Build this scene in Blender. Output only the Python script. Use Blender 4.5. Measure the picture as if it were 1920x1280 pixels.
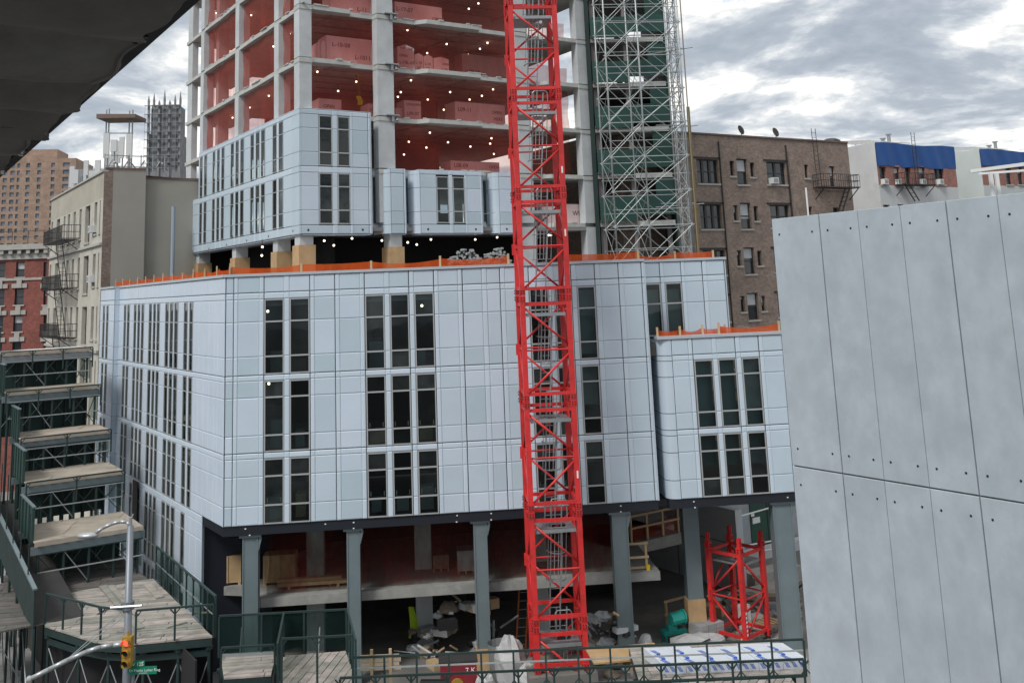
import bpy, math, random
from mathutils import Vector, Matrix
random.seed(7)
R = math.radians
SC = bpy.context.scene
COL = SC.collection
for o in list(bpy.data.objects): bpy.data.objects.remove(o)

# ------------------------------------------------------------------ camera (eye on the elevated platform; z = 0 is eye level)
FPX, CYPX = 1850.0, 216.28                  # focal length and principal row of the cropped 1920 x 1280 photograph
PITCH, ROLL = R(9.9527), R(-2.328)
AF, BL = 5.43, 123.98                       # bearings of the 125th street front and of the side street (degrees from +X)
AT = 33.6                                   # bearing of the tower's front
GZ = -14.6                                  # street level
_r, _u, _f = Vector((1,0,0)), Vector((0,-math.sin(PITCH),math.cos(PITCH))), Vector((0,math.cos(PITCH),math.sin(PITCH)))
_c, _s = math.cos(ROLL), math.sin(ROLL)
CR, CU = _r*_c + _u*_s, _u*_c - _r*_s
cam = bpy.data.cameras.new('camera'); camo = bpy.data.objects.new('camera', cam); COL.objects.link(camo)
cam.sensor_fit = 'HORIZONTAL'; cam.sensor_width = 36; cam.lens = FPX/1920*36
cam.shift_y = -(640-CYPX)/1920
cam.clip_start, cam.clip_end = 0.1, 6000
camo.matrix_world = Matrix((( CR.x, CU.x, -_f.x, 0),( CR.y, CU.y, -_f.y, 0),( CR.z, CU.z, -_f.z, 0),(0,0,0,1)))
SC.camera = camo

# ------------------------------------------------------------------ sky, sun, exposure
SUN_AZ, SUN_EL = R(215), R(48)              # azimuth of the sun from +Y clockwise
w = bpy.data.worlds.new('World'); SC.world = w; w.use_nodes = True
nt = w.node_tree; nt.nodes.clear()
def N(nt, t, **k):
    n = nt.nodes.new(t)
    for a, b in k.items():
        if a.startswith('i_'): n.inputs[a[2:].replace('_', ' ')].default_value = b
        else: setattr(n, a, b)
    return n
def L(nt, a, b): nt.links.new(a, b)
def MATH(nt, op, a, b=None, c=None):
    n = nt.nodes.new('ShaderNodeMath'); n.operation = op
    for i, v in enumerate((a, b, c)):
        if v is None: continue
        if isinstance(v, (int, float)): n.inputs[i].default_value = v
        else: nt.links.new(v, n.inputs[i])
    return n.outputs[0]
def RAMP(nt, src, stops, interp='LINEAR'):
    n = nt.nodes.new('ShaderNodeValToRGB'); n.color_ramp.interpolation = interp
    e = n.color_ramp.elements
    while len(e) < len(stops): e.new(0.5)
    for i, (p, c) in enumerate(stops):
        e[i].position = p; e[i].color = (c[0], c[1], c[2], 1) if not isinstance(c, (int, float)) else (c, c, c, 1)
    nt.links.new(src, n.inputs[0]); return n.outputs[0]
def MIX(nt, fac, a, b, mode='MIX'):
    n = nt.nodes.new('ShaderNodeMixRGB'); n.blend_type = mode
    for i, v in enumerate((fac, a, b)):
        if isinstance(v, (int, float)): n.inputs[i].default_value = v if i == 0 else (v, v, v, 1)
        elif isinstance(v, tuple): n.inputs[i].default_value = (v[0], v[1], v[2], 1)
        else: nt.links.new(v, n.inputs[i])
    return n.outputs[0]
sky = N(nt, 'ShaderNodeTexSky', sky_type='NISHITA', sun_disc=False, sun_elevation=SUN_EL, sun_rotation=SUN_AZ, air_density=1.0, dust_density=1.5)
tc = N(nt, 'ShaderNodeTexCoord'); sep = N(nt, 'ShaderNodeSeparateXYZ'); L(nt, tc.outputs['Generated'], sep.inputs[0])
zz = MATH(nt, 'ADD', MATH(nt, 'MAXIMUM', sep.outputs[2], 0.0), 0.16)      # cloud deck: direction divided by height
cx = MATH(nt, 'DIVIDE', sep.outputs[0], zz); cyy = MATH(nt, 'DIVIDE', sep.outputs[1], zz)
cmb = N(nt, 'ShaderNodeCombineXYZ'); L(nt, cx, cmb.inputs[0]); L(nt, cyy, cmb.inputs[1])
n1 = N(nt, 'ShaderNodeTexNoise', i_Scale=1.75, i_Detail=12.0, i_Roughness=0.6, i_Distortion=0.25); L(nt, cmb.outputs[0], n1.inputs['Vector'])
mp = N(nt, 'ShaderNodeMapping'); mp.inputs['Location'].default_value = (3.7, 1.9, 0.6); L(nt, cmb.outputs[0], mp.inputs['Vector'])
n2 = N(nt, 'ShaderNodeTexNoise', i_Scale=0.75, i_Detail=5.0, i_Roughness=0.5); L(nt, mp.outputs[0], n2.inputs['Vector'])
cover = RAMP(nt, n1.outputs['Fac'], [(0.325, 0.0), (0.385, 1.0)])
thick = MATH(nt, 'ADD', MATH(nt, 'MULTIPLY', n1.outputs['Fac'], 0.72), MATH(nt, 'MULTIPLY', n2.outputs['Fac'], 0.28))
CLOUD = 10.0                                 # the background strength below is 0.1
ccol = RAMP(nt, thick, [(0.40, (0.74, 0.73, 0.69)), (0.462, (0.66, 0.66, 0.64)), (0.487, (0.46, 0.485, 0.51)), (0.53, (0.30, 0.335, 0.38)), (0.62, (0.215, 0.25, 0.30))])
ccol = MIX(nt, 1.0, ccol, (CLOUD, CLOUD, CLOUD), 'MULTIPLY')
skyc = MIX(nt, 1.0, sky.outputs[0], (1.0, 1.0, 1.0), 'MULTIPLY')
mixc = MIX(nt, cover, skyc, ccol)
bg = N(nt, 'ShaderNodeBackground', i_Strength=0.1); L(nt, mixc, bg.inputs[0])
wo = N(nt, 'ShaderNodeOutputWorld'); L(nt, bg.outputs[0], wo.inputs[0])
sl = bpy.data.lights.new('sun', 'SUN'); sl.energy = 1.5; sl.angle = R(14); sl.color = (1.0, 0.98, 0.95)
so = bpy.data.objects.new('sun', sl); COL.objects.link(so)
so.rotation_euler = Vector((-math.sin(SUN_AZ)*math.cos(SUN_EL), -math.cos(SUN_AZ)*math.cos(SUN_EL), -math.sin(SUN_EL))).to_track_quat('-Z', 'Y').to_euler()
vs = SC.view_settings; vs.view_transform = 'Standard'; vs.look = 'None'; vs.exposure = 0.7; vs.gamma = 1; vs.use_curve_mapping = False
SC.render.engine = 'CYCLES'
try:
    SC.cycles.max_bounces = 8; SC.cycles.transparent_max_bounces = 24; SC.cycles.diffuse_bounces = 3; SC.cycles.glossy_bounces = 3
    SC.cycles.use_denoising = True; SC.cycles.sample_clamp_indirect = 6
except Exception: pass

# ------------------------------------------------------------------ survey helpers: a sight line met with a real plane
def ray(px, py): return CR*(px-960) - CU*(py-CYPX) + _f*FPX
def atY(px, py, Y): v = ray(px, py); return v*(Y/v.y)
def atZ(px, py, Z): v = ray(px, py); return v*(Z/v.z)
class Frame:
    """vertical plane through o, running along bearing ang; pt(s, n, z): n is metres out of the plane to the right-hand side of s"""
    def __init__(self, o, ang):
        self.o = Vector((o[0], o[1], 0)); self.ang = ang
        self.d = Vector((math.cos(R(ang)), math.sin(R(ang)), 0)); self.n = Vector((self.d.y, -self.d.x, 0))
    def pt(self, s, n, z): return self.o + self.d*s + self.n*n + Vector((0,0,z))
    def hit(self, px, py, n=0.0):
        v = ray(px, py); k = (self.n.dot(self.o) + n)/self.n.dot(v); p = v*k
        return (p - self.o).dot(self.d), p.z
    def S(self, px, py, n=0.0): return self.hit(px, py, n)[0]
    def Z(self, px, py, n=0.0): return self.hit(px, py, n)[1]
    def mat(self, s, n, z):
        m = Matrix(((self.d.x, -self.n.x, 0, 0), (self.d.y, -self.n.y, 0, 0), (0, 0, 1, 0), (0,0,0,1)))   # local -y looks out of the wall
        return Matrix.Translation(self.pt(s, n, z)) @ m

# ------------------------------------------------------------------ mesh helpers
class MB:
    def __init__(self): self.v = []; self.f = []; self.m = []; self.mi = 0
    def quad(self, *p):
        b = len(self.v); self.v += [tuple(q) for q in p]; self.f.append(tuple(range(b, b+len(p)))); self.m.append(self.mi)
    def hexa(self, p):  # 8 corners: bottom 0-3 ccw, top 4-7
        b = len(self.v); self.v += [tuple(q) for q in p]
        for f in ((0,3,2,1),(4,5,6,7),(0,1,5,4),(1,2,6,5),(2,3,7,6),(3,0,4,7)): self.f.append(tuple(b+i for i in f)); self.m.append(self.mi)
    def box(self, F, s0, s1, n0, n1, z0, z1):  # box in a frame
        self.hexa([F.pt(s0,n0,z0),F.pt(s1,n0,z0),F.pt(s1,n1,z0),F.pt(s0,n1,z0),F.pt(s0,n0,z1),F.pt(s1,n0,z1),F.pt(s1,n1,z1),F.pt(s0,n1,z1)])
        # n grows outwards so the order above is mirrored; normals are fixed in build()
    def wbox(self, x0, x1, y0, y1, z0, z1):
        self.hexa([(x0,y0,z0),(x1,y0,z0),(x1,y1,z0),(x0,y1,z0),(x0,y0,z1),(x1,y0,z1),(x1,y1,z1),(x0,y1,z1)])
    def bar(self, a, b, w, h=None, up=(0,0,1)):
        a, b = Vector(a), Vector(b); h = h or w; d = (b-a)
        if d.length < 1e-6: return
        d.normalize(); up = Vector(up)
        if abs(d.dot(up)) > 0.98: up = Vector((0,1,0)) if abs(d.y) < .9 else Vector((1,0,0))
        x = d.cross(up).normalized(); y = x.cross(d).normalized(); x *= w/2; y *= h/2
        self.hexa([a-x-y, a+x-y, a+x+y, a-x+y, b-x-y, b+x-y, b+x+y, b-x+y])
    def tube(self, a, b, r, n=6, r2=None, caps=True):
        a, b = Vector(a), Vector(b); d = b-a
        if d.length < 1e-6: return
        d.normalize(); up = Vector((0,0,1)) if abs(d.z) < .95 else Vector((1,0,0))
        x = d.cross(up).normalized(); y = x.cross(d); r2 = r if r2 is None else r2
        s = len(self.v)
        for i in range(n):
            t = 2*math.pi*i/n; o = x*math.cos(t) + y*math.sin(t)
            self.v.append(tuple(a+o*r)); self.v.append(tuple(b+o*r2))
        for i in range(n):
            j = (i+1) % n; self.f.append((s+2*i, s+2*j, s+2*j+1, s+2*i+1)); self.m.append(self.mi)
        if caps:
            self.f.append(tuple(s+2*i for i in range(n-1, -1, -1))); self.m.append(self.mi)
            self.f.append(tuple(s+2*i+1 for i in range(n))); self.m.append(self.mi)
    def path(self, pts, r, n=6):
        for a, b in zip(pts, pts[1:]): self.tube(a, b, r, n)
    def ball(self, c, r, seg=8, rings=5, sc=(1,1,1), jit=0, rnd=None):
        c = Vector(c); s = len(self.v); rnd = rnd or random
        for i in range(1, rings):
            t = math.pi*i/rings
            for j in range(seg):
                p = 2*math.pi*j/seg; k = r*(1+jit*(rnd.random()-.5))
                self.v.append(tuple(c+Vector((math.sin(t)*math.cos(p)*k*sc[0], math.sin(t)*math.sin(p)*k*sc[1], math.cos(t)*k*sc[2]))))
        top = len(self.v); self.v.append(tuple(c+Vector((0,0,r*sc[2])))); self.v.append(tuple(c-Vector((0,0,r*sc[2]))))
        for i in range(rings-2):
            for j in range(seg):
                k = (j+1) % seg; self.f.append((s+i*seg+j, s+(i+1)*seg+j, s+(i+1)*seg+k, s+i*seg+k)); self.m.append(self.mi)
        for j in range(seg):
            k = (j+1) % seg
            self.f.append((top, s+j, s+k)); self.m.append(self.mi)
            q = s+(rings-2)*seg; self.f.append((top+1, q+k, q+j)); self.m.append(self.mi)
    def grid(self, fn, nu, nv):
        s = len(self.v)
        for i in range(nu+1):
            for j in range(nv+1): self.v.append(tuple(fn(i/nu, j/nv)))
        for i in range(nu):
            for j in range(nv):
                a = s+i*(nv+1)+j; self.f.append((a, a+nv+1, a+nv+2, a+1)); self.m.append(self.mi)
    def mesh(self, name, mats, off=(0,0,0), fix=True, smooth=False):
        me = bpy.data.meshes.new(name); o = Vector(off)
        me.from_pydata([(v[0]-o.x, v[1]-o.y, v[2]-o.z) for v in self.v], [], self.f)
        for m in (mats if isinstance(mats, (list, tuple)) else [mats]): me.materials.append(m)
        if any(self.m): me.polygons.foreach_set('material_index', self.m)
        if smooth: me.polygons.foreach_set('use_smooth', [True]*len(self.f))
        if fix:
            import bmesh
            b = bmesh.new(); b.from_mesh(me); bmesh.ops.recalc_face_normals(b, faces=b.faces); b.to_mesh(me); b.free()
        me.update(); return me
    def build(self, name, mats, parent=None, smooth=False, fix=True, base=None):
        off = root_loc(parent) if parent is not None else Vector(base or (0,0,0))
        me = self.mesh(name, mats, off, fix, smooth)
        o = bpy.data.objects.new(name, me); COL.objects.link(o)
        if parent is not None: o.parent = parent
        else: o.location = off
        return o
def root_loc(o):
    v = Vector((0,0,0))
    while o is not None: v += o.location; o = o.parent
    return v
def tag(o, label=None, cat=None, group=None, kind=None):
    if label: o['label'] = label
    if cat: o['category'] = cat
    if group: o['group'] = group
    if kind: o['kind'] = kind
    return o
def thing(name, loc, label, cat, group=None):
    o = bpy.data.objects.new(name, None); COL.objects.link(o); o.location = Vector(loc); o.empty_display_size = .2
    return tag(o, label, cat, group)
def place(name, me, parent, M):
    """an object with shared mesh data under a parent that is only translated"""
    o = bpy.data.objects.new(name, me); COL.objects.link(o); o.parent = parent
    o.matrix_local = Matrix.Translation(-root_loc(parent)) @ M
    return o
ORD = ['first','second','third','fourth','fifth','sixth','seventh','eighth','ninth','tenth','eleventh','twelfth']

# ------------------------------------------------------------------ lettering, cut once at unit size
TXT = {}
for _t in ['0-70', '07', '08', '7 K', 'BOULEVARD', 'Dr Martin Luther King', 'HERE', 'Jr', 'L-07', 'L-10', 'L-10-08', 'L-1011', 'L-11', 'L-17-07', 'L08-09', 'L09-07', 'L09-10', 'L09-11', 'OP', 'OPEN', 'ST', 'TOP', 'W 125', 'WUSE']:
    cu = bpy.data.curves.new('txt', 'FONT'); cu.body = _t; cu.size = 1; cu.extrude = .008; cu.resolution_u = 3
    TXT[_t] = bpy.data.objects.new('txt', cu); COL.objects.link(TXT[_t])
bpy.context.view_layer.update(); _dg = bpy.context.evaluated_depsgraph_get()
for _t, _o in list(TXT.items()): TXT[_t] = bpy.data.meshes.new_from_object(_o.evaluated_get(_dg)); bpy.data.objects.remove(_o)
# ------------------------------------------------------------------ materials
MATS = {}
def mat(name, col, rough=.7, metal=0.0, var=0.0, noise=0.0, nscale=3.0, bump=0.0, bscale=20.0, objvar=0.0, spec=.5, stretch=(1,1,1), stain=None):
    """principled material; noise: mottling in world metres, objvar: lightness step from piece to piece, stain=(colour, amount, scale)"""
    if name in MATS: return MATS[name]
    m = bpy.data.materials.new(name); m.use_nodes = True; t = m.node_tree; p = t.nodes['Principled BSDF']
    p.inputs['Roughness'].default_value = rough; p.inputs['Metallic'].default_value = metal
    try: p.inputs['Specular IOR Level'].default_value = spec
    except Exception: pass
    c = None
    geo = N(t, 'ShaderNodeNewGeometry'); mpn = N(t, 'ShaderNodeMapping'); mpn.inputs['Scale'].default_value = stretch; L(t, geo.outputs['Position'], mpn.inputs['Vector'])
    out = (col[0], col[1], col[2])
    if noise:
        nz = N(t, 'ShaderNodeTexNoise', i_Scale=nscale, i_Detail=6.0, i_Roughness=.6); L(t, mpn.outputs[0], nz.inputs['Vector'])
        k = RAMP(t, nz.outputs['Fac'], [(.28, 1-noise), (.72, 1+noise*.6)])
        out = MIX(t, 1.0, out, k, 'MULTIPLY')
    if stain:
        ns = N(t, 'ShaderNodeTexNoise', i_Scale=stain[2], i_Detail=7.0, i_Roughness=.65); 
        ms = N(t, 'ShaderNodeMapping'); ms.inputs['Location'].default_value = (5.3, 2.1, 9.7); ms.inputs['Scale'].default_value = stretch; L(t, geo.outputs['Position'], ms.inputs['Vector']); L(t, ms.outputs[0], ns.inputs['Vector'])
        k = RAMP(t, ns.outputs['Fac'], [(.5, 0.0), (.68, stain[1])])
        out = MIX(t, k, out, stain[0])
    if objvar:
        oi = N(t, 'ShaderNodeObjectInfo')
        k = RAMP(t, oi.outputs['Random'], [(0, (1-objvar*1.25, 1-objvar*.9, 1-objvar)), (.5, 1.0), (1, (1+objvar*1.1, 1+objvar*.8, 1+objvar))])
        out = MIX(t, 1.0, out, k, 'MULTIPLY')
    if isinstance(out, tuple): p.inputs['Base Color'].default_value = (*out, 1)
    else: L(t, out, p.inputs['Base Color'])
    if bump:
        nb = N(t, 'ShaderNodeTexNoise', i_Scale=bscale, i_Detail=4.0); L(t, mpn.outputs[0], nb.inputs['Vector'])
        b = N(t, 'ShaderNodeBump', i_Strength=bump, i_Distance=.02); L(t, nb.outputs['Fac'], b.inputs['Height']); L(t, b.outputs[0], p.inputs['Normal'])
    MATS[name] = m; return m
def emit(name, col, s):
    if name in MATS: return MATS[name]
    m = bpy.data.materials.new(name); m.use_nodes = True; t = m.node_tree; t.nodes.clear()
    e = N(t, 'ShaderNodeEmission', i_Strength=s); e.inputs[0].default_value = (*col, 1)
    o = N(t, 'ShaderNodeOutputMaterial'); L(t, e.outputs[0], o.inputs[0]); MATS[name] = m; return m
def net(name, col, clear, nscale=2.2, contrast=.35, weave=True, stretch=(1,1,.35)):
    """woven debris netting: a translucent cloth that lets part of the light straight through; folds gather the weave"""
    if name in MATS: return MATS[name]
    m = bpy.data.materials.new(name); m.use_nodes = True; t = m.node_tree; t.nodes.clear()
    geo = N(t, 'ShaderNodeNewGeometry'); mp_ = N(t, 'ShaderNodeMapping'); mp_.inputs['Scale'].default_value = stretch; L(t, geo.outputs['Position'], mp_.inputs['Vector'])
    nz = N(t, 'ShaderNodeTexNoise', i_Scale=nscale, i_Detail=5.0, i_Roughness=.6, i_Distortion=.6); L(t, mp_.outputs[0], nz.inputs['Vector'])
    a = RAMP(t, nz.outputs['Fac'], [(.3, min(1, clear*(1+contrast))), (.7, clear*(1-contrast))])
    d = N(t, 'ShaderNodeBsdfDiffuse'); d.inputs[0].default_value = (*col, 1)
    tr = N(t, 'ShaderNodeBsdfTranslucent'); tr.inputs[0].default_value = (*col, 1)
    m1 = N(t, 'ShaderNodeMixShader', i_Fac=.45); L(t, d.outputs[0], m1.inputs[1]); L(t, tr.outputs[0], m1.inputs[2])
    tp = N(t, 'ShaderNodeBsdfTransparent'); tp.inputs[0].default_value = (1, .86, .84, 1) if col[0] > .2 else (.9, 1, .95, 1)
    m2 = N(t, 'ShaderNodeMixShader'); L(t, a, m2.inputs[0]); L(t, m1.outputs[0], m2.inputs[1]); L(t, tp.outputs[0], m2.inputs[2])
    o = N(t, 'ShaderNodeOutputMaterial'); L(t, m2.outputs[0], o.inputs[0]); MATS[name] = m; return m
def glass(name, tint, clear, rough=.03, spec=.6):
    """window glass: mirror coat by Fresnel over a tinted see-through pane"""
    if name in MATS: return MATS[name]
    m = bpy.data.materials.new(name); m.use_nodes = True; t = m.node_tree; t.nodes.clear()
    tp = N(t, 'ShaderNodeBsdfTransparent'); tp.inputs[0].default_value = (*[c*clear for c in tint], 1)
    gl = N(t, 'ShaderNodeBsdfGlossy', i_Roughness=rough); gl.inputs[0].default_value = (.85, .93, .95, 1)
    fr = N(t, 'ShaderNodeFresnel', i_IOR=1.45)
    geo = N(t, 'ShaderNodeNewGeometry'); nz = N(t, 'ShaderNodeTexNoise', i_Scale=1.3, i_Detail=1.0); L(t, geo.outputs['Position'], nz.inputs['Vector'])
    bp = N(t, 'ShaderNodeBump', i_Strength=.05, i_Distance=.05); L(t, nz.outputs['Fac'], bp.inputs['Height']); L(t, bp.outputs[0], gl.inputs['Normal'])
    mx = N(t, 'ShaderNodeMixShader'); L(t, fr.outputs[0], mx.inputs[0]); L(t, tp.outputs[0], mx.inputs[1]); L(t, gl.outputs[0], mx.inputs[2])
    df = N(t, 'ShaderNodeBsdfDiffuse'); df.inputs[0].default_value = (.22, .26, .26, 1); oi = N(t, 'ShaderNodeObjectInfo')      # dust and protective film, a little different on every pane
    dz = N(t, 'ShaderNodeTexNoise', i_Scale=2.5, i_Detail=3.0); L(t, geo.outputs['Position'], dz.inputs['Vector'])
    k = MATH(t, 'MULTIPLY', RAMP(t, oi.outputs['Random'], [(.3, .01), (1, .18)]), RAMP(t, dz.outputs['Fac'], [(.3, .4), (.7, 1.0)]))
    mz = N(t, 'ShaderNodeMixShader'); L(t, k, mz.inputs[0]); L(t, mx.outputs[0], mz.inputs[1]); L(t, df.outputs[0], mz.inputs[2])
    o = N(t, 'ShaderNodeOutputMaterial'); L(t, mz.outputs[0], o.inputs[0]); MATS[name] = m; return m
def brick(name, c1, c2, mortar, ang, bw=.22, bh=.075, rough=.85):
    """fine running-bond brickwork on a far wall, in wall metres (bearing ang)"""
    if name in MATS: return MATS[name]
    m = bpy.data.materials.new(name); m.use_nodes = True; t = m.node_tree; p = t.nodes['Principled BSDF']; p.inputs['Roughness'].default_value = rough
    geo = N(t, 'ShaderNodeNewGeometry'); mp_ = N(t, 'ShaderNodeMapping'); mp_.inputs['Rotation'].default_value = (0, 0, -R(ang)); L(t, geo.outputs['Position'], mp_.inputs['Vector'])
    sp = N(t, 'ShaderNodeSeparateXYZ'); L(t, mp_.outputs[0], sp.inputs[0])
    sm = MATH(t, 'ADD', sp.outputs[0], sp.outputs[1])
    cb = N(t, 'ShaderNodeCombineXYZ'); L(t, sm, cb.inputs[0]); L(t, sp.outputs[2], cb.inputs[1])
    br = N(t, 'ShaderNodeTexBrick', i_Scale=1.0); L(t, cb.outputs[0], br.inputs['Vector'])
    br.inputs['Brick Width'].default_value = bw; br.inputs['Row Height'].default_value = bh; br.inputs['Mortar Size'].default_value = .008
    br.inputs['Color1'].default_value = (*c1, 1); br.inputs['Color2'].default_value = (*c2, 1); br.inputs['Mortar'].default_value = (*mortar, 1)
    nz = N(t, 'ShaderNodeTexNoise', i_Scale=.8, i_Detail=8.0, i_Roughness=.7); L(t, geo.outputs['Position'], nz.inputs['Vector'])
    nz2 = N(t, 'ShaderNodeTexNoise', i_Scale=5.0, i_Detail=4.0, i_Roughness=.8); L(t, geo.outputs['Position'], nz2.inputs['Vector'])
    k = RAMP(t, nz.outputs['Fac'], [(.3, .72), (.7, 1.2)]); k2 = RAMP(t, nz2.outputs['Fac'], [(.3, .75), (.7, 1.22)])
    L(t, MIX(t, 1.0, MIX(t, 1.0, br.outputs['Color'], k, 'MULTIPLY'), k2, 'MULTIPLY'), p.inputs['Base Color'])
    MATS[name] = m; return m
_panelcol = (.49, .58, .655)
M_panel = mat('panel_aluminium', _panelcol, .38, 0.0, objvar=.11, noise=.07, nscale=.5, bump=.02, bscale=1.2, spec=.55)
M_panel2 = mat('panel_strip', (.525, .615, .69), .38, 0.0, objvar=.05, noise=.03, nscale=.6, spec=.55)
M_back = mat('joint_backing', (.012, .016, .028), .6)
M_soffit = mat('black_soffit_metal', (.012, .015, .022), .45)
M_frame = mat('window_aluminium', (.42, .43, .43), .4, .3)
M_cope = mat('coping_metal', (.46, .50, .53), .4, .2, noise=.08)
M_glass = glass('tinted_glass', (.75, .9, .9), .72)
M_glassd = glass('dark_glass', (.8, .85, .85), .42)
M_conc = mat('cast_concrete', (.50, .525, .535), .85, noise=.13, nscale=1.1, bump=.12, bscale=9, stain=((.40,.40,.39), .5, .9))
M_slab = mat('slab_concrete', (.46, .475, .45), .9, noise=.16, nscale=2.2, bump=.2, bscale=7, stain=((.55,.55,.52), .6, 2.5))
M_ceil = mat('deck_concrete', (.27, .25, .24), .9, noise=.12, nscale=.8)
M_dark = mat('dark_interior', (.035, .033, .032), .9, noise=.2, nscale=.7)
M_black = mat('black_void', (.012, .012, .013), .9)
M_rednet = net('red_debris_net', (.54, .105, .08), .6, nscale=1.0, contrast=.22)
M_orange = net('orange_barrier_mesh', (.72, .12, .028), .28, contrast=.5)
M_wood = mat('plywood', (.43, .29, .15), .75, noise=.18, nscale=2.5, bump=.05, objvar=.12)
M_lumber = mat('lumber', (.47, .33, .19), .75, noise=.15, nscale=6, objvar=.12)
M_bulb = emit('bulb_light', (1, .86, .66), 3.0)
M_steelcol = mat('primed_steel', (.165, .21, .225), .42, .15, noise=.12, nscale=1.3, spec=.5)
M_red = mat('crane_red_paint', (.62, .03, .03), .42, noise=.18, nscale=1.6, objvar=.08, bump=.05, bscale=9, stain=((.30,.03,.025), .65, 4.0), spec=.5)
M_galv = mat('galvanised_steel', (.33, .35, .36), .45, .55, noise=.15, nscale=3)
M_scaf = mat('scaffold_steel', (.38, .41, .41), .45, .35, noise=.12, nscale=4)
M_green = mat('shed_green_paint', (.017, .037, .034), .5, noise=.25, nscale=2.0, objvar=.15)
M_greenply = mat('green_plywood', (.022, .055, .047), .62, noise=.25, nscale=1.4)
M_plank = mat('weathered_plank', (.33, .30, .265), .85, noise=.3, nscale=2.2, objvar=.22, bump=.2, bscale=14, stretch=(1, 1, 1))
M_ply = mat('weathered_plywood', (.37, .32, .26), .85, noise=.2, nscale=1.2, objvar=.1, stain=((.22,.19,.16), .6, 1.0))
M_white = mat('white_paint', (.72, .73, .72), .6, noise=.06)
M_txt = mat('black_marker', (.03, .03, .035), .7)
# ------------------------------------------------------------------ ground
def prism(mb, poly, z0, z1):
    n = len(poly); b = len(mb.v)
    mb.v += [(p[0], p[1], z0) for p in poly] + [(p[0], p[1], z1) for p in poly]
    mb.f.append(tuple(b+i for i in reversed(range(n)))); mb.m.append(mb.mi)
    mb.f.append(tuple(b+n+i for i in range(n))); mb.m.append(mb.mi)
    for i in range(n):
        j = (i+1) % n; mb.f.append((b+i, b+j, b+n+j, b+n+i)); mb.m.append(mb.mi)
M_asph = mat('asphalt', (.05, .05, .052), .9, noise=.25, nscale=1.2, bump=.1)
M_site = mat('site_concrete', (.15, .145, .135), .9, noise=.35, nscale=.6, bump=.2, stain=((.22,.2,.17), .7, .5))
M_walk = mat('pavement_concrete', (.25, .245, .235), .9, noise=.2, nscale=.7)
g = MB(); g.quad((-1500,-400,GZ-.15),(1500,-400,GZ-.15),(1500,2500,GZ-.15),(-1500,2500,GZ-.15)); tag(g.build('ground', M_asph), kind='structure')
C0 = atY(420.5, 760, 40); FR = Frame(C0, AF); FL = Frame(C0, BL+180)
g = MB()
prism(g, [FR.pt(-6,9,0), FR.pt(34,9,0), FR.pt(40,-60,0), FR.pt(-30,-60,0), FL.pt(-45,6,0)], GZ-.15, GZ); tag(g.build('pavement', M_walk), kind='structure')
g = MB(); prism(g, [FR.pt(.5,1.2,0), FR.pt(30,1.2,0), FR.pt(34,-40,0), FR.pt(-12,-40,0)], GZ-.1, GZ+.004); tag(g.build('site_floor', M_site), kind='structure')

# ------------------------------------------------------------------ facade kit
_pc = {}
def panel_mesh(wd, ht, dp):
    k = (round(wd, 2), round(ht, 2), dp)
    if k in _pc: return _pc[k]
    m = MB(); e = min(.028, wd*.2, ht*.2); x = wd/2
    b = [(-x,0,0),(x,0,0),(x,0,ht),(-x,0,ht)]; d_ = [(q[0],-dp+.014,q[2]) for q in b]; f = [(-x+e,-dp,e),(x-e,-dp,e),(x-e,-dp,ht-e),(-x+e,-dp,ht-e)]
    m.quad(*f)
    for i in range(4): j = (i+1) % 4; m.quad(b[i], b[j], d_[j], d_[i]); m.quad(d_[i], d_[j], f[j], f[i])
    _pc[k] = m
    return m
_pme = {}
def get_panel(wd, ht, dp, mt):
    k = (round(wd,2), round(ht,2), dp, mt.name)
    if k not in _pme: _pme[k] = panel_mesh(wd, ht, dp).mesh('panel', mt)
    return _pme[k]
_wme = {}
def get_window(wd, zs, fw=.05, mt=None):
    """zs: heights of the horizontal bars above the sill; returns frame mesh and pane meshes (local, -y outwards)"""
    k = (round(wd,2), tuple(round(z,2) for z in zs), fw)
    if k in _wme: return _wme[k]
    m = MB(); x = wd/2; FX = Frame((0,0), 0); h = zs[-1]
    def bb(x0,x1,y0,y1,z0,z1): m.hexa([(x0,y0,z0),(x1,y0,z0),(x1,y1,z0),(x0,y1,z0),(x0,y0,z1),(x1,y0,z1),(x1,y1,z1),(x0,y1,z1)])
    bb(-x,-x+fw,-.06,.05,0,h); bb(x-fw,x,-.06,.05,0,h)
    panes = []
    for i, z in enumerate(zs):
        z0, z1 = (0, fw) if i == 0 else ((h-fw, h) if i == len(zs)-1 else (z-fw*.6, z+fw*.6))
        bb(-x+fw,x-fw,-.066 if 0 < i < len(zs)-1 else -.057,.05,z0,z1)
        if i: panes.append((prev, z0))
        prev = z1
    pm = []
    for a, b in panes:
        q = MB(); q.quad((-x+fw,-.03,a),(x-fw,-.03,a),(x-fw,-.03,b),(-x+fw,-.03,b)); pm.append(q.mesh('pane', M_glass, fix=False))
    _wme[k] = (m.mesh('window', M_frame), pm); return _wme[k]
PANELS = [0]; PANEL_MAX = 296
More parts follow.
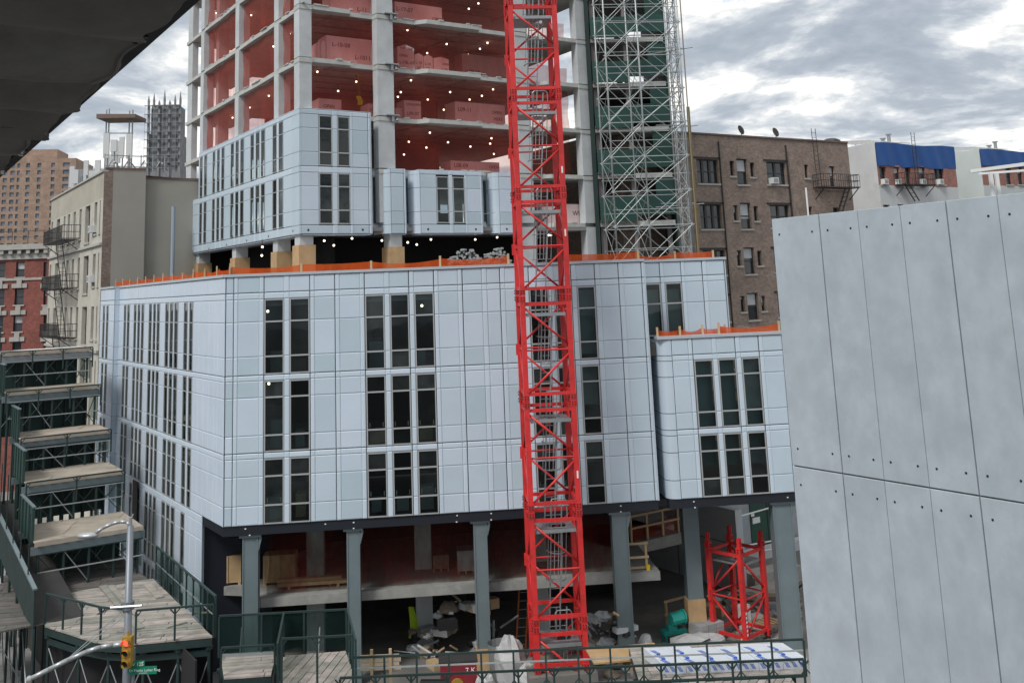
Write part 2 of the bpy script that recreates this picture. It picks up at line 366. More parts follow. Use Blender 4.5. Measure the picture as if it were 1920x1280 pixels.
def facade(bld, F, cols, rows, floors, n=0.0, loose=None, back=None, pmat=None, frame=.05):
    """cols: (s0, s1, kind, dark_left, dark_right); rows: (z1, z0, kind); floors: lists of bar heights (top..bottom) for windows"""
    for (s0, s1, kind, dl, dr) in cols:
        for (z1, z0, rk) in rows:
            if kind == 'w' and rk in ('r1','r2','r3'): continue
            gl, gr = (.015 if dl else .001), (.015 if dr else .001)
            gt = .013 if rk in ("par","band") else .005; gb = .013 if rk in ("par","r3") else .005
            wd, ht = s1-s0-gl-gr, z1-z0-gt-gb
            dp = .06 if kind == 's' else (.052 if rk == 'band' else .045)
            me_m = pmat or (M_panel2 if kind == 's' or rk == 'band' else M_panel)
            back.quad(F.pt(s0-.01,n-.005,z0-.01), F.pt(s1+.01,n-.005,z0-.01), F.pt(s1+.01,n-.005,z1+.01), F.pt(s0-.01,n-.005,z1+.01))
            if loose is None and PANELS[0] < PANEL_MAX:
                PANELS[0] += 1
                place('panel', get_panel(wd, ht, dp, me_m), bld, F.mat((s0+gl+s1-gr)/2, n, z0+gb))
            else:
                pm = panel_mesh(round(wd,3), round(ht,3), dp); M = F.mat((s0+gl+s1-gr)/2, n, z0+gb); lo = loose if loose is not None else LOOSE
                b = len(lo.v); lo.v += [tuple(M @ Vector(v)) for v in pm.v]; lo.f += [tuple(b+i for i in f) for f in pm.f]; lo.m += [1 if me_m is M_panel2 else 0]*len(pm.f)
        if kind == 'w':
            for zs in floors:
                zb = zs[-1]+.02; hs = [z-zb for z in reversed(zs)]; hs[0] = 0
                fm, pms = get_window(s1-s0-.02, hs, frame)
                o = place('window', fm, bld, F.mat((s0+s1)/2, n, zb))
                for p in pms:
                    c = bpy.data.objects.new('pane', p); COL.objects.link(c); c.parent = o
LOOSE = MB()
def arc_panel(F, c, r, a0, a1, z0, z1, mb, seg=5):
    """rounded corner sheet; c = (s, n) centre, angles in the (s, n) plane"""
    for i in range(seg):
        t0, t1 = R(a0+(a1-a0)*i/seg), R(a0+(a1-a0)*(i+1)/seg)
        mb.quad(F.pt(c[0]+r*math.cos(t0), c[1]+r*math.sin(t0), z0), F.pt(c[0]+r*math.cos(t1), c[1]+r*math.sin(t1), z0),
                F.pt(c[0]+r*math.cos(t1), c[1]+r*math.sin(t1), z1), F.pt(c[0]+r*math.cos(t0), c[1]+r*math.sin(t0), z1))

# ------------------------------------------------------------------ the new building's podium
H1, H2, H3, H4 = .243, -2.965, -5.903, -8.566
ROWS = [(.89, H1, 'par'), (H1, -.01, 'band'), (-.01, -.90, 'r1'), (-.90, -2.25, 'r2'), (-2.25, H2, 'r3'),
        (H2, -3.18, 'band'), (-3.18, -3.82, 'r1'), (-3.82, -5.255, 'r2'), (-5.255, H3, 'r3'),
        (H3, -6.12, 'band'), (-6.12, -6.78, 'r1'), (-6.78, -7.85, 'r2'), (-7.85, H4, 'r3')]
FLOORS = [[-.02, -.90, -2.25, H2], [-3.19, -3.82, -5.255, H3], [-6.13, -6.78, -7.85, H4]]
pod = thing('podium_building', (C0.x, C0.y, GZ), 'new pale blue metal-panelled podium with grouped tall windows on grey steel columns', 'building')
back = MB()
def pxcols(F, y_of, lst, n=0.0):
    out = []
    for (a, da), (b, db), k in [(lst[i][:2], lst[i+1][:2], lst[i][2]) for i in range(len(lst)-1)]:
        out.append((F.S(a, y_of(a), n), F.S(b, y_of(b), n), k, da, db))
    return out
yf = lambda x: 525 + (x-424)*(488-521.6)/(1201-424)
FRONT = [(424,1,'p'),(439,1,'s'),(447,0,'p'),(487.2,0,'s'),(495.6,1,'w'),(533.3,0,'s'),(542.7,0,'w'),(581,1,'s'),(589.4,0,'p'),(627.8,1,'s'),(636.3,0,'p'),(674.7,0,'s'),
         (683,1,'w'),(720.3,0,'s'),(729.6,0,'w'),(766,1,'s'),(775,0,'w'),(812.5,1,'s'),(821,0,'p'),(857.5,0,'s'),(866,1,'p'),(902.5,0,'s'),(911.9,0,'p'),(936.3,1,'s'),(945.6,0,'p'),
         (981,0,'s'),(989.7,1,'w'),(1026.5,0,'s'),(1036,0,'w'),(1069,1,'s'),(1078.7,0,'w'),(1113.4,1,'s'),(1122.8,0,'p'),(1157.9,1,'s'),(1166.9,0,'p'),(1201,1,'s'),(1206.5,0,'e')]
facade(pod, FR, pxcols(FR, yf, FRONT), ROWS, FLOORS, back=back)
SEND = FR.S(1206.5, yf(1206.5))
# right wing: two storeys and its own parapet
yr = lambda x: 650 - (x-1258)*.041
RB = [(1258.4,1,'p'),(1289.4,0,'s'),(1297.8,1,'w'),(1334.4,0,'s'),(1342.8,0,'w'),(1377.5,1,'s'),(1386.9,0,'w'),(1421.6,1,'s'),(1430,0,'p'),(1466,1,'s'),(1475,0,'p'),(1511,1,'e')]
ZPR = FR.Z(1258.4, 636)
facade(pod, FR, pxcols(FR, yr, RB), [(ZPR, H2, 'par')]+ROWS[5:], FLOORS[1:], back=back)
s_rb = FR.S(1258.4, yr(1258)); s_re = FR.S(1511, yr(1511)); RC = .42; s_side = s_rb - .12 - RC
cr = MB(); DEEP = 2.3
for (z1, z0, k) in [(ZPR, H2, 'par')]+ROWS[5:]:
    e0, e1 = z0+.012, z1-.012
    cr.quad(FR.pt(s_rb-.012,.045,e0), FR.pt(s_rb-.12,.045,e0), FR.pt(s_rb-.12,.045,e1), FR.pt(s_rb-.012,.045,e1))
    arc_panel(FR, (s_rb-.12, .045-RC), RC, 90, 180, e0, e1, cr)
    cr.quad(FR.pt(s_side,.045-RC,e0), FR.pt(s_side,-DEEP,e0), FR.pt(s_side,-DEEP,e1), FR.pt(s_side,.045-RC,e1))
cr.build('corner_panel', M_panel, pod, fix=False)
cb = MB(); cb.box(FR, s_side+.03, s_rb+.02, -DEEP, -.42, H4, ZPR); cb.box(FR, s_side+.4, s_rb+.02, -.42, .02, H4, ZPR); cb.build('corner_backing', M_back, pod)
# recess between the main block and the wing, with a narrow tall window in it
rc = MB(); s0, s1 = SEND, s_side
for z1, z0 in ((H2-.02, H2-.32), (H3+.1, H3-.25), (H4+.16, H4-.1)): rc.box(FR, s0, s1, -1.75, -1.55, z0, z1)
rc.box(FR, s0-.02, s0+.04, -2.2, .03, H4, .88); rc.build('recess_trim', M_panel2, pod)
for zt, zb in ((H2-.32, H3+.1), (H3-.25, H4+.16)):
    fm, pms = get_window(s1-s0-.06, [0, zt-zb], .07)
    o = place('window', fm, pod, FR.mat((s0+s1)/2+.02, -1.7, zb))
    for p in pms: c = bpy.data.objects.new('pane', p); COL.objects.link(c); c.parent = o
bx = MB(); bx.box(FR, s0+.08, s1-.04, -2.1, -.35, H2, ZPR-.15); bx.build('recess_box', mat('brown_metal', (.10,.085,.075), .6), pod)
# set-back top floor behind the wing
NB = -2.2; y5 = lambda x: 503 - (x-1205)*.04
FB = Frame(FR.pt(0, NB, 0), AF)
RR = [(1203,0,'w'),(1236,1,'s'),(1243.75,0,'w'),(1275.6,1,'s'),(1283,0,'p'),(1315.4,1,'s'),(1324.4,0,'p'),(1357,1,'e')]
facade(pod, FB, pxcols(FB, y5, RR), ROWS[:5], FLOORS[:1], back=back)
s_bend = FB.S(1357, y5(1357))
sb = MB(); sb.box(FB, s_bend+.02, s_bend+.06, -9, .045, H2, .89); sb.build('side_cladding', M_panel, pod)
# side-street front
yl = 587
LW = [(363.6,358),(353.8,348)],
LEFT = [(423,1,'p'),(411,0,'p'),(405,0,'p'),(394.5,0,'p'),(385,0,'p'),(375,0,'p'),(364.2,0,'w'),(357.2,0,'s'),(354.6,0,'w'),(347,0,'p'),
        (336.3,0,'w'),(329,0,'s'),(327.6,0,'w'),(320.6,0,'s'),(319,0,'w'),(312,0,'p'),(301.8,0,'w'),(296.2,0,'s'),(294.6,0,'w'),(289.2,0,'s'),(287.2,0,'w'),(281.2,0,'p'),
        (272.2,0,'w'),(267,0,'s'),(265.2,0,'w'),(260,0,'s'),(258.2,0,'w'),(253,0,'p'),(245.2,0,'w'),(240.4,0,'s'),(239,0,'w'),(234.2,0,'p'),(222,1,'e')]
lcols = [(FL.S(LEFT[i+1][0], yl), FL.S(LEFT[i][0], yl), LEFT[i][2], LEFT[i+1][1], LEFT[i][1]) for i in range(len(LEFT)-1)]
lo = MB()
facade(pod, FL, lcols, ROWS, FLOORS, loose=lo, back=back, frame=.035)
H5 = -11.75
ROWS4 = [(H4, -8.85, 'band'), (-8.85, -9.5, 'r1'), (-9.5, -11.0, 'r2'), (-11.0, H5, 'r3'), (H5, -12.0, 'band'), (-12.0, -12.7, 'r1'), (-12.7, GZ+.1, 'r2')]
FLO4 = [[-8.86, -9.5, -11.0, H5], [-12.01, -12.7, GZ+.12]]
s375 = FL.S(376, 1090)
low = [c for c in lcols if c[1] < s375+.4]
DOOR = FL.S(262.5, 930), FL.S(253.5, 930)
low_f = [(a, b, ('p' if k == 'w' and b > -4.6 else k), x, y) for (a, b, k, x, y) in low]
facade(pod, FL, low_f, ROWS4, FLO4, loose=lo, back=back, frame=.035)
s_le = lcols[-1][0]
# stepped-back far bay of the side front
FLF = Frame(FL.pt(0, 0, 0), BL+180); yl2 = 600
far = [(214.5,1,'p'),(205,0,'w'),(200.8,0,'s'),(198.6,0,'w'),(194.4,0,'p'),(189,1,'e')]
NF = .3
fcols = [(FL.S(far[i+1][0], yl2, NF), FL.S(far[i][0], yl2, NF), far[i][2], far[i+1][1], far[i][1]) for i in range(len(far)-1)]
FLN = Frame(FL.pt(0, NF, 0), BL+180)
s_fe = fcols[0][1]
facade(pod, FLN, fcols, ROWS+ROWS4, FLOORS+FLO4, loose=lo, back=back, frame=.035)
for (z1, z0, k) in ROWS+ROWS4:
    lo.quad(FL.pt(s_fe, NF, z0+.01), FL.pt(s_fe, -.1, z0+.01), FL.pt(s_fe, -.1, z1-.01), FL.pt(s_fe, NF, z1-.01)); lo.m[-1] = 0
    lo.quad(FL.pt(s_fe, -.04, z0+.01), FL.pt(s_le, -.04, z0+.01), FL.pt(s_le, -.04, z1-.01), FL.pt(s_fe, -.04, z1-.01))
tag(lo.build('side_panels', [M_panel, M_panel2], pod, fix=False), kind='stuff')
if LOOSE.f: tag(LOOSE.build('front_panels', [M_panel, M_panel2], pod, fix=False), kind='stuff')
tag(back.build('wall_backing', M_back, pod, fix=False), kind='stuff')
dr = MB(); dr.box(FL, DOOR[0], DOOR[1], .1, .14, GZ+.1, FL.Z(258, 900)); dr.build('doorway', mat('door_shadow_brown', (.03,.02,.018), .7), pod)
# copings
cp = MB()
cp.box(FR, -.06, SEND+.02, -.5, .1, .90, 1.01); cp.box(FL, s_le, 0.0, -.5, .1, .90, 1.01); cp.box(FLN, fcols[-1][0], s_fe, -.5, .1, .90, 1.01)
cp.box(FB, SEND+.05, s_bend+.1, -.5, .1, .90, 1.01); cp.box(FR, s_side-.05, s_re, -.5, .1, ZPR+.01, ZPR+.12)
cp.build('coping', M_cope, pod)
# black soffit edge with its bolt heads
sf = MB(); sf.box(FR, -.02, SEND, -.35, -.02, H4-.36, H4-.005); sf.box(FL, s375-.55, -.05, -.35, -.02, H4-.36, H4-.005); sf.box(FR, s_side+.05, s_re, -.35, -.02, H4-.36, H4-.005); sf.box(FR, s_side+.05, s_side+.4, -2.2, -.36, H4-.36, H4-.005)
sfo = sf.build('soffit_edge', M_soffit, pod)
bo = MB()
for px, py in ((460,991),(468,1003),(610,982),(663,979),(663,990),(857,966),(856,978),(921,962),(921,974),(1164,948),(1164,959),(1301,940),(1303,951),(1477,932)):
    s, z = FR.hit(px, py); bo.box(FR, s-.03, s+.03, -.02, .005, z-.02, z+.02)
bo.build('bolt', mat('bolt_zinc', (.7,.7,.68), .4), sfo)
# floor plates, roof and rear walls keep the rooms dark
inner = [FR.pt(.25,-.3,0), FR.pt(SEND-.1,-.3,0), FR.pt(SEND-.1,-2.5,0), FR.pt(s_bend-.1,-2.6,0), FR.pt(s_bend-.1,-16,0), FL.pt(s_le+.2,-18,0), FL.pt(s_le+.2,-.35,0)]
fl = MB()
for z in (H2, H3): prism(fl, inner, z-.02-.22, z-.02)
prism(fl, inner, H1-.05, H1+.25)
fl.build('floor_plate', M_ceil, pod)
sfl = MB(); prism(sfl, [FR.pt(.0,-.36,0), FR.pt(s_re,-.36,0), FR.pt(s_re,-14,0), FL.pt(-9,-14,0), FL.pt(-3.6,-.4,0)], H4-.3, H4-.04); sfl.build('soffit', M_soffit, pod)
wg = MB()
for z in (H2, H3): wg.box(FR, s_side+.1, s_re, -9, -.3, z-.24, z-.02)
wg.box(FR, s_re-.1, s_re, -9, -.05, H4, ZPR); wg.build('wing_floor_plate', M_ceil, pod)
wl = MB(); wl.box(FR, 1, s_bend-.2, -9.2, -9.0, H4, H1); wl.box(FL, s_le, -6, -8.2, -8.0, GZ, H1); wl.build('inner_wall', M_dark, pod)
# boards, sheets and stacked gypsum standing behind the glass
M_inb = mat('teal_grey_sheet', (.30,.37,.38), .7, noise=.12, nscale=1.5); M_gyp = mat('gypsum', (.36,.36,.35), .8, noise=.1)
rwin = random.Random(12)
def sheet(a, b, z0, z1, n, mt): m = MB(); m.box(FR, a, b, n-.03, n, z0, z1); m.build('inner_sheet', mt, pod)
for (a, b, k, x, y) in pxcols(FR, yr, RB):
    if k == 'w': sheet(a-.02, b+.02, H3+.02, H2-.3, -.45, M_inb); sheet(a-.02, b+.02, -7.45, H3-.3, -.5, mat('grey_green_sheet',(.16,.185,.18),.7,noise=.15))
for (a, b, k, x, y) in pxcols(FR, yf, FRONT):
    if k != 'w': continue
    if a > 14: sheet(a, b, H2+.2, H1-.4, -.5, M_inb); sheet(a, b, H3+1.1, H2-.3, -.6, M_inb); sheet(a, b, H4+1.5, H3-.3, -.7, MATS['grey_green_sheet'])
    else:
        sheet(a-.1, b+.1, -.30, -.02, -.35, M_gyp)
        for zf in (H2, H3, H4):
            if rwin.random() < .7: h = rwin.uniform(.4,1.1); m = MB(); m.box(FR, a+.1, a+.1+rwin.uniform(.3,.6), -1.6, -1.0, zf, zf+h); m.build('stored_board', rwin.choice((M_gyp, M_lumber, M_inb)), pod)
            if zf != H2 and rwin.random() < .75:
                q = MB(); zr2 = {H3:-5.2, H4:-7.8}[zf]
                for s in (a+.12, b-.16): q.box(FR, s, s+.035, -.06, -.035, zr2+.03, zr2+.2)
                q.build('sash_clip', M_white, pod)
for (a, b, k, x, y) in pxcols(FB, y5, RR):
    if k == 'w': m = MB(); m.box(FB, a, b, -.55, -.5, H2, -.3); m.build('inner_sheet', M_inb, pod)
# far side of the low side front: the open ground floor starts here
en = MB(); en.box(FL, s375-.12, s375+.0, -3, .02, GZ, H4-.1); en.build('dark_opening_sheet', M_back, pod); en = MB(); en.box(FL, s375+.003, s375+.02, -.12, .05, GZ, H4-.37); en.build('end_trim', M_panel2, pod)  # black sheet stands in for the dark inside the open floor
# ------------------------------------------------------------------ the concrete tower under construction
P0 = atY(562, 313, 50); TF = Frame(P0, AT); TL = Frame(P0, BL+180)
FLZ = [3.75, 6.68, 9.56, 12.42, 15.30, 18.2, 21.1, 24.0]       # tops of the floor plates
TW, TD = 19.45, 17.5                                           # length along the front, depth
tow = thing('concrete_tower', (P0.x, P0.y, H1), 'concrete frame tower under construction with open floors, pale columns and ragged slab edges', 'building')
NI = -.25                                                      # concrete sits a little behind the cladding line
rs = random.Random(3)
def slab(zi, z):
    m = MB(); th = .24
    # stepped front edge, as the pour formed it
    front = [(.12, NI), (3.0, NI), (3.15, NI-.5), (7.2, NI-.5), (7.7, NI+.05), (11.2, NI+.05), (11.4, NI-.45), (15.6, NI-.45), (16.0, NI+.0), (TW-1.1, NI+.0), (TW-.9, NI-.3), (TW, NI-.3)]
    poly = [TF.pt(s, n+rs.uniform(-.03,.03), 0) for s, n in front]
    poly += [TF.pt(TW, -TD, 0), TL.pt(-TD, -1.5, 0)]
    # left edge runs from the far end back to the corner
    lpts = []
    for i in range(12): lpts.append(TL.pt(-TD + .2 + (TD-.2)*i/12, NI + rs.uniform(-.035,.035), 0))
    poly += lpts
    prism(m, [(p.x, p.y) for p in poly], z-th, z)
    o = m.build('floor_slab', [M_slab], tow)
    # ragged laitance along the top edge
    r = MB()
    for a, b in zip(front, front[1:]):
        n_ = max(1, int((b[0]-a[0])/.5))
        for i in range(n_):
            if rs.random() < .55:
                t = (i+rs.random()*.6)/n_; s = a[0]+(b[0]-a[0])*t; n = a[1]+(b[1]-a[1])*t; w_ = rs.uniform(.15,.5)
                r.box(TF, s, s+w_, n-.12, n+rs.uniform(.0,.03), z+.002, z+rs.uniform(.03,.09))
    for i in range(26):
        if rs.random() < .6: t = -TD*rs.random(); r.box(TL, t, t+rs.uniform(.2,.6), NI-.1, NI+.04, z+.002, z+rs.uniform(.03,.08))
    if r.f: tag(r.build('edge_spill', M_slab, o), kind='stuff')
for i, z in enumerate(FLZ): slab(i, z)
# columns: (frame, s centre, width along, depth)
fcol = [(.42, .68, .75), (5.05, .98, .6), (14.15, .9, .6), (18.9, 1.05, .6)]
lcol = []
for a, b in ((519, 531), (445, 455), (380, 391)):
    s = TL.S(a, 140, NI); lcol.append(s)
for (s, wd, dp) in fcol:
    for i in range(len(FLZ)-1):
        m = MB(); n0 = NI+.03; m.box(TF, s-wd/2, s+wd/2, n0-dp, n0, FLZ[i], FLZ[i+1]-.24)
        o = m.build('column', M_conc, tow)
        if i: q = MB(); q.box(TF, s-wd/2-.02, s+wd/2+.02, n0-dp, n0+.035, FLZ[i]-.30, FLZ[i]-.06); q.build('column_joint', M_slab, o)
for s in lcol:
    for i in range(len(FLZ)-1):
        m = MB(); m.box(TL, s-.35, s+.35, NI-.65, NI+.03, FLZ[i]+.0, FLZ[i+1]-.24); m.build('column', M_conc, tow)
# the slim end bay beyond the last column, stepped in
sE = -TD-.2
for i in range(len(FLZ)-1):
    m = MB(); m.box(TL, TL.S(352, 250, NI)-.55, TL.S(352, 250, NI)+.55, NI-.5, NI-.1, FLZ[i], FLZ[i+1]-.24); m.build('column', M_conc, tow)
    m = MB(); m.box(TF, .8, 1.5, -TD+.3, -TD+.9, FLZ[i], FLZ[i+1]-.24); m.box(TF, 9, 9.7, -TD+.3, -TD+.9, FLZ[i], FLZ[i+1]-.24); m.box(TF, TW-.8, TW-.1, -TD+.3, -TD+.9, FLZ[i], FLZ[i+1]-.24); m.build('rear_column', M_conc, tow)
s_e = TL.S(352, 250, NI)
for i, z in enumerate(FLZ):
    m = MB(); m.box(TL, s_e-.7, -TD+.25, -3.5, NI-.02, z-.23, z-.004); m.build('floor_slab', M_slab, tow)
# lift core and rear infill
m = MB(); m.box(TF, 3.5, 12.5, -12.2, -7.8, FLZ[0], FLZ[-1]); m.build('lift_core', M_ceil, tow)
m = MB()
for i in range(len(FLZ)-1):
    m.box(TF, 4.2, 12.5, -TD+.2, -TD+.4, FLZ[i], FLZ[i+1]-.24)
    m.box(TF, 12.5, 13.5, -12.2, -7.8, FLZ[i], FLZ[i]+1.2)
m.build('rear_wall', M_ceil, tow)
# ceiling conduits
m = MB()
for z in FLZ[1:]:
    for k in range(4):
        n = -1.4-k*1.5; m.tube(TF.pt(1.2+k*.7, n, z-.34), TF.pt(18-k*.5, n-.2, z-.34), .03, 4)
    for s in (2.2, 7.4, 10.6, 16.8): m.tube(TF.pt(s, -.8, z-.30), TF.pt(s-.4, -7, z-.30), .025, 4)
m.build('conduit', M_galv, tow)
# steel brackets on the columns
for z in FLZ[2:6]:
    m = MB(); m.box(TF, 5.0, 5.75, NI+.03, NI+.28, z-.02, z+.05); m.box(TF, 5.3, 5.45, NI+.03, NI+.22, z-.34, z-.03); m.tube(TF.pt(5.62,NI+.22,z-.30), TF.pt(5.62,NI+.1,z-.1), .09, 8); m.build('bracket', M_galv, tow)
# ---------------- white panel blocks hung on the tower
zc = lambda y: TF.Z(562, y)
TR = [(zc(203.5), zc(213), 'par'), (zc(213), zc(239), 'r1'), (zc(239), zc(284), 'r2'), (zc(284), zc(311), 'r3'),
      (zc(311), zc(322.6), 'band'), (zc(322.6), zc(348.6), 'r1'), (zc(348.6), zc(393.7), 'r2'), (zc(393.7), zc(422), 'r3'), (zc(422), zc(438.8), 'par')]
TFL = [[zc(214), zc(239), zc(284), zc(310)], [zc(323), zc(348.6), zc(393.7), zc(421)]]
tback = MB(); yb = lambda x: 360
TCO = [(563.5,1,'p'),(597.4,0,'w'),(623.4,0,'s'),(632.6,0,'w'),(656.6,0,'s'),(661,0,'p'),(691,1,'s'),(695.5,1,'e')]
tlo = MB(); PANEL_MAX = 420
def facade_parts(F, cols, rows, floors, **k):
    facade(tow, F, cols, rows, floors, back=tback, **k)
facade_parts(TF, pxcols(TF, yb, TCO), TR, TFL)
TLE = [(549,0,'p'),(536,0,'p'),(532.5,0,'w'),(524,0,'s'),(520.6,0,'w'),(512.6,0,'p'),(498.4,0,'w'),(490.8,0,'s'),(488.4,0,'w'),(480.8,0,'s'),(478,0,'w'),(471,0,'p'),(458.8,0,'w'),(452,0,'s'),(449.4,0,'w'),(443,0,'s'),(440.4,0,'w'),(434,0,'p'),
       (422.2,0,'w'),(416.6,0,'s'),(413.8,0,'w'),(408.4,0,'s'),(405.4,0,'w'),(400.2,0,'p'),(389.8,0,'w'),(384.4,0,'s'),(381.8,0,'w'),(376.6,0,'p'),(374.4,1,'e')]
ytl = 300
tl_cols = [(TL.S(TLE[i+1][0], ytl), TL.S(TLE[i][0], ytl), TLE[i][2], TLE[i+1][1], TLE[i][1]) for i in range(len(TLE)-1)]
facade_parts(TL, tl_cols, TR, TFL, loose=tlo, frame=.035)
# the lower storey runs one bay further
s_t0 = tl_cols[-1][0]; s_t1 = TL.S(361.5, 430)
facade_parts(TL, [(s_t1, s_t0, 'p', 1, 0)], TR[4:], [], loose=tlo)
tag(tlo.build('side_panels', [M_panel, M_panel2], tow, fix=False), kind='stuff')
# rounded corner of the block
m = MB(); s_c = tl_cols[0][1]; r_ = .5
for (z1, z0, k) in TR:
    e0, e1 = z0+.01, z1-.01
    pts = [TL.pt(s_c+.002, .05, 0), TL.pt(-.30, .05, 0), TL.pt(-.14, .04, 0), TF.pt(-.02, .10, 0)*.5+TL.pt(-.02,.06,0)*.5, TF.pt(.05, .05, 0)]
    for a, b in zip(pts, pts[1:]): m.quad((a.x,a.y,e0),(b.x,b.y,e0),(b.x,b.y,e1),(a.x,a.y,e1))
m.build('corner_panel', M_panel, tow, fix=False)
ZB, ZT = zc(438.8), zc(203)
m = MB(); m.box(TF, .15, TF.S(695, 330), -.9, -.02, ZB-.06, ZB-.01); m.box(TL, s_t1, -.1, -.9, -.02, ZB-.06, ZB-.01)
m.box(TF, TF.S(695,330)-.03, TF.S(695,330)+.05, -.9, .03, ZB, ZT); m.box(TL, s_t1-.05, s_t1+.02, -.6, .03, ZB, zc(313)); m.box(TL, s_t0-.05, s_t0+.02, -.6, .03, zc(311), ZT)
m.box(TF, 0, TF.S(695,330), -.35, .03, ZT, ZT+.03); m.box(TL, s_t0, 0, -.35, .03, ZT, ZT+.03); m.box(TL, s_t1, s_t0, -.35, .03, zc(311)+.0, zc(311)+.03)
m.build('block_trim', M_panel2, tow)
# round drain holes in the bottom band
m = MB()
for px, py in ((577.5,431.5),(679.5,431)):
    s, z = TF.hit(px, py); m.tube(TF.pt(s,.03,z), TF.pt(s,.052,z), .06, 10)
for px, py in ((551,433),(505,443),(464,451),(426,459),(393,466),(363,471)):
    s, z = TL.hit(px, py); m.tube(TL.pt(s,.03,z), TL.pt(s,.052,z), .06, 10)
m.build('drain_hole', M_black, tow)
# middle blocks: a narrow one, a wide one with a pair of windows, a third by the crane; glass in the recesses between them
CR_ = [(TF.Z(790,319), TF.Z(790,327), 'par'), (TF.Z(790,327), TF.Z(790,352), 'r1'), (TF.Z(790,352), TF.Z(790,397), 'r2'), (TF.Z(790,397), TF.Z(790,421), 'r3'), (TF.Z(790,421), TF.Z(790,438), 'par')]
CFL = [[TF.Z(790,330), TF.Z(790,353), TF.Z(790,396), TF.Z(790,419)]]
yc = lambda x: 380
facade_parts(TF, pxcols(TF, yc, [(733,1,'p'),(757,1,'s'),(760,0,'e')]), CR_, [])
facade_parts(TF, pxcols(TF, yc, [(788,1,'p'),(818,0,'w'),(841.5,0,'s'),(848.5,0,'w'),(871.5,0,'s'),(875,0,'p'),(900,0,'s'),(903,0,'e')]), CR_, CFL)
facade_parts(TF, pxcols(TF, yc, [(936,1,'p'),(968,1,'e')]), CR_, [])
zb_, zt_ = CR_[-1][1], CR_[0][0]
m = MB()
for a, b in ((717.5,733),(774,788),(921.5,936)):
    sa, sb_ = TF.S(a,380), TF.S(b,380); rr = min(.45, (sb_-sa)*.8)
    for (z1, z0, k) in CR_:
        e0, e1 = z0+.01, z1-.01
        pts = [(sb_-.012,.045),(sb_-rr*.15,.045),(sb_-rr*.5,-.03),(sb_-rr*.8,-.16),(sb_-rr,-.40),(sb_-rr-.02,-1.3)]
        for p, q in zip(pts, pts[1:]): m.quad(TF.pt(*p,e0), TF.pt(*q,e0), TF.pt(*q,e1), TF.pt(*p,e1))
    m.build('corner_panel', M_panel, tow, fix=False); m = MB()
m = MB()
for a, b in ((733,760),(788,903),(936,968)): m.box(TF, TF.S(a,380)-.1, TF.S(b,380), -.9, -.04, zb_-.05, zb_-.005); m.box(TF, TF.S(a,380)-.1, TF.S(b,380), -.3, .03, zt_, zt_+.03)
for b in (760, 903, 968): m.box(TF, TF.S(b,380)-.02, TF.S(b,380)+.03, -1.0, .03, zb_, zt_)
m.build('block_trim', M_panel2, tow)
NG = -.75
for a, b in ((696,722),(758,779),(903,926)):
    sa, sb_ = TF.S(a,380,NG), TF.S(b,380,NG); zt = TF.Z(790,329); zb = TF.Z(790,421)
    fm, pms = get_window(sb_-sa, [0, zt-zb], .09)
    o = place('window', fm, tow, TF.mat((sa+sb_)/2, NG, zb))
    for p in pms: c = bpy.data.objects.new('pane', p); COL.objects.link(c); c.parent = o
    m = MB(); m.box(TF, sa, sb_, NG-.1, NG+.08, zt, zt+.22); m.box(TF, sa, sb_, NG-.1, NG+.08, zb-.3, zb); m.build('recess_trim', M_panel2, tow)
m = MB()
for px, py in ((802,430),(891.5,430),(949.5,429.5)):
    s, z = TF.hit(px, py); m.tube(TF.pt(s,.03,z), TF.pt(s,.052,z), .06, 10)
m.build('drain_hole', M_black, tow)
tag(tback.build('wall_backing', M_back, tow, fix=False), kind='stuff')
# open storey at roof level below the blocks: columns boxed with plywood
ZR = .55
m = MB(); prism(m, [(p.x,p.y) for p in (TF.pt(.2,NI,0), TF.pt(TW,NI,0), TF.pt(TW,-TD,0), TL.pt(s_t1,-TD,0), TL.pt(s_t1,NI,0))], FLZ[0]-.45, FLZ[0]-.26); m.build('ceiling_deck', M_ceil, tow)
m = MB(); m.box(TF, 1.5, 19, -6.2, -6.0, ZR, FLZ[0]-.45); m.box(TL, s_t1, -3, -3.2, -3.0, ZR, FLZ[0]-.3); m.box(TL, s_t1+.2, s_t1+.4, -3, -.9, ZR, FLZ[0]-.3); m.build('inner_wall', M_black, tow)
pc = []
for px, wd in ((381,28),(450,35),(528,37),(573.5,37)):
    s = TL.S(px-3, 480, NI-.2); pc.append(TL.pt(s, NI-.3, 0))
pc[-1] = TF.pt(.45, NI-.35, 0)
pc.append(TF.pt(TF.S(738, 470, NI-.3), NI-.35, 0))
DX = TF.d
for k, p in enumerate(pc):
    f_ = Frame(p, AT); m = MB(); m.box(f_, -.36, .36, -.36, .36, ZR-.3, FLZ[0]-.26); o = m.build('column', M_conc, tow)
    m = MB(); m.box(f_, -.45, .45, -.45, .45, ZR-.3, 2.6+(.0 if k in (3,) else -.15)); m.build('plywood_casing', M_wood, o)
for s in (14.15, 18.9):
    m = MB(); m.box(TF, s-.5, s+.5, NI-.6, NI+.03, ZR-.3, FLZ[0]-.24); m.build('column', M_conc, tow)
M_rednet2 = net('red_net_thin', (.48, .075, .058), .66, nscale=.9, contrast=.14)
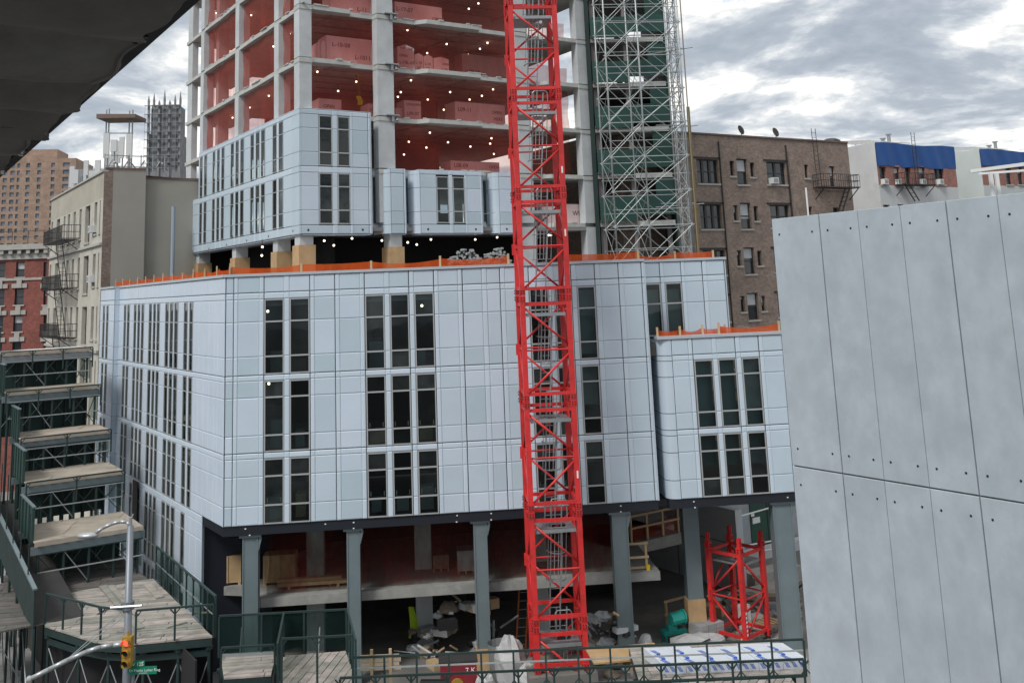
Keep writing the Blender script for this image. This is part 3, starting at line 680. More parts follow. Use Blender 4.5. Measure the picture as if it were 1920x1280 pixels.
# ---------------- red debris nets, each bay of each floor its own sheet
def netsheet(F, s0, s1, z0, z1, n, label, group, mt=None, sag=.06, sd=0):
    r = random.Random(sd); ph = [r.uniform(0,6.28) for _ in range(6)]; m = MB()
    def fn(u, v):
        s = s0+(s1-s0)*u; z = z0+(z1-z0)*v
        e = math.sin(math.pi*u)*math.sin(math.pi*min(1, v*1.02))
        dn = (.5*math.sin(s*3.1+ph[0]+v*1.5)+.35*math.sin(s*7.3+ph[1]-v*3)+.3*math.sin(z*4+ph[2]+s*1.3))*sag
        return F.pt(s + .05*math.sin(z*3.4+ph[3])*(1 if u in (0,1) else 0), n+dn, z + (.05*math.sin(s*2.2+ph[4]) if v == 1 else 0))
    m.grid(fn, max(6, int((s1-s0)/.3)), 9)
    o = m.build('debris_net', mt or M_rednet, None, smooth=True, fix=False, base=F.pt((s0+s1)/2, n, z0)); return tag(o, label, 'net', group)
lbl = {0:'lowest', 1:'second-lowest', 2:'third-lowest', 3:'fourth-lowest', 4:'fifth-lowest', 5:'sixth-lowest', 6:'top'}
fb = [(.78, 4.55, 'beside the corner column', 'F'), (5.55, 13.7, 'left of the crane', 'F'), (14.6, 18.35, 'right of the crane', 'F')]
lb = [(lcol[0]+.36, -.45, 'nearest the corner, side face'), (lcol[1]+.36, lcol[0]-.36, 'in the middle side bay'), (lcol[2]+.36, lcol[1]-.36, 'in the last wide side bay'), (s_e+.55, lcol[2]-.36, 'in the slim end side bay')]
for i in range(1, len(FLZ)-2):
    za, zb2 = FLZ[i], FLZ[i+1]-.24
    for j, (a, b, ds, _) in enumerate(fb):
        if i == 1 and j < 2: za_ = za
        # nets hang well inside on the front, so the floor edge stays free
        n_ = NI-.64 if j < 2 else NI-1.2
        if i == 1 and j == 0: continue
        pass
        top = zb2 if j != 2 or i < 3 else za+1.25
        netsheet(TF, a, b, za+.02, top, n_, 'red net on the %s open floor %s' % (lbl[i], ds), 'red nets on the tower', sd=i*10+j, mt=M_rednet2 if j < 2 else None)
    for j, (a, b, ds) in enumerate(lb):
        if i == 1 and j < 3: continue
        netsheet(TL, a, b, za+.02, zb2, NI-.25 if j < 3 else NI-.9, 'red net on the %s open floor %s' % (lbl[i], ds), 'red nets on the tower', sd=i*10+j+5)
    # rear nets seen against the sky through the floor
    netsheet(TF, .9, 5.0, za+.02, za+1.1, -TD+.2, 'red debris net at the back left of the %s open floor' % lbl[i], 'red nets on the tower', sd=i*10+8)
    netsheet(TF, 13.2, TW-.8, za+.02, za+1.2, -TD+.2, 'red debris net at the back right of the %s open floor' % lbl[i], 'red nets on the tower', sd=i*10+9)
# ---------------- string lights
bm_ = MB(); bm_.ball((0,0,0), .058, 8, 6); bme = bm_.mesh('bulb', M_bulb, smooth=True)
cm_ = MB(); cm_.tube((0,0,.06), (0,0,.4), .012, 4); cm_.tube((0,0,.06),(0,0,.14), .03, 6); cme = cm_.mesh('cord', M_black)
def bulb(p, label='small glowing work bulb strung under a ceiling of the concrete tower', group='work bulbs in the tower'):
    o = bpy.data.objects.new('work_bulb', bme); COL.objects.link(o); o.location = p; tag(o, label, 'light bulb', group)
    c = bpy.data.objects.new('cord', cme); COL.objects.link(c); c.parent = o
    return o
def bl(z, where):
    i = max([k for k in range(len(FLZ)) if FLZ[k] < z] or [0])
    return 'small glowing work bulb on the %s open floor, %s' % (lbl.get(i, 'top'), where)
def bulb_px(px, py, n): s, z = TF.hit(px, py, n); bulb(TF.pt(s, n, z), bl(z, 'by the corner column' if px < 715 else ('right of the crane' if px > 1000 else ('far left of the crane' if px < 840 else 'close left of the crane'))))
for px, py, n in [(764,57,-1.8),(871,63,-2),(837.5,83,-2.2),(914,81,-2.4),(900,92,-3.4),(801,100,-4.2),(878,103,-4.4),(770.5,151,-1.6),(844,173,-2.2),(924.5,168,-2),(903.5,180,-2.6),(751.5,173,-2.7),(746,182,-4),(802,187,-4.2),(880.5,187,-4.3),(832,206,-5.5),
                  (806,249,-2),(766.5,266,-3.5),(799.5,277,-4),(840,267,-2.4),(882,275,-3.5),(921.5,259.5,-2.2),(919,269.5,-3),(926,289,-4.4),(757.5,290,-5),(879,17,-2),(897,7,-1.8),
                  (595,135,-1.8),(668,153.5,-2),(634,171,-3.6),(706,285,-2.5),(1043,65,-3),(1047,92,-3),(1043,10,-3)]: bulb_px(px, py, n)
def bulb_l(px, py, n): s, z = TL.hit(px, py, n); bulb(TL.pt(s, n, z), bl(z, 'last side bay' if px < 440 else ('middle side bay' if px < 510 else 'corner side bay')))
for px, py, n in [(471,29,-1.5),(543,64,-1.5),(436,55,-2),(414,75,-2.5),(470,114,-2),(435,137,-2),(415,153,-2.5),(504,180,-1.8),(468,202,-2),(414,234,-2.5),(436,221,-2),(405.5,25,-2),(512.5,87.5,-1)]: bulb_l(px, py, n)
for px, py in ((608,451.5),(626,460),(492,463),(491,479),(716,451),(764.5,454.5),(781.5,458.5),(808,449),(891,449),(932,445),(1029,441),(1033,441),(660,447)):
    s, z = TF.hit(px, py, -2.4); o = bulb(TF.pt(s, -2.4, z), 'white work bulb glowing in the dark open storey above the podium roof', 'work bulbs at roof level')
# ------------------------------------------------------------------ red tower crane mast, aligned with the front
co = atY(997.5, 1000, 37.6); KF = Frame(co, AF); KW = 1.735; SEC = 3.835; LEG = .19
crane = thing('tower_crane', (KF.pt(KW/2, -KW/2, GZ).x, KF.pt(KW/2, -KW/2, GZ).y, GZ), 'tall red lattice crane mast standing in front of the panelled podium', 'crane')
def crane_section(parent, F, zt, h, wdt, depth=None, lad=True, plat=True, seed=0):
    """one mast section, top joint at zt"""
    d = depth or wdt; zb = zt-h
    root = MB()
    P = {'fl': (0, 0), 'fr': (wdt, 0), 'bl': (0, -d), 'br': (wdt, -d)}
    for k, (s, n) in P.items():
        m = MB(); m.box(F, s-LEG/2, s+LEG/2, n-LEG/2, n+LEG/2, zb+.004, zt-.004)
        o = m.build('leg', M_red, parent)
        # splice shoe with bolts
        q = MB(); q.box(F, s-LEG/2-.018, s+LEG/2+.018, n-LEG/2-.018, n+LEG/2+.018, zt-.24, zt-.008)
        q.box(F, s-LEG/2-.018, s+LEG/2+.018, n-LEG/2-.018, n+LEG/2+.018, zb+.008, zb+.24); tag(q.build('splice', M_red, o), kind='stuff')
        q = MB()
        for zz_ in (zt-.17, zt-.08, zb+.08, zb+.17):
            q.tube(F.pt(s-.05, n+LEG/2+.01, zz_), F.pt(s-.05, n+LEG/2+.05, zz_), .024, 6); q.tube(F.pt(s+.05, n+LEG/2+.01, zz_), F.pt(s+.05, n+LEG/2+.05, zz_), .024, 6)
            q.tube(F.pt(s-LEG/2-.05, n, zz_), F.pt(s-LEG/2-.01, n, zz_), .024, 6)
        q.build('bolt', M_black, o)
    r = .042
    faces = [((0,0),(wdt,0),1), ((0,-d),(wdt,-d),-1), ((0,0),(0,-d),1), ((wdt,0),(wdt,-d),-1)]
    for (a, b, sg) in faces:
        m = MB(); A = lambda z: F.pt(a[0], a[1], z); B = lambda z: F.pt(b[0], b[1], z)
        for zz_ in (zt-.34, zb+.24): m = MB(); m.bar(A(zz_), B(zz_), .09, .12); m.build('strut', M_red, parent)
        m = MB(); m.tube(A(zt-2.02), B(zt-2.02), .035, 6); m.build('strut', M_red, parent)
        if sg > 0: d1, d2 = (A(zt-.42), B(zt-1.9)), (B(zt-2.12), A(zb+.18))
        else: d1, d2 = (B(zt-.42), A(zt-1.9)), (A(zt-2.12), B(zb+.18))
        for p, q_ in (d1, d2): m = MB(); m.tube(p, q_, r, 8); m.build('diagonal_brace', M_red, parent, smooth=True)
    m = MB()
    for zz_ in (zt-2.02,):   # gussets at mid height
        m.box(F, -.16, -.09, -d-.06, -d+.06, zz_-.25, zz_+.18); m.box(F, wdt-.02, wdt+.0, -d-.14, -d+.1, zt-.5, zt-.28)
    m.build('gusset', M_red, parent)
    if plat:
        zp = zt-.70; m = MB()
        m.box(F, .12, wdt-.12, -d+.12, -d*.62, zp-.05, zp); m.box(F, .12, wdt*.42, -d*.62, -.06, zp-.05, zp); m.box(F, wdt*.78, wdt-.12, -d*.62, -.06, zp-.05, zp); m.box(F, wdt*.42, wdt*.78, -.5, -.06, zp-.05, zp)
        m.box(F, .12, wdt-.12, -.06, -.02, zp-.09, zp+.03); m.build('platform', M_galv, parent)
    if lad:
        zp = zt-.70; z0, z1 = zp-SEC+.02, zp+.95
        b0, b1 = (wdt*.44, -d*.52), (wdt*.62, -d*.58)
        hw = .19; m = MB()
        L0 = lambda t, o_: F.pt(b0[0]+(b1[0]-b0[0])*t+o_, b0[1]+(b1[1]-b0[1])*t, z0+(z1-z0)*t)
        m.bar(L0(0,-hw), L0(1,-hw), .05, .05); m.bar(L0(0,hw), L0(1,hw), .05, .05)
        k = int((z1-z0)/.3)
        for i in range(1, k): m.tube(L0(i/k,-hw), L0(i/k,hw), .014, 4)
        o = m.build('ladder', M_galv, parent)
        m = MB()
        hoops = [.42, .62, .8]
        def hp(t, a): c = L0(t, 0); return c + F.d*(-.36*math.cos(a)*1.0) + F.n*(.1+.62*math.sin(a))
        for t in hoops:
            pts = [hp(t, math.pi*i/8) for i in range(9)]
            for p, q_ in zip(pts, pts[1:]): m.bar(p, q_, .05, .02)
        for i in (1, 3, 4, 5, 7):
            a = math.pi*i/8; m.bar(hp(hoops[0], a), hp(hoops[-1], a), .025, .012)
        m.build('safety_cage', M_galv, o)
        m = MB(); c = [F.pt(wdt*.45, -.62, zp), F.pt(wdt*.45, -.62, zp+.85), F.pt(wdt*.5, -.62, zp+.95), F.pt(wdt*.76, -.62, zp+.95), F.pt(wdt*.8, -.62, zp+.85), F.pt(wdt*.8, -.62, zp)]
        m.path(c, .022, 6); m.build('handrail', M_galv, parent)
J0 = -.267
for k in range(-3, 7):
    zt = J0 + SEC*k
    if k == -3: crane_section(crane, KF, zt, zt+13.35, KW, lad=True, seed=k)
    else: crane_section(crane, KF, zt, SEC, KW, seed=k)
# white tally marks stencilled on the legs
m = MB()
for px, py in ((1054,318),(1060,436),(1083,889)): 
    s, z = KF.hit(px, py, LEG/2+.004); m.quad(KF.pt(s-.03,LEG/2+.004,z-.13), KF.pt(s+.03,LEG/2+.004,z-.13), KF.pt(s+.03,LEG/2+.004,z+.13), KF.pt(s-.03,LEG/2+.004,z+.13))
tag(m.build('stencil', M_white, crane, fix=False), kind='stuff')
m = MB(); m.box(KF, -.35, KW+.35, -KW-.35, .35, GZ, -13.36); m.build('concrete_footing', M_site, crane)

# ------------------------------------------------------------------ spare crane section standing on the site
cl, crr = atZ(1340, 1199, GZ+.02), atZ(1441, 1196, GZ+.02)
mid = (cl+crr)/2; ang2 = math.degrees(math.atan2(crr.y-cl.y, crr.x-cl.x)); side = (crr-cl).length/math.sqrt(2)
# front corner towards the eye: rotate the square by 45 degrees
fc = mid + Vector((math.sin(R(ang2)), -math.cos(R(ang2)), 0))*((crr-cl).length/2)
SPF = Frame(fc, ang2+45)   # s to the right leg, n = towards; depth goes to the left leg
spare = thing('crane_section', (mid.x, mid.y, GZ), 'short spare red crane section standing upright on the site beside the right-hand columns', 'crane section')
crane_section(spare, SPF, GZ+.15+3.7, 3.7, side, lad=False, plat=True)
m = MB()
for s, n in ((0,0),(side,0),(0,-side),(side,-side)):
    for o_ in (-.05, .05): m.box(SPF, s+o_-.022, s+o_+.022, n-.07, n+.07, GZ+3.85, GZ+4.2)
m.build('fish_plate', M_red, spare)
m = MB(); s_, z_ = SPF.hit(1385, 1190, LEG/2+.005); 
for i in range(6): m.box(SPF, -.04, .04, LEG/2+.002, LEG/2+.006, GZ+.5+i*.16, GZ+.6+i*.16)
tag(m.build('stencil', M_white, spare), kind='stuff')
for s in (0, ): pass

# ------------------------------------------------------------------ scaffold tower on the right end of the concrete tower
SO = atY(1147, 300, 56); SF = Frame(SO, AF)
sp = [SF.S(1147,300), SF.S(1210,300), SF.S(1289,300)]; SDp = -3.0
zl0 = SF.Z(1210, 293); LV = 1.98
zlev = [zl0 + LV*i for i in range(-3, 8)]; zlev[0] = 1.0; MIDZ = [z+LV*.47 for z in zlev]
scaf = thing('scaffold_tower', (SF.pt(sp[1],-1.5,0).x, SF.pt(sp[1],-1.5,0).y, .6), 'tall white steel scaffold with crossed braces in front of green enclosed floors', 'scaffold')
for n in (0.0, SDp):
    for s in sp:
        m = MB(); m.tube(SF.pt(s,n,.6), SF.pt(s,n,zlev[-1]+1), .05, 8); m.build('standard', M_scaf, scaf, smooth=True)
    for i, z in enumerate(zlev):
        m = MB(); m.tube(SF.pt(sp[0]-.15,n,z), SF.pt(sp[-1]+.15,n,z), .032, 6); 
        m.build('ledger', M_scaf, scaf)
        m = MB(); m.tube(SF.pt(sp[0]-.1,n,MIDZ[i]), SF.pt(sp[-1]+.1,n,MIDZ[i]), .022, 5); m.build('guard_tube', M_scaf, scaf)
        for s in sp:
            q = MB(); q.tube(SF.pt(s,n,z-.09), SF.pt(s,n,z+.09), .075, 6); q.build('coupler', M_scaf, scaf)
    for i in range(len(zlev)-1):
        for a, b in zip(sp, sp[1:]):
            for f in ((zlev[i], zlev[i+1]), (zlev[i+1], zlev[i])):
                m = MB(); m.tube(SF.pt(a,n,f[0]+.04), SF.pt(b,n,f[1]-.04), .019, 5); m.build('cross_brace', M_scaf, scaf)
for i in range(len(zlev)-1):
    for s in sp:
        m = MB(); m.tube(SF.pt(s,0,zlev[i]), SF.pt(s,SDp,zlev[i]), .026, 5); m.build('transom', M_scaf, scaf)
        m = MB(); m.tube(SF.pt(s,0,zlev[i]+.05), SF.pt(s,SDp,zlev[i+1]-.05), .02, 5); m.tube(SF.pt(s,SDp,zlev[i]+.05), SF.pt(s,0,zlev[i+1]-.05), .02, 5); m.build('side_brace', M_scaf, scaf)
# hoist mast to its right
HF = Frame(atY(1272, 300, 58.6), AF); hw = .42
hm = thing('hoist_mast', (HF.pt(.3,-.3,0).x, HF.pt(.3,-.3,0).y, .6), 'slender grey lattice hoist mast at the right edge of the scaffold', 'mast')
for s, n in ((0,0),(hw,0),(0,-hw),(hw,-hw)):
    m = MB(); m.tube(HF.pt(s,n,.6), HF.pt(s,n,24), .04, 6); m.build('mast_leg', M_scaf, hm)
m = MB(); z = .8; k = 0
while z < 23.5:
    for a, b in (((0,0),(hw,0)),((0,-hw),(hw,-hw)),((0,0),(0,-hw)),((hw,0),(hw,-hw))):
        m.tube(HF.pt(a[0],a[1],z), HF.pt(b[0],b[1],z), .02, 4); p, q_ = (a, b) if k % 2 else (b, a); m.tube(HF.pt(p[0],p[1],z), HF.pt(q_[0],q_[1],z+.62), .018, 4)
    z += .62; k += 1
tag(m.build('lacing', M_scaf, hm), kind='stuff')
for i, z in enumerate((4.5, 9.2, 14, 18.8)):
    m = MB(); m.tube(HF.pt(-1.2,-1.5,z), HF.pt(hw+.9,.2,z), .03, 5); m.tube(HF.pt(-1.2,-.1,z+.1), HF.pt(hw+.5,-.4,z+.1), .03, 5); m.build('tie', M_scaf, hm)
m = MB(); m.tube(HF.pt(hw+.35,.1,.6), HF.pt(hw+.35,.1,24), .04, 6)
o = tag(m.build('service_pipe', mat('brown_pipe',(.30,.24,.17),.6), None, base=HF.pt(hw+.35,.1,.6)), 'thin brown pipe rising beside the hoist mast', 'pipe')
m = MB(); m.tube(HF.pt(hw+.05,.3,.6), HF.pt(hw+.05,.3,24), .035, 6); m.build('rail', M_scaf, hm)
# ------------------------------------------------------------------ green enclosed floors behind the scaffold
GF = Frame(atY(1121, 300, 60.2), AF); gs0, gs1 = 0.0, GF.S(1262, 300)
enc = thing('enclosed_floors', (GF.pt(2,-2,0).x, GF.pt(2,-2,0).y, .6), 'green plywood enclosed floors with pale slab edges behind the white scaffold', 'building')
gx = GF.S(1190, 300); M_encg = mat('enclosure_green', (.016,.066,.053), .6, noise=.2, nscale=1.2, objvar=.12)
for i, z in enumerate(FLZ):
    m = MB(); m.box(GF, gx, gs1-.1, -7, -.05, z-.3, z); m.build('slab_edge', M_slab, enc)
    m = MB(); m.box(GF, gs0, gx-.02, -7, -.25, z-.26, z-.02); m.build('slab', M_ceil, enc)
    m = MB(); m.box(GF, gs0, gx-.1, -.24, -.16, z+.02, z+.14); m.build('toe_board', M_lumber, enc)
    if i < len(FLZ)-1:
        hh = 1.35 if i > 1 else 1.5
        m = MB(); m.box(GF, gs0, gx-.02, -.15, -.1, z+.0, z+hh); m.build('plywood_panel', M_encg, enc)
        m = MB(); m.box(GF, gx+.02, gs1, -.12, -.06, z+.35, z+hh+.1); m.build('plywood_panel', M_encg, enc)
        m = MB(); m.box(GF, gs1-1.15, gs1, -.2, -.14, z+hh+.12, FLZ[i+1]-.3); m.build('plywood_panel', M_encg, enc)
        if i < 3:
            m = MB(); m.box(GF, gs0, gs1, -3.4, -3.3, z, FLZ[i+1]-.3); m.build('inner_wall', M_dark, enc)
        else:
            m = MB(); m.box(GF, gs0, gs0+1.1, -6.5, -6.4, z, FLZ[i+1]-.3); m.box(GF, gs1-1.9, gs1-1.5, -6.5, -6.4, z, FLZ[i+1]-.3); m.box(GF, gs0, gs1, -6.5, -6.4, z+2.1, FLZ[i+1]-.3); m.box(GF, gs0, gs1, -6.5, -6.4, z, z+1.2); m.build('inner_wall', M_dark, enc)
m = MB(); m.box(GF, gs0-.28, gs0-.05, -3, -.3, .6, 24); m.build('corner_strip', mat('dark_green_ply',(.012,.03,.027),.7), enc)
m = MB(); m.box(GF, gs1-.02, gs1+.03, -6.4, -.05, .6, 24); m.build('side_panel', M_greenply, enc)
for s in (gs0+.2, gx, gs1-.3): m = MB(); m.box(GF, s-.12, s+.12, -1.0, -.7, .6, 24); m.build('column', M_ceil, enc)
# ------------------------------------------------------------------ steel columns, first floor slab and the dark open storey under the podium
def steel_col(a0, a1, ytop, ybase_z, n=-.15, dep=.5, ply=None, ang=AF):
    s0, s1 = FR.S(a0, 1080, n), FR.S(a1, 1080, n)
    m = MB(); lip = .05
    m.box(FR, s0+.03, s1-.03, n-dep+.03, n-.03, ybase_z, H4-.37)
    m.box(FR, s0, s0+lip, n-dep, n, ybase_z, H4-.37); m.box(FR, s1-lip, s1, n-dep, n, ybase_z, H4-.37)
    o = m.build('steel_column', M_steelcol, pod)
    q = MB(); q.box(FR, s0-.12, s1+.12, n-dep-.08, n+.06, H4-.46, H4-.372); q.bar(FR.pt(s1-.02,n-.03,H4-.95), FR.pt(s1+.1,n-.03,H4-.47), .03, .1); q.build('cap_plate', M_steelcol, o)
    if ply is not None:
        q = MB(); q.box(FR, s0-.05, s1+.05, n-dep-.05, n+.05, ybase_z, ply); q.build('plywood_casing', M_wood, o)
    return s0, s1
steel_col(454, 483.5, 1005, GZ); steel_col(650.5, 675.5, 995, GZ)
steel_col(890.5, 916, 983, GZ, ply=FR.Z(902, 1217, -.15)); steel_col(1153, 1183, 965, GZ, ply=FR.Z(1168, 1212, -.15)); steel_col(1459, 1496, 940, GZ)
s0, s1 = FR.S(1288, 1080, -2.2), FR.S(1317, 1080, -2.2)
m = MB(); m.box(FR, s0, s1, -2.75, -2.2, GZ, H4-.3); o = m.build('steel_column', M_steelcol, pod)
q = MB(); q.box(FR, s0-.05, s1+.05, -2.8, -2.15, GZ, FR.Z(1300, 1124, -2.15)); q.build('plywood_casing', M_wood, o)
NS = -.9; M_shadeslab = mat('shaded_slab_concrete', (.27,.27,.255), .9, noise=.2, nscale=1.6, bump=.2, bscale=7, stain=((.36,.35,.33),.6,2.2))  # darker copy of the slab concrete; shade under the podium painted in
ZS1 = FR.Z(860, 1096, NS); ZS0 = FR.Z(860, 1113, NS)
m = MB()
sa, sb2 = FR.S(489, 1125, NS), FR.S(1238, 1080, NS)
m2 = MB(); prism(m2, [(p.x,p.y) for p in (FR.pt(sa,NS,0), FR.pt(sb2,NS,0), FR.pt(sb2,-6,0), FR.pt(sb2+2.5,-8.5,0), FR.pt(sb2+2.5,-14,0), FL.pt(-10,-13,0), FL.pt(-3.2,-.6,0), FR.pt(sa-.9,-2.6,0))], ZS0, ZS1); slab1 = m2.build('first_floor_slab', M_shadeslab, pod)
# the far slab edge round the light well
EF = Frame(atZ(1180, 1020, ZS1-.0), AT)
m = MB(); m.box(EF, -1, EF.S(1279, 1000), -5, 0, ZS0-.15, ZS1); m.build('slab_edge', M_shadeslab, pod)
# dark core walls and inner columns
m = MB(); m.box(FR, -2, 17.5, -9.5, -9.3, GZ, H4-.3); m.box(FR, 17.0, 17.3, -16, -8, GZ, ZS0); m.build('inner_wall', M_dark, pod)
for s in (3.1, 7.6, 12.5):
    m = MB(); m.box(FR, s-.35, s+.35, -4.2, -3.5, GZ, ZS0); m.box(FR, s-.35, s+.35, -4.2, -3.5, ZS1, H4-.3); m.build('inner_column', M_conc, pod)
# red net along the first floor edge
netsheet(FR, sa+.2, FR.S(1150, 1020, -1.3), ZS1+.02, H4-.4, -1.35, 'dark red debris net hung along the open first floor under the podium', 'red nets under the podium', mt=net('red_net_dense', (.16, .03, .026), .62), sag=.05, sd=77)
netsheet(EF, .3, EF.S(1277, 990), ZS1+.02, ZS1+.7, -.25, 'red net low along the wooden railing at the light well', 'red nets under the podium', sd=78)
# timber guard rails
def guard(F, s0, s1, n, z0, h, label, posts=4, rails=(1.0, .55)):
    t = thing('guard_rail', F.pt((s0+s1)/2, n, z0), label, 'guard rail')
    for i in range(posts):
        s = s0+(s1-s0)*i/(posts-1); m = MB(); m.box(F, s-.05, s+.05, n-.05, n+.05, z0, z0+h); m.build('post', M_lumber, t)
    for r_ in rails:
        m = MB(); m.box(F, s0-.1, s1+.1, n+.052, n+.09, z0+h*r_-.07, z0+h*r_+.02); m.build('rail', M_lumber, t)
    return t
guard(EF, .25, EF.S(1275, 980), -.15, ZS1, 1.15, 'timber guard rail along the slab edge at the light well', 4)
guard(FR, sb2-1.2, sb2-.45, NS-.4, ZS1, 1.05, 'timber guard rail with a yellow foot at the slab end', 2, (1.0,.5,.12))
m = MB(); m.box(FR, sb2-.5, sb2-.35, NS-.38, NS-.2, ZS1, ZS1+.2); tag(m.build('yellow_block', mat('yellow_paint',(.62,.45,.02),.5), None, base=FR.pt(sb2-.45,NS-.3,ZS1)), 'small yellow block at the foot of the timber rail on the slab end', 'block')
# stored materials on the first floor
def crate(F, px0, px1, pyt, n, z0, dep, label, name='plywood_crate', mt=None, cat='crate', slats=True, group=None):
    s0, s1 = F.S(px0, 1060, n), F.S(px1, 1060, n); zt = F.Z((px0+px1)/2, pyt, n)
    t = thing(name, F.pt((s0+s1)/2, n-dep/2, z0), label, cat, group)
    m = MB(); m.box(F, s0, s1, n-dep, n, z0+.1, zt); m.build('body', mt or M_wood, t)
    m = MB()
    for k in (0,.45,.9): m.box(F, s0+(s1-s0)*k, s0+(s1-s0)*k+.1*(s1-s0), n-dep, n, z0, z0+.098)
    m.build('skid', M_lumber, t)
    if slats:
        m = MB()
        for k in (0.02,.5,.95): m.box(F, s0+(s1-s0)*k, s0+(s1-s0)*k+.06, n, n+.03, z0+.1, zt)
        m.build('batten', M_lumber, t)
    return t
crate(FR, 398, 452, 1042, -3.0, ZS1, 1.0, 'pale plywood crate behind the first steel column on the first floor')
crate(FR, 493, 554, 1040, -2.6, ZS1, .8, 'tall plywood sheet stack right of the first steel column')
crate(FR, 858, 889, 1032, -2.4, ZS1, .9, 'grey wrapped pallet stack left of the third steel column', 'wrapped_pallet', mat('shrink_wrap',(.42,.41,.42),.35,noise=.2,nscale=6), 'pallet', slats=False)
crate(FR, 812, 842, 1040, -3.0, ZS1, .9, 'low brown bundle beside the grey wrapped pallet', 'wrapped_bundle', mat('brown_wrap',(.25,.17,.13),.7,noise=.3,nscale=5), 'bundle', slats=False)
for k, (a, b, y, n) in enumerate(((520,640,1083,-2.0),(520,655,1091,-1.8))):
    t = FR.S(a, y, n), FR.S(b, y, n); m = MB(); m.box(FR, t[0], t[1], n-.3, n, ZS1+.12+k*.0, ZS1+.24+.1*(1-k))
    m.box(FR, t[0]+.4, t[0]+.5, n-.3, n, ZS1, ZS1+.118); m.box(FR, t[1]-.5, t[1]-.4, n-.3, n, ZS1, ZS1+.118)
    tag(m.build('lumber_stack', M_lumber, None, base=FR.pt((t[0]+t[1])/2, n, ZS1)), ('rear' if k == 0 else 'front')+' stack of long boards on the first floor between first two columns', 'lumber', 'board stacks on the first floor')
for px, py in ((715,1120),(975,985)):
    pass
# ------------------------------------------------------------------ open lot behind on the right: retaining wall, green gate, rubble
WF = Frame(atY(1381, 1000, 50), BL+180)
zt = WF.Z(1381, 957)
wl_ = thing('retaining_wall', WF.pt(0,-.2,GZ), 'thick dark concrete wall with a bright end behind the spare crane section', 'wall')
m = MB(); m.box(WF, -8, 0, -.45, 0, GZ, zt); m.build('wall', M_conc, wl_)
m = MB(); m.box(WF, -8, -.05, .002, .012, zt-1.6, zt-1.57); m.box(WF, -4.2, -4.16, .002, .012, GZ, zt); m.build('joint', M_dark, wl_)
gB = Frame(atY(1395, 1000, 56), AT)
rb_ = thing('rear_shed', gB.pt(2,-1,GZ), 'grey site shed with a green double door behind the steel columns', 'shed')
m = MB(); m.box(gB, -2.5, 9, -4, 0, GZ, gB.Z(1420, 925)); m.build('wall', mat('grey_render',(.34,.35,.36),.85,noise=.15), rb_)
m = MB(); m.box(gB, gB.S(1407,985), gB.S(1462,985), .0, .06, gB.Z(1430,1022), gB.Z(1430,930)); gd = m.build('door', mat('door_green',(.012,.06,.04),.5,noise=.1), rb_)
m = MB(); m.box(gB, gB.S(1438,985), gB.S(1439,985), .06, .075, gB.Z(1430,1022), gB.Z(1430,930)); m.build('door_gap', M_black, gd)
m = MB(); m.box(gB, gB.S(1410,985), gB.S(1424,985), .06, .08, gB.Z(1416,980), gB.Z(1416,969)); m.box(gB, gB.S(1408,985), gB.S(1414,985), .06, .08, gB.Z(1412,967), gB.Z(1412,961)); m.build('notice', M_white, gd)
m = MB(); m.box(gB, gB.S(1386,985), gB.S(1399,985), .0, .05, gB.Z(1392,996), gB.Z(1392,962)); m.build('window', mat('pale_glass',(.3,.36,.42),.2), rb_)
m = MB(); m.box(gB, -2, 9, .3, .9, GZ, gB.Z(1430,1030,.9)); m.build('plinth', M_conc, rb_)
for y0, y1 in ((970,948),(1026,1012),(1042,1027)):
    m = MB(); m.tube(gB.pt(gB.S(1378,y0,1.2),1.2,gB.Z(1378,y0,1.2)), gB.pt(gB.S(1456,y1,1.2),1.2,gB.Z(1456,y1,1.2)), .04, 6)
    tag(m.build('white_pipe_rail', M_white, None, base=gB.pt(2,1.2,gB.Z(1400,y0,1.2))), {970:'upper', 1026:'middle', 1042:'lower'}[y0]+' white pipe rail in front of the green door', 'rail', 'pipe rails by the green door')
# rubble and offcuts
rr = random.Random(11); m = MB()
for i in range(420):
    p = atZ(rr.uniform(1385,1500), rr.uniform(1088,1215), GZ); k = rr.uniform(.05,.22)
    m.ball(p+Vector((0,0,k*.3)), k, 5, 3, (1,rr.uniform(.6,1.3),rr.uniform(.4,.8)), .6, rr)
tag(m.build('rubble', mat('rubble',(.22,.21,.20),.95,noise=.4,nscale=2.5,stain=((.4,.36,.3),.7,1.2)), None), 'loose grey rubble on the ground round the spare crane section', 'rubble', kind='stuff')
bricks = mat('loose_brick', (.25,.13,.09), .9, noise=.3, nscale=4, objvar=.3)
for i in range(26):
    p = atZ(rr.uniform(1398,1450), rr.uniform(1108,1160), GZ); f_ = Frame(p, rr.uniform(0,180)); m = MB(); z = GZ+rr.uniform(0,.15); m.box(f_, -.12, .12, -.06, .06, z, z+.075)
    tag(m.build('brick', bricks, None, base=p), 'loose brown brick lying in the rubble by the spare crane section', 'brick', 'loose bricks in the rubble')
def block(px, py, wd, dp, ht, ang, mt, name, label, cat, group=None):
    p = atZ(px, py, GZ); f_ = Frame(p, ang); m = MB(); m.box(f_, -wd/2, wd/2, -dp, 0, GZ, GZ+ht); return tag(m.build(name, mt, None, base=p), label, cat, group), f_
M_sheet = mat('white_sheet', (.6,.6,.58), .6, noise=.15, nscale=4)
for px, py, wd, dp, ht, a, ds in ((1415,1168,1.0,.5,.25,20,'by the crossed red braces'),(1402,1182,.5,.4,1.0,33,'standing upright between the red legs')):
    block(px, py, wd, dp, ht, a, M_sheet, 'white_board', 'white board '+ds+' of the spare crane section', 'board')
o, f_ = block(1445, 1132, 2.6, .9, .6, 28, mat('stone_block',(.36,.34,.31),.9,noise=.25,nscale=3), 'stone_block', 'long grey stone block in the rubble behind the red section', 'stone')
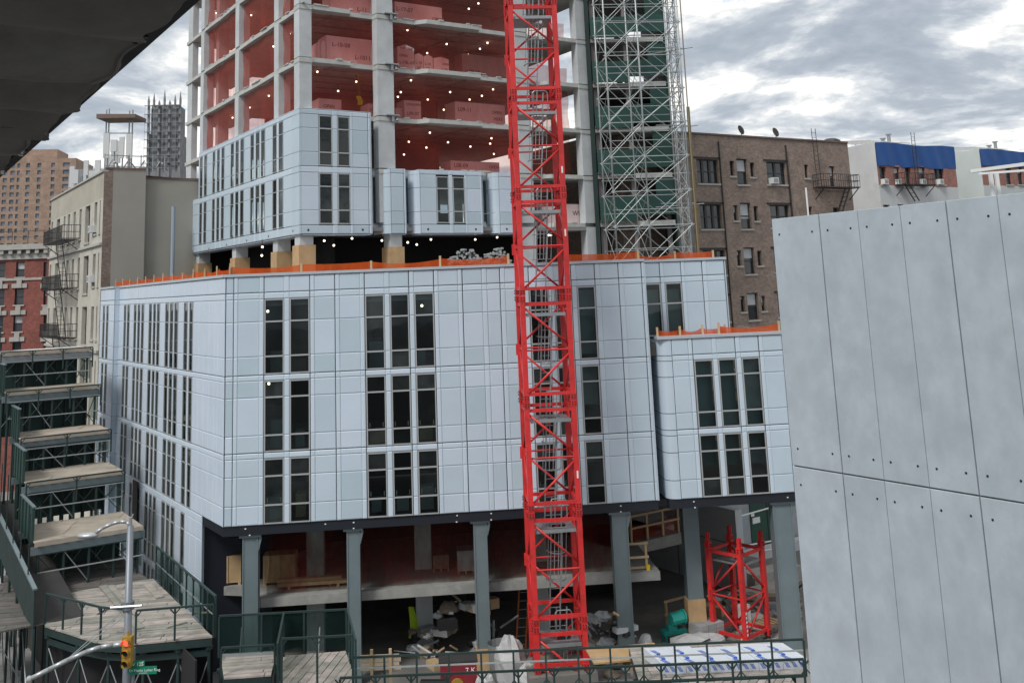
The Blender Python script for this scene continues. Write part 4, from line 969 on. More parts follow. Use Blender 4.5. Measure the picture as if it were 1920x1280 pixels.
o, f_ = block(1462, 1098, 3.0, 1.0, .7, 28, MATS['stone_block'], 'stone_block', 'farther pale stone block by the right steel column', 'stone')
p = atZ(1447, 1178, GZ); f_ = Frame(p, 30); t = thing('pallet', p, 'wooden pallet lying beside the right steel column', 'pallet')
for i in range(6): m = MB(); m.box(f_, -.6+i*.22, -.45+i*.22, -1.6, 0, GZ+.14, GZ+.17); m.build('slat', M_lumber, t)
for i in range(3): m = MB(); m.box(f_, -.6, .65, -1.55+i*.7, -1.45+i*.7, GZ, GZ+.14); m.build('bearer', M_lumber, t)
# ------------------------------------------------------------------ sidewalk sheds (protective decks on green steel)
def clip(poly, a, b, c):      # keep a*x+b*y <= c
    out = []
    for i in range(len(poly)):
        p, q = poly[i], poly[(i+1) % len(poly)]; dp, dq = a*p[0]+b*p[1]-c, a*q[0]+b*q[1]-c
        if dp <= 0: out.append(p)
        if dp*dq < 0: t = dp/(dp-dq); out.append((p[0]+(q[0]-p[0])*t, p[1]+(q[1]-p[1])*t))
    return out
def planks(parent, poly, z, ang, wd=.27, th=.05, ln=2.6, mt=None, seed=0, name='plank', gap=.012):
    """boards laid over a convex outline, each its own piece"""
    r = random.Random(seed); d = Vector((math.cos(R(ang)), math.sin(R(ang)))); n = Vector((-d.y, d.x))
    us = [p[0]*d.x+p[1]*d.y for p in poly]; vs_ = [p[0]*n.x+p[1]*n.y for p in poly]
    v = min(vs_); k = 0
    while v < max(vs_):
        u = min(us) - r.random()*ln
        while u < max(us):
            l = ln*r.uniform(.7, 1.25)
            q = clip(poly, -n.x, -n.y, -(v+gap)); q = clip(q, n.x, n.y, v+wd-gap) if q else q
            q = clip(q, -d.x, -d.y, -(u+gap)) if q else q; q = clip(q, d.x, d.y, u+l-gap) if q else q
            if len(q) >= 3:
                dz = r.uniform(-.008,.012); m = MB(); prism(m, q, z-th, z+dz); m.build(name, mt or M_plank, parent); k += 1
            u += l
        v += wd
def rail_run(parent, pts, z, h=1.05, step=1.15, mid=None, bracket=True, r=.03, net_=None, mat_=None, low=False):
    """posts with splayed feet and a top rail following plan points"""
    mt = mat_ or M_green
    for a, b in zip(pts, pts[1:]):
        a, b = Vector((a[0],a[1],0)), Vector((b[0],b[1],0)); L_ = (b-a).length; n = max(1, round(L_/step)); d = (b-a).normalized()
        m = MB(); m.bar(a+Vector((0,0,z+h)), b+Vector((0,0,z+h)), .06, .06); m.build('rail', mt, parent)
        if mid:
            for q in mid: m = MB(); m.tube(a+Vector((0,0,z+h*q)), b+Vector((0,0,z+h*q)), .02, 5); m.build('rail', M_galv, parent)
        if low: m = MB(); m.bar(a+Vector((0,0,z+.06)), b+Vector((0,0,z+.06)), .05, .12); m.build('rail', mt, parent)
        for i in range(n+1):
            p = a+(b-a)*(i/n); m = MB(); m.bar(p+Vector((0,0,z)), p+Vector((0,0,z+h-.03)), .06, .05, up=(d.y,-d.x,0))
            if bracket:
                for sg in (-1, 1):
                    if 0 <= i+sg <= n: m.bar(p+d*sg*.15+Vector((0,0,z+h-.04)), p+Vector((0,0,z+h-.2)), .035, .035)
            m.build('post', mt, parent)
        if net_:
            m = MB(); m.quad(a+Vector((0,0,z+.04)), b+Vector((0,0,z+.04)), b+Vector((0,0,z+h)), a+Vector((0,0,z+h))); m.build('mesh_infill', net_, parent, fix=False)
M_gnet = net('dark_green_mesh', (.02, .045, .04), .5, contrast=.25)
dk = atZ(405, 1190, -10.8); DF = Frame(dk, BL+180)      # s runs towards the corner, n is out over the street
P2 = lambda p: (p.x, p.y)
# corner deck
ZC = -10.8
cs = thing('corner_shed', (atZ(240,1150,ZC).x, atZ(240,1150,ZC).y, GZ), 'large weathered plank deck with green railings over the street corner', 'sidewalk shed')
poly = [P2(atZ(x, y, ZC)) for x, y in ((398,1192),(287,1084),(84,1118),(84,1172),(178,1202),(250,1206))][::-1]
def ccw(p):
    a = sum(p[i][0]*p[(i+1)%len(p)][1]-p[(i+1)%len(p)][0]*p[i][1] for i in range(len(p))); return p if a > 0 else p[::-1]
poly = ccw(poly)
planks(cs, poly, ZC, AF+2, .25, seed=4)
for k, (x0, y0, x1, y1) in enumerate(((193,1100,262,1180),(276,1098,300,1122),(205,1100,250,1155))):      # loose cross boards on top
    a, b = atZ(x0,y0,ZC), atZ(x1,y1,ZC); m = MB(); m.bar(a+Vector((0,0,.045)), b+Vector((0,0,.045)), .28, .05); m.build('plank', M_plank, cs)
m = MB(); q = [P2(atZ(x, y, ZC)) for x, y in ((398,1192),(287,1084),(84,1118),(84,1172),(178,1202),(250,1206))]; prism(m, ccw(q), ZC-.30, ZC-.07); m.build('deck_frame', M_green, cs)
fr = [P2(atZ(x, y, ZC)) for x, y in ((84,1170),(188,1199),(236,1204))]; rail_run(cs, fr, ZC, 1.0, 1.05)
fr = [P2(atZ(x, y, ZC)) for x, y in ((254,1206),(400,1194))]; rail_run(cs, fr, ZC, 1.0, 1.5)
fr = [P2(atZ(x, y, ZC)) for x, y in ((404,1194),(292,1086))]; rail_run(cs, fr, ZC, 1.25, .95, mid=(.5,), net_=M_gnet)
a, b = atZ(404,1194,ZC), atZ(292,1086,ZC)
# posts and bracing below it
def legs(parent, pts, z1, z0=GZ, r=.055, brace=True):
    for p in pts:
        m = MB(); m.tube((p[0],p[1],z0), (p[0],p[1],z1), r, 8); m.tube((p[0],p[1],z1-.12),(p[0],p[1],z1-.02), r*2.4, 6); m.wbox(p[0]-.12,p[0]+.12,p[1]-.12,p[1]+.12,z0,z0+.03); m.build('leg', M_green, parent)
    if brace:
        for p, q in zip(pts, pts[1:]):
            m = MB(); m.tube((p[0],p[1],z0+.5), (q[0],q[1],z1-.4), .022, 5); m.tube((p[0],p[1],z1-.4), (q[0],q[1],z0+.5), .022, 5); m.build('cross_brace', M_galv, parent)
front = [P2(atZ(x, y, ZC)) for x, y in ((92,1170),(150,1188),(205,1198),(270,1200),(335,1195),(392,1190))]
legs(cs, front, ZC-.3); legs(cs, [P2(atZ(x, y, ZC)) for x, y in ((100,1122),(190,1106),(285,1090))], ZC-.3)
m = MB()
for p, q in zip(front, front[1:]): m.bar((p[0],p[1],ZC-.52),(q[0],q[1],ZC-.52),.1,.2)
m.build('ledger_beam', M_green, cs)
# darker rear deck running under the first step, with hoarding boards below
rd = ccw([P2(DF.pt(s, n, 0)) for s, n in ((-5.6, .05), (-5.6, 7.6), (-13.6, 7.6), (-13.6, .05))]); planks(cs, rd, ZC-.06, AF+2, .3, .05, 3.0, mat('dark_plank',(.12,.11,.10),.8,noise=.3,nscale=2,objvar=.2), seed=6)
m = MB(); m.box(DF, -14, 1.0, .9, .96, GZ, ZC-.3); m.build('hoarding', M_black, cs); m = MB()
hp = [atZ(x, y, ZC) for x, y in ((84,1150),(160,1172),(250,1180),(400,1172))]
for a_, b_ in zip(hp, hp[1:]): m.quad((a_.x,a_.y,GZ),(b_.x,b_.y,GZ),(b_.x,b_.y,ZC-.32),(a_.x,a_.y,ZC-.32))
m.build('hoarding', M_black, cs, fix=False)
# stepped decks climbing the side street
STEP = [(9.9, 13.6, -9.02, 'lowest', (64,1017)), (13.7, 17.0, -7.3, 'second', (48,906)), (16.6, 19.4, -5.8, 'third', (36,822)), (19.2, 21.6, -3.9, 'fourth', (22,742)), (21.4, 24.6, -2.15, 'topmost', (6,664))]
prevz = ZC; prev_s = 6.3
for k, (a0, a1, z, nm, lp) in enumerate(STEP):
    pl = atZ(lp[0], lp[1], z); wN = max(3.0, (pl-DF.o).dot(DF.n))
    t = thing('stepped_shed', (DF.pt(-a0, wN/2, 0).x, DF.pt(-a0, wN/2, 0).y, GZ), '%s plywood-topped deck of the green stepped shed climbing the side street' % nm, 'sidewalk shed', 'stepped sheds on the side street')
    mt_ = M_ply if k < 4 else mat('pale_plywood', (.55,.52,.48), .8, noise=.12, nscale=1.2, objvar=.08)
    poly = ccw([P2(DF.pt(s, n, 0)) for s, n in ((-a0, 0), (-a0, wN), (-a1, wN), (-a1, 0))])
    planks(t, poly, z, AF+3, 1.22, .03, 2.44, mt_, seed=20+k, name='plywood_sheet')
    m = MB()
    for i in range(9): s_n = wN*(.04+.92*i/8); m.box(DF, -a1, -a0+.05, s_n-.05, s_n+.05, z-.18, z-.055)
    tag(m.build('joists', mat('stained_joist',(.13,.105,.08),.85,noise=.2) if k < 4 else M_dark, t), kind='stuff')
    for s in (-a0-.12, -a1+.15): m = MB(); m.box(DF, s-.07, s+.07, -.1, wN+.1, z-.48, z-.19); m.build('ledger_beam', M_galv if k == 4 else M_steelcol, t)
    # posts, rails and braces in front of this deck, standing on the deck below
    zb = prevz
    sN = [wN*(.04+.23*i) for i in range(5)]
    for n in sN:
        m = MB(); m.tube(DF.pt(-a0-.12, n, GZ), DF.pt(-a0-.12, n, z-.48), .055, 6); m.build('leg', M_green, t)
        m = MB(); m.tube(DF.pt(-a1+.15, n, GZ), DF.pt(-a1+.15, n, z-.48), .055, 6); m.build('leg', M_green, t)
    for zz_ in (.35, .72):
        m = MB(); m.tube(DF.pt(-a0-.05, sN[0]-.2, zb+(z-zb)*zz_), DF.pt(-a0-.05, sN[-1], zb+(z-zb)*zz_), .028, 5); m.build('tie_bar', M_scaf if zz_ < .5 else M_green, t)
    m = MB(); m.tube(DF.pt(-a0-.1, sN[2], zb), DF.pt(-a0-.1, sN[3], z-.5), .022, 5); m.tube(DF.pt(-a1+.1, sN[0], zb), DF.pt(-a0-.1, sN[0], z-.5), .022, 5); m.build('cross_brace', M_galv, t)
    for p_, q_ in zip(sN, sN[1:]):
        m = MB(); m.tube(DF.pt(-a0-.16, p_, zb+.1), DF.pt(-a0-.16, q_, z-.55), .018, 5); m.build('cross_brace', M_green, t)
        m = MB(); m.tube(DF.pt(-a1+.2, p_, z-.55), DF.pt(-a1+.2, q_, zb+.1), .018, 5); m.build('cross_brace', M_galv, t)
    for n in sN[1::2]: m = MB(); m.tube(DF.pt(-a0-.12, n, z-.3), DF.pt(-a1+.15, n, z-.3), .03, 5); m.build('tie_bar', M_green, t)
    m = MB(); m.box(DF, -a1-.06, -a1, .1, wN*.98, zb-.4, z-.2); m.build('back_sheet', M_greenply, t)
    for i in range(3): m = MB(); m.box(DF, -a1-.001, -a1+.03, wN*(.2+.27*i), wN*(.2+.27*i)+.05, zb-.2, z-.2); m.build('batten', M_green, t)
    m = MB(); m.box(DF, -a0+.05, -a0+.075, 0, wN, z-.16, z-.0); m.build('toe_board', M_ply, t)
    # guard rail across the open front of the deck below
    if k:
        rail_run(t, [P2(DF.pt(-a0+.45, 0.02, 0)), P2(DF.pt(-a0+.45, wN, 0))], z-.95, 1.0, 1.6, mid=(.5,))
    # green plywood parapet on the street side, and mesh down the house side
    m = MB(); m.box(DF, -a1, -a0-.3, wN-.03, wN+.03, z-.1, z+1.25)
    for i in range(5): s = -a1+(a1-a0-.35)*i/4; m.box(DF, s, s+.06, wN+.03, wN+.08, z-.1, z+1.25)
    m.build('parapet_panel', M_greenply, t)
    m = MB(); m.bar(DF.pt(-a1, wN, z+1.28), DF.pt(-a0-.25, wN, z+1.28), .12, .05); m.build('parapet_cap', M_steelcol, t)
    m = MB(); m.quad(DF.pt(-a1,.03,z-.3), DF.pt(-a0,.03,z-.3), DF.pt(-a0,.03,zb+.2), DF.pt(-a1,.03,zb+.2)); m.build('mesh_infill', M_gnet, t, fix=False)
    prevz = z
# sloping street-side run: fascia with legs and braces down to the pavement
sl_ = thing('side_shed', (DF.pt(-8, 9.5, 0).x, DF.pt(-8, 9.5, 0).y, GZ), 'long dark green shed fascia on scaffold legs along the left street edge', 'sidewalk shed')
a, b = atZ(66, 1150, ZC+.4), atZ(0, 985, ZC+1.9)
SFm = Frame(a, math.degrees(math.atan2(a.y-b.y, a.x-b.x))); Lr = (Vector(P2(a))-Vector(P2(b))).length + 6
def zr(s): return ZC + .1 - s/Lr*1.9
for i in range(9):
    s0_, s1_ = -Lr*(i+1)/9, -Lr*i/9
    m = MB(); m.hexa([SFm.pt(s0_,0,zr(s0_)-.35), SFm.pt(s1_-.015,0,zr(s1_)-.35), SFm.pt(s1_-.015,.05,zr(s1_)-.35), SFm.pt(s0_,.05,zr(s0_)-.35), SFm.pt(s0_,0,zr(s0_)+1.05), SFm.pt(s1_-.015,0,zr(s1_)+1.05), SFm.pt(s1_-.015,.05,zr(s1_)+1.05), SFm.pt(s0_,.05,zr(s0_)+1.05)]); m.build('fascia_panel', mat('grimy_green_ply',(.014,.03,.028),.7,noise=.3,nscale=1.5), sl_)
m = MB(); m.bar(SFm.pt(0,.03,zr(0)+1.09), SFm.pt(-Lr,.03,zr(-Lr)+1.09), .14, .06); m.build('cap', M_steelcol, sl_)
for i in range(9):
    s = -Lr*i/8.0
    for n in (.02, -1.6): m = MB(); m.tube(SFm.pt(s,n,GZ), SFm.pt(s,n,zr(s)-.2), .05, 6); m.build('leg', M_green, sl_)
    if i < 8:
        m = MB(); m.tube(SFm.pt(s,.08,GZ+.7), SFm.pt(s-Lr/8,.08,zr(s)-.7), .025, 5); m.tube(SFm.pt(s,.1,GZ+1.6), SFm.pt(s-Lr/8,.1,GZ+1.6), .022, 5); m.build('cross_brace', M_galv, sl_)
m = MB(); m.quad(SFm.pt(0,-1.6,zr(0)-.1), SFm.pt(-Lr,-1.6,zr(-Lr)-.1), SFm.pt(-Lr,0,zr(-Lr)-.1), SFm.pt(0,0,zr(0)-.1)); m.build('deck', M_dark, sl_)
m = MB()
for i in range(7): s = -Lr*(.1+i*.12); m.box(SFm, s, s+.05, .02, .06, zr(s)+1.1, zr(s)+3.2)
m.build('net_post', M_green, sl_)
m = MB(); m.box(SFm, -Lr, 0, -1.75, -1.7, GZ, ZC-.4); m.build('hoarding', M_dark, sl_)
# decks in the middle foreground
ZM = -11.35
for nm, px, lab, sd in (('left', ((414,1233),(517,1227),(508,1264),(420,1270)), 'small weathered deck with a low green rail right of the corner shed', 31),
                        ('right', ((531,1229),(648,1219),(664,1268),(655,1300),(528,1300)), 'striped plank deck between the corner shed and the second steel column', 32)):
    poly = ccw([P2(atZ(x, y, ZM)) for x, y in px]); c = atZ(px[0][0], px[0][1], ZM)
    t = thing('middle_shed', (c.x, c.y, GZ), lab, 'sidewalk shed', 'middle decks')
    planks(t, poly, ZM, AF if nm == 'left' else AF+78, .26, .05, 2.2 if nm == 'left' else .95, seed=sd)
    m = MB(); prism(m, poly, ZM-.3, ZM-.07); m.build('deck_frame', M_green, t)
    legs(t, poly, ZM-.3, brace=False)
    if nm == 'left':
        rail_run(t, [P2(atZ(x, y, ZM)) for x, y in ((414,1268),(515,1262))], ZM, .82, 1.1)
        rail_run(t, [P2(atZ(x, y, ZM)) for x, y in ((520,1262),(528,1240))], ZM, .82, 1.0, net_=M_gnet)
        m = MB(); m.bar(atZ(414,1232,ZM)+Vector((0,0,.05)), atZ(517,1226,ZM)+Vector((0,0,.05)), .12, .1); m.build('kerb_board', M_galv, t)
    else:
        rail_run(t, [P2(atZ(x, y, ZM)) for x, y in ((410,1232),(650,1219))], ZM, 1.25, 1.25, bracket=False, net_=M_gnet)
        rail_run(t, [P2(atZ(x, y, ZM)) for x, y in ((528,1297),(662,1290))], ZM, 1.45, 1.2)
        rail_run(t, [P2(atZ(x, y, ZM)) for x, y in ((652,1222),(668,1290))], ZM, 1.3, 1.0, net_=M_gnet)
        rail_run(t, [P2(atZ(x, y, ZM)) for x, y in ((532,1230),(520,1297))], ZM, 1.3, 1.0, net_=M_gnet)
        for x in (450, 488, 597): 
            p = atZ(x, 1222, ZM); m = MB(); m.tube(p, p+Vector((.05,0,.75)), .025, 5); m.build('stake', M_scaf, t)
# long foreground shed across the site entrance
ZF = -12.25
fs = thing('front_shed', (atZ(1000,1290,ZF).x, atZ(1000,1290,ZF).y, GZ), 'long green double-railed sidewalk shed across the site entrance in the foreground', 'sidewalk shed')
A1, A2 = atY(660, 1227, 33.4), atY(1506, 1196, 33.4); B1, B2 = atY(650, 1270.5, 31.2), atY(1506, 1231, 31.2)
FS = Frame((A1.x, 33.4), 0); zA = -11.18; zB = -10.98
xs = (A1.x, A2.x)
def rail_front(y, x0, x1, zt, step, low, mids, label, posts_to):
    for (za, hh, mt_) in [(zt, .06, M_green)] + ([(low, .09, M_green)] if low else []) + [(q, .035, M_scaf) for q in mids]:
        m = MB(); m.bar((x0,y,za), (x1,y,za), .06, hh, ) ; m.build('rail', mt_, fs)
    n = round((x1-x0)/step)
    for i in range(n+1):
        x = x0+(x1-x0)*i/n; m = MB(); m.wbox(x-.03, x+.03, y-.03, y+.03, posts_to, zt-.03)
        for sg in (-1, 1):
            if low is None: m.bar((x+sg*.14,y,zt-.04),(x,y,zt-.2),.035,.035)
            else: m.bar((x+sg*.14,y,low+.04),(x,y,low+.2),.035,.035)
        m.build('post', M_green, fs)
rail_front(33.4, A1.x, A2.x, zA, 1.02, zA-1.05, [zA-.32], 'back', ZF)
rail_front(31.2, B1.x-.2, B2.x, zB, 1.04, None, [], 'front', ZF)
poly = ccw([(B1.x-.5, 30.6), (B2.x+.1, 30.6), (B2.x+.1, 33.3), (B1.x-.5, 33.3)])
planks(fs, poly, ZF, 62, .24, .05, 3.2, seed=41)
poly2 = ccw([(atZ(1212,1262,ZF).x-.3, 33.5), (B2.x+.3, 33.5), (B2.x+.3, 36.7), (atZ(1212,1262,ZF).x-.3, 36.7)])
planks(fs, poly2, ZF, 5, .3, .05, 2.6, seed=42)
m = MB(); m.wbox(B1.x-.5, B2.x+.1, 30.7, 33.3, ZF-.32, ZF-.07); m.wbox(poly2[0][0], B2.x+.3, 33.5, 36.6, ZF-.3, ZF-.07); m.build('deck_frame', M_green, fs)
legs(fs, [(B1.x+i*2.0, 31.0) for i in range(8)], ZF-.3); legs(fs, [(B1.x+i*2.0, 33.2) for i in range(8)], ZF-.3, brace=False)
# ------------------------------------------------------------------ orange mesh with lath posts along the roof edges
def orange(F, s0, s1, n, z0, h, step, label, seed, gaps=True):
    r = random.Random(seed); t = thing('barrier_mesh', F.pt((s0+s1)/2, n, z0), label, 'barrier', 'orange mesh barriers on the podium roof')
    k = max(1, round((s1-s0)/step)); ph = r.uniform(0,6)
    for i in range(k+1):
        s = s0+(s1-s0)*i/k; m = MB(); m.box(F, s-.045, s+.045, n+.03, n+.07, z0-.02, z0+h+r.uniform(.0,.12)); m.build('lath', M_lumber, t)
    for i in range(k):
        a, b = s0+(s1-s0)*i/k, s0+(s1-s0)*(i+1)/k; h0, h1, sg = h*r.uniform(.85,1.0), h*r.uniform(.85,1.0), r.uniform(.02,.16)
        m = MB(); m.grid(lambda u, v: F.pt(a+(b-a)*u, n+.05*math.sin(u*7+ph+i)+.03*math.sin(u*17), z0+(v)*((h0+(h1-h0)*u)-sg*4*u*(1-u))), 10, 3); m.build('mesh_panel', M_orange, t, smooth=True, fix=False)
orange(FL, FL.S(208, 535), -.3, -.32, 1.0, .34, 1.7, 'orange mesh on lath posts along the side-street roof edge', 1)
orange(FR, .1, FR.S(955, 492), -.55, 1.0, .36, 2.6, 'orange mesh along the front roof edge left of the crane', 2)
orange(FR, FR.S(1062, 480), SEND-.1, -.55, 1.0, .34, 2.2, 'orange mesh along the front roof edge right of the crane', 3)
orange(FB, SEND+.3, s_bend-.3, -.55, 1.0, .32, 1.6, 'orange mesh at the foot of the scaffold tower', 4)
orange(FR, s_side+.1, s_side+3.0, -.5, ZPR+.1, .3, 1.0, 'sagging orange mesh on the wing roof beside the recess', 5)
t0, t1 = FR.S(1352, 620), FR.S(1466, 620)
orange(FR, t0, t1, -.35, ZPR+.1, .38, 2.6, 'taut bright orange mesh along the wing roof edge below the brick building', 6)
# bundle of pipes on the roof
def pipes(px0, px1, py, label, seed):
    s0, s1 = FR.S(px0, py, -1.6), FR.S(px1, py, -1.6); r = random.Random(seed); t = thing('pipe_bundle', FR.pt((s0+s1)/2, -1.6, 1.0), label, 'pipes', 'scaffold bundles on the roof'); k = 0
    h = .72
    for i in range(95):
        s = r.uniform(s0, s1); z = 1.05 + r.random()*h*math.sin(math.pi*(s-s0)/(s1-s0))**.6; m = MB(); m.tube(FR.pt(s, -1.3+r.uniform(-.1,.1), z), FR.pt(s+r.uniform(-.2,.2), -2.6, z+r.uniform(-.05,.05)), .05, 6); m.build('pipe', M_scaf, t)
pipes(843, 906, 495, 'rounded heap of grey scaffold tubes on the podium roof', 8)
pipes(912, 956, 495, 'smaller heap of grey scaffold tubes next to the crane on the roof', 9)
# ------------------------------------------------------------------ neighbours
M_bglass = mat('old_window_glass', (.035,.04,.045), .08, spec=.7, objvar=.3)
M_bframe = mat('dark_window_frame', (.03,.032,.035), .5)
M_stone = mat('stone_sill', (.42,.41,.38), .8, noise=.15)
M_iron = mat('black_iron', (.015,.015,.017), .5)
def wall_open(mb, F, s0, s1, z0, z1, n, holes, rev=.25):
    """wall sheet with rectangular window holes and reveals"""
    ss = sorted(set([s0, s1] + [h[0] for h in holes] + [h[1] for h in holes])); zs = sorted(set([z0, z1] + [h[2] for h in holes] + [h[3] for h in holes]))
    for a, b in zip(ss, ss[1:]):
        for c, d in zip(zs, zs[1:]):
            ms, mz = (a+b)/2, (c+d)/2
            if any(h[0] < ms < h[1] and h[2] < mz < h[3] for h in holes): continue
            mb.quad(F.pt(a,n,c), F.pt(b,n,c), F.pt(b,n,d), F.pt(a,n,d))
    for (a, b, c, d) in holes:
        mb.quad(F.pt(a,n,c), F.pt(a,n,d), F.pt(a,n-rev,d), F.pt(a,n-rev,c)); mb.quad(F.pt(b,n,c), F.pt(b,n-rev,c), F.pt(b,n-rev,d), F.pt(b,n,d))
        mb.quad(F.pt(a,n,d), F.pt(b,n,d), F.pt(b,n-rev,d), F.pt(a,n-rev,d)); mb.quad(F.pt(a,n,c), F.pt(a,n-rev,c), F.pt(b,n-rev,c), F.pt(b,n,c))
_bw = {}
def sash(parent, F, a, b, c, d, n, rev=.22, bars=1, mull=0, fmat=None, sill=True, shade=0.0, gm=None, lintel=False, name='window'):
    m = MB(); fw = .07; y = n-rev
    m.box(F, a+.002, a+fw, y-.04, y+.04, c, d); m.box(F, b-fw, b-.002, y-.04, y+.04, c, d); m.box(F, a+fw, b-fw, y-.04, y+.04, d-fw, d-.002); m.box(F, a+fw, b-fw, y-.04, y+.04, c+.002, c+fw)
    for i in range(bars): z = c+(d-c)*(i+1)/(bars+1); m.box(F, a+fw, b-fw, y-.035, y+.045, z-.035, z+.035)
    for i in range(mull): s = a+(b-a)*(i+1)/(mull+1); m.box(F, s-.09, s+.09, y-.038, y+.06, c+.06, d-.06)
    o = m.build(name, fmat or M_bframe, parent)
    q = MB(); q.quad(F.pt(a+.01,y-.01,c+.01), F.pt(b-.01,y-.01,c+.01), F.pt(b-.01,y-.01,d-.01), F.pt(a+.01,y-.01,d-.01)); q.build('pane', gm or M_bglass, o, fix=False)
    if shade:
        q = MB(); q.quad(F.pt(a+fw,y+.0,d-(d-c)*shade), F.pt(b-fw,y+.0,d-(d-c)*shade), F.pt(b-fw,y+.0,d-fw), F.pt(a+fw,y+.0,d-fw)); q.build('blind', mat('window_blind',(.5,.52,.53),.8), o, fix=False)
    if sill: q = MB(); q.box(F, a-.1, b+.1, n-.1, n+.08, c-.12, c-.005); q.build('sill', M_stone, o)
    if lintel: q = MB(); q.box(F, a-.25, b+.25, n-.05, n+.06, d+.04, d+.16); q.build('lintel', M_iron, o)
    return o
def ac(parent_label, F, s, z, n, wd=.55):
    t = thing('air_conditioner', F.pt(s, n+.15, z), parent_label, 'air conditioner', 'window air conditioners')
    m = MB(); m.box(F, s-wd/2, s+wd/2, n-.2, n+.32, z, z+.42); m.build('body', M_white, t)
    m = MB(); m.box(F, s-wd/2+.06, s+wd/2-.06, n+.322, n+.33, z+.06, z+.36); m.build('grille', mat('ac_grille',(.3,.31,.32),.6), t)
def fire_escape(F, s0, s1, z, n, label, drop=None, up=None, dep=1.0, grp='fire escapes'):
    t = thing('fire_escape', F.pt((s0+s1)/2, n, z), label, 'fire escape', grp)
    m = MB(); k = 9
    for i in range(k): nn = n+.05+(dep-.1)*i/(k-1); m.bar(F.pt(s0,nn,z), F.pt(s1,nn,z), .05, .03)
    m.build('floor_grating', M_iron, t)
    m = MB()
    for zz_ in (.05,.5,.95):
        for a, b in (((s0,n+dep),(s1,n+dep)),((s0,n),(s0,n+dep)),((s1,n),(s1,n+dep))): m.bar(F.pt(a[0],a[1],z+zz_), F.pt(b[0],b[1],z+zz_), .04, .04)
    c = int((s1-s0)/.22)
    for i in range(c+1): s = s0+(s1-s0)*i/c; m.bar(F.pt(s,n+dep,z), F.pt(s,n+dep,z+.95), .022, .022)
    for i in range(5): nn = n+dep*i/4; m.bar(F.pt(s0,nn,z), F.pt(s0,nn,z+.95), .022, .022); m.bar(F.pt(s1,nn,z), F.pt(s1,nn,z+.95), .022, .022)
    m.build('railing', M_iron, t)
    m = MB()
    for s in (s0+.1, s1-.1): m.bar(F.pt(s,n,z-.8), F.pt(s,n+dep*.9,z-.03), .05, .05)
    m.build('bracket', M_iron, t)
    def stair(sa, za, sb, zb, nn):
        m = MB()
        for o_ in (-.0, .45): m.bar(F.pt(sa,nn+o_*.9,za), F.pt(sb,nn+o_*.9,zb), .04, .12)
        k = max(4, int(abs(zb-za)/.28))
        for i in range(1, k): m.bar(F.pt(sa+(sb-sa)*i/k,nn,za+(zb-za)*i/k), F.pt(sa+(sb-sa)*i/k,nn+.4,za+(zb-za)*i/k), .12, .025)
        m.build('stair', M_iron, t)
    if drop: stair(drop[0], z, drop[1], drop[2], n+.35)
    if up:
        m = MB()
        for o_ in (0,.42): m.bar(F.pt(up[0]+o_,n+.25,z), F.pt(up[1]+o_,n+.25,up[2]), .035, .035)
        k = int((up[2]-z)/.32)
        for i in range(k): t_ = i/k; s = up[0]+(up[1]-up[0])*t_; m.bar(F.pt(s,n+.25,z+(up[2]-z)*t_), F.pt(s+.42,n+.25,z+(up[2]-z)*t_), .025, .025)
        m.build('ladder', M_iron, t)
    return t
# ---- brown brick apartment house on the right
RA = 31.5; RFm = Frame(atY(1296, 300, 65), RA)
br = thing('brick_apartment', RFm.pt(7,-6,GZ), 'brown brick apartment house with dark windows behind the scaffold on the right', 'building')
ztop = 9.66; s_r = RFm.S(1592, 300); s_l = -6.0
holes = []; wins = []
def addw(px0, px1, y0, y1, **k):
    yc_ = (y0+y1)/2; a, b = RFm.S(px0, yc_), RFm.S(px1, yc_); d = RFm.Z((px0+px1)/2, y0); c = RFm.Z((px0+px1)/2, y1); holes.append((a,b,c,d)); wins.append((a,b,c,d,k))
FH = 3.02
base = []
for (x0,x1,y0,y1,k) in ((1307,1347,299,344,dict(mull=2,lintel=True,shade=.0)), (1369,1377,302,330,{}), (1382,1402,298,346,dict(shade=.5)), (1407,1415,305,332,{}), (1438,1474,304,346,dict(mull=1,lintel=True)), (1509,1516,309,334,{}), (1556,1566,312,350,dict(shade=.55,sill=False))): addw(x0,x1,y0,y1,**k)
top = list(wins)
for fl_ in range(1, 8):
    for (a,b,c,d,k) in top: holes.append((a,b,c-FH*fl_,d-FH*fl_)); kk = dict(k); kk['shade'] = [0,.45,0,.6,.3,0,.4,.2][(fl_*3+int(a*2)) % 8] if not k.get('mull') else 0; wins.append((a,b,c-FH*fl_,d-FH*fl_,kk))
m = MB(); wall_open(m, RFm, s_l, s_r, GZ, ztop, 0, holes); M_brb = brick('brown_brick', (.20,.135,.105), (.30,.21,.165), (.33,.30,.27), RA)
m.quad(RFm.pt(s_l,0,ztop), RFm.pt(s_r,0,ztop), RFm.pt(s_r,-13,ztop), RFm.pt(s_l,-13,ztop)); m.quad(RFm.pt(s_r,0,GZ), RFm.pt(s_r,-13,GZ), RFm.pt(s_r,-13,ztop), RFm.pt(s_r,0,ztop)); m.quad(RFm.pt(s_l,0,GZ), RFm.pt(s_l,0,ztop), RFm.pt(s_l,-13,ztop), RFm.pt(s_l,-13,GZ))
m.build('wall', M_brb, br, fix=False)
for (a,b,c,d,k) in wins:
    if d < -9: continue
    sash(br, RFm, a, b, c, d, 0, **k)
m = MB()
for i in range(14): s = s_l+(s_r-s_l)*i/14; m.box(RFm, s+.03, s+(s_r-s_l)/14-.03, -.3, .08, ztop+.002, ztop+.12)
m.build('coping', mat('clay_coping',(.16,.11,.09),.8,noise=.2), br)
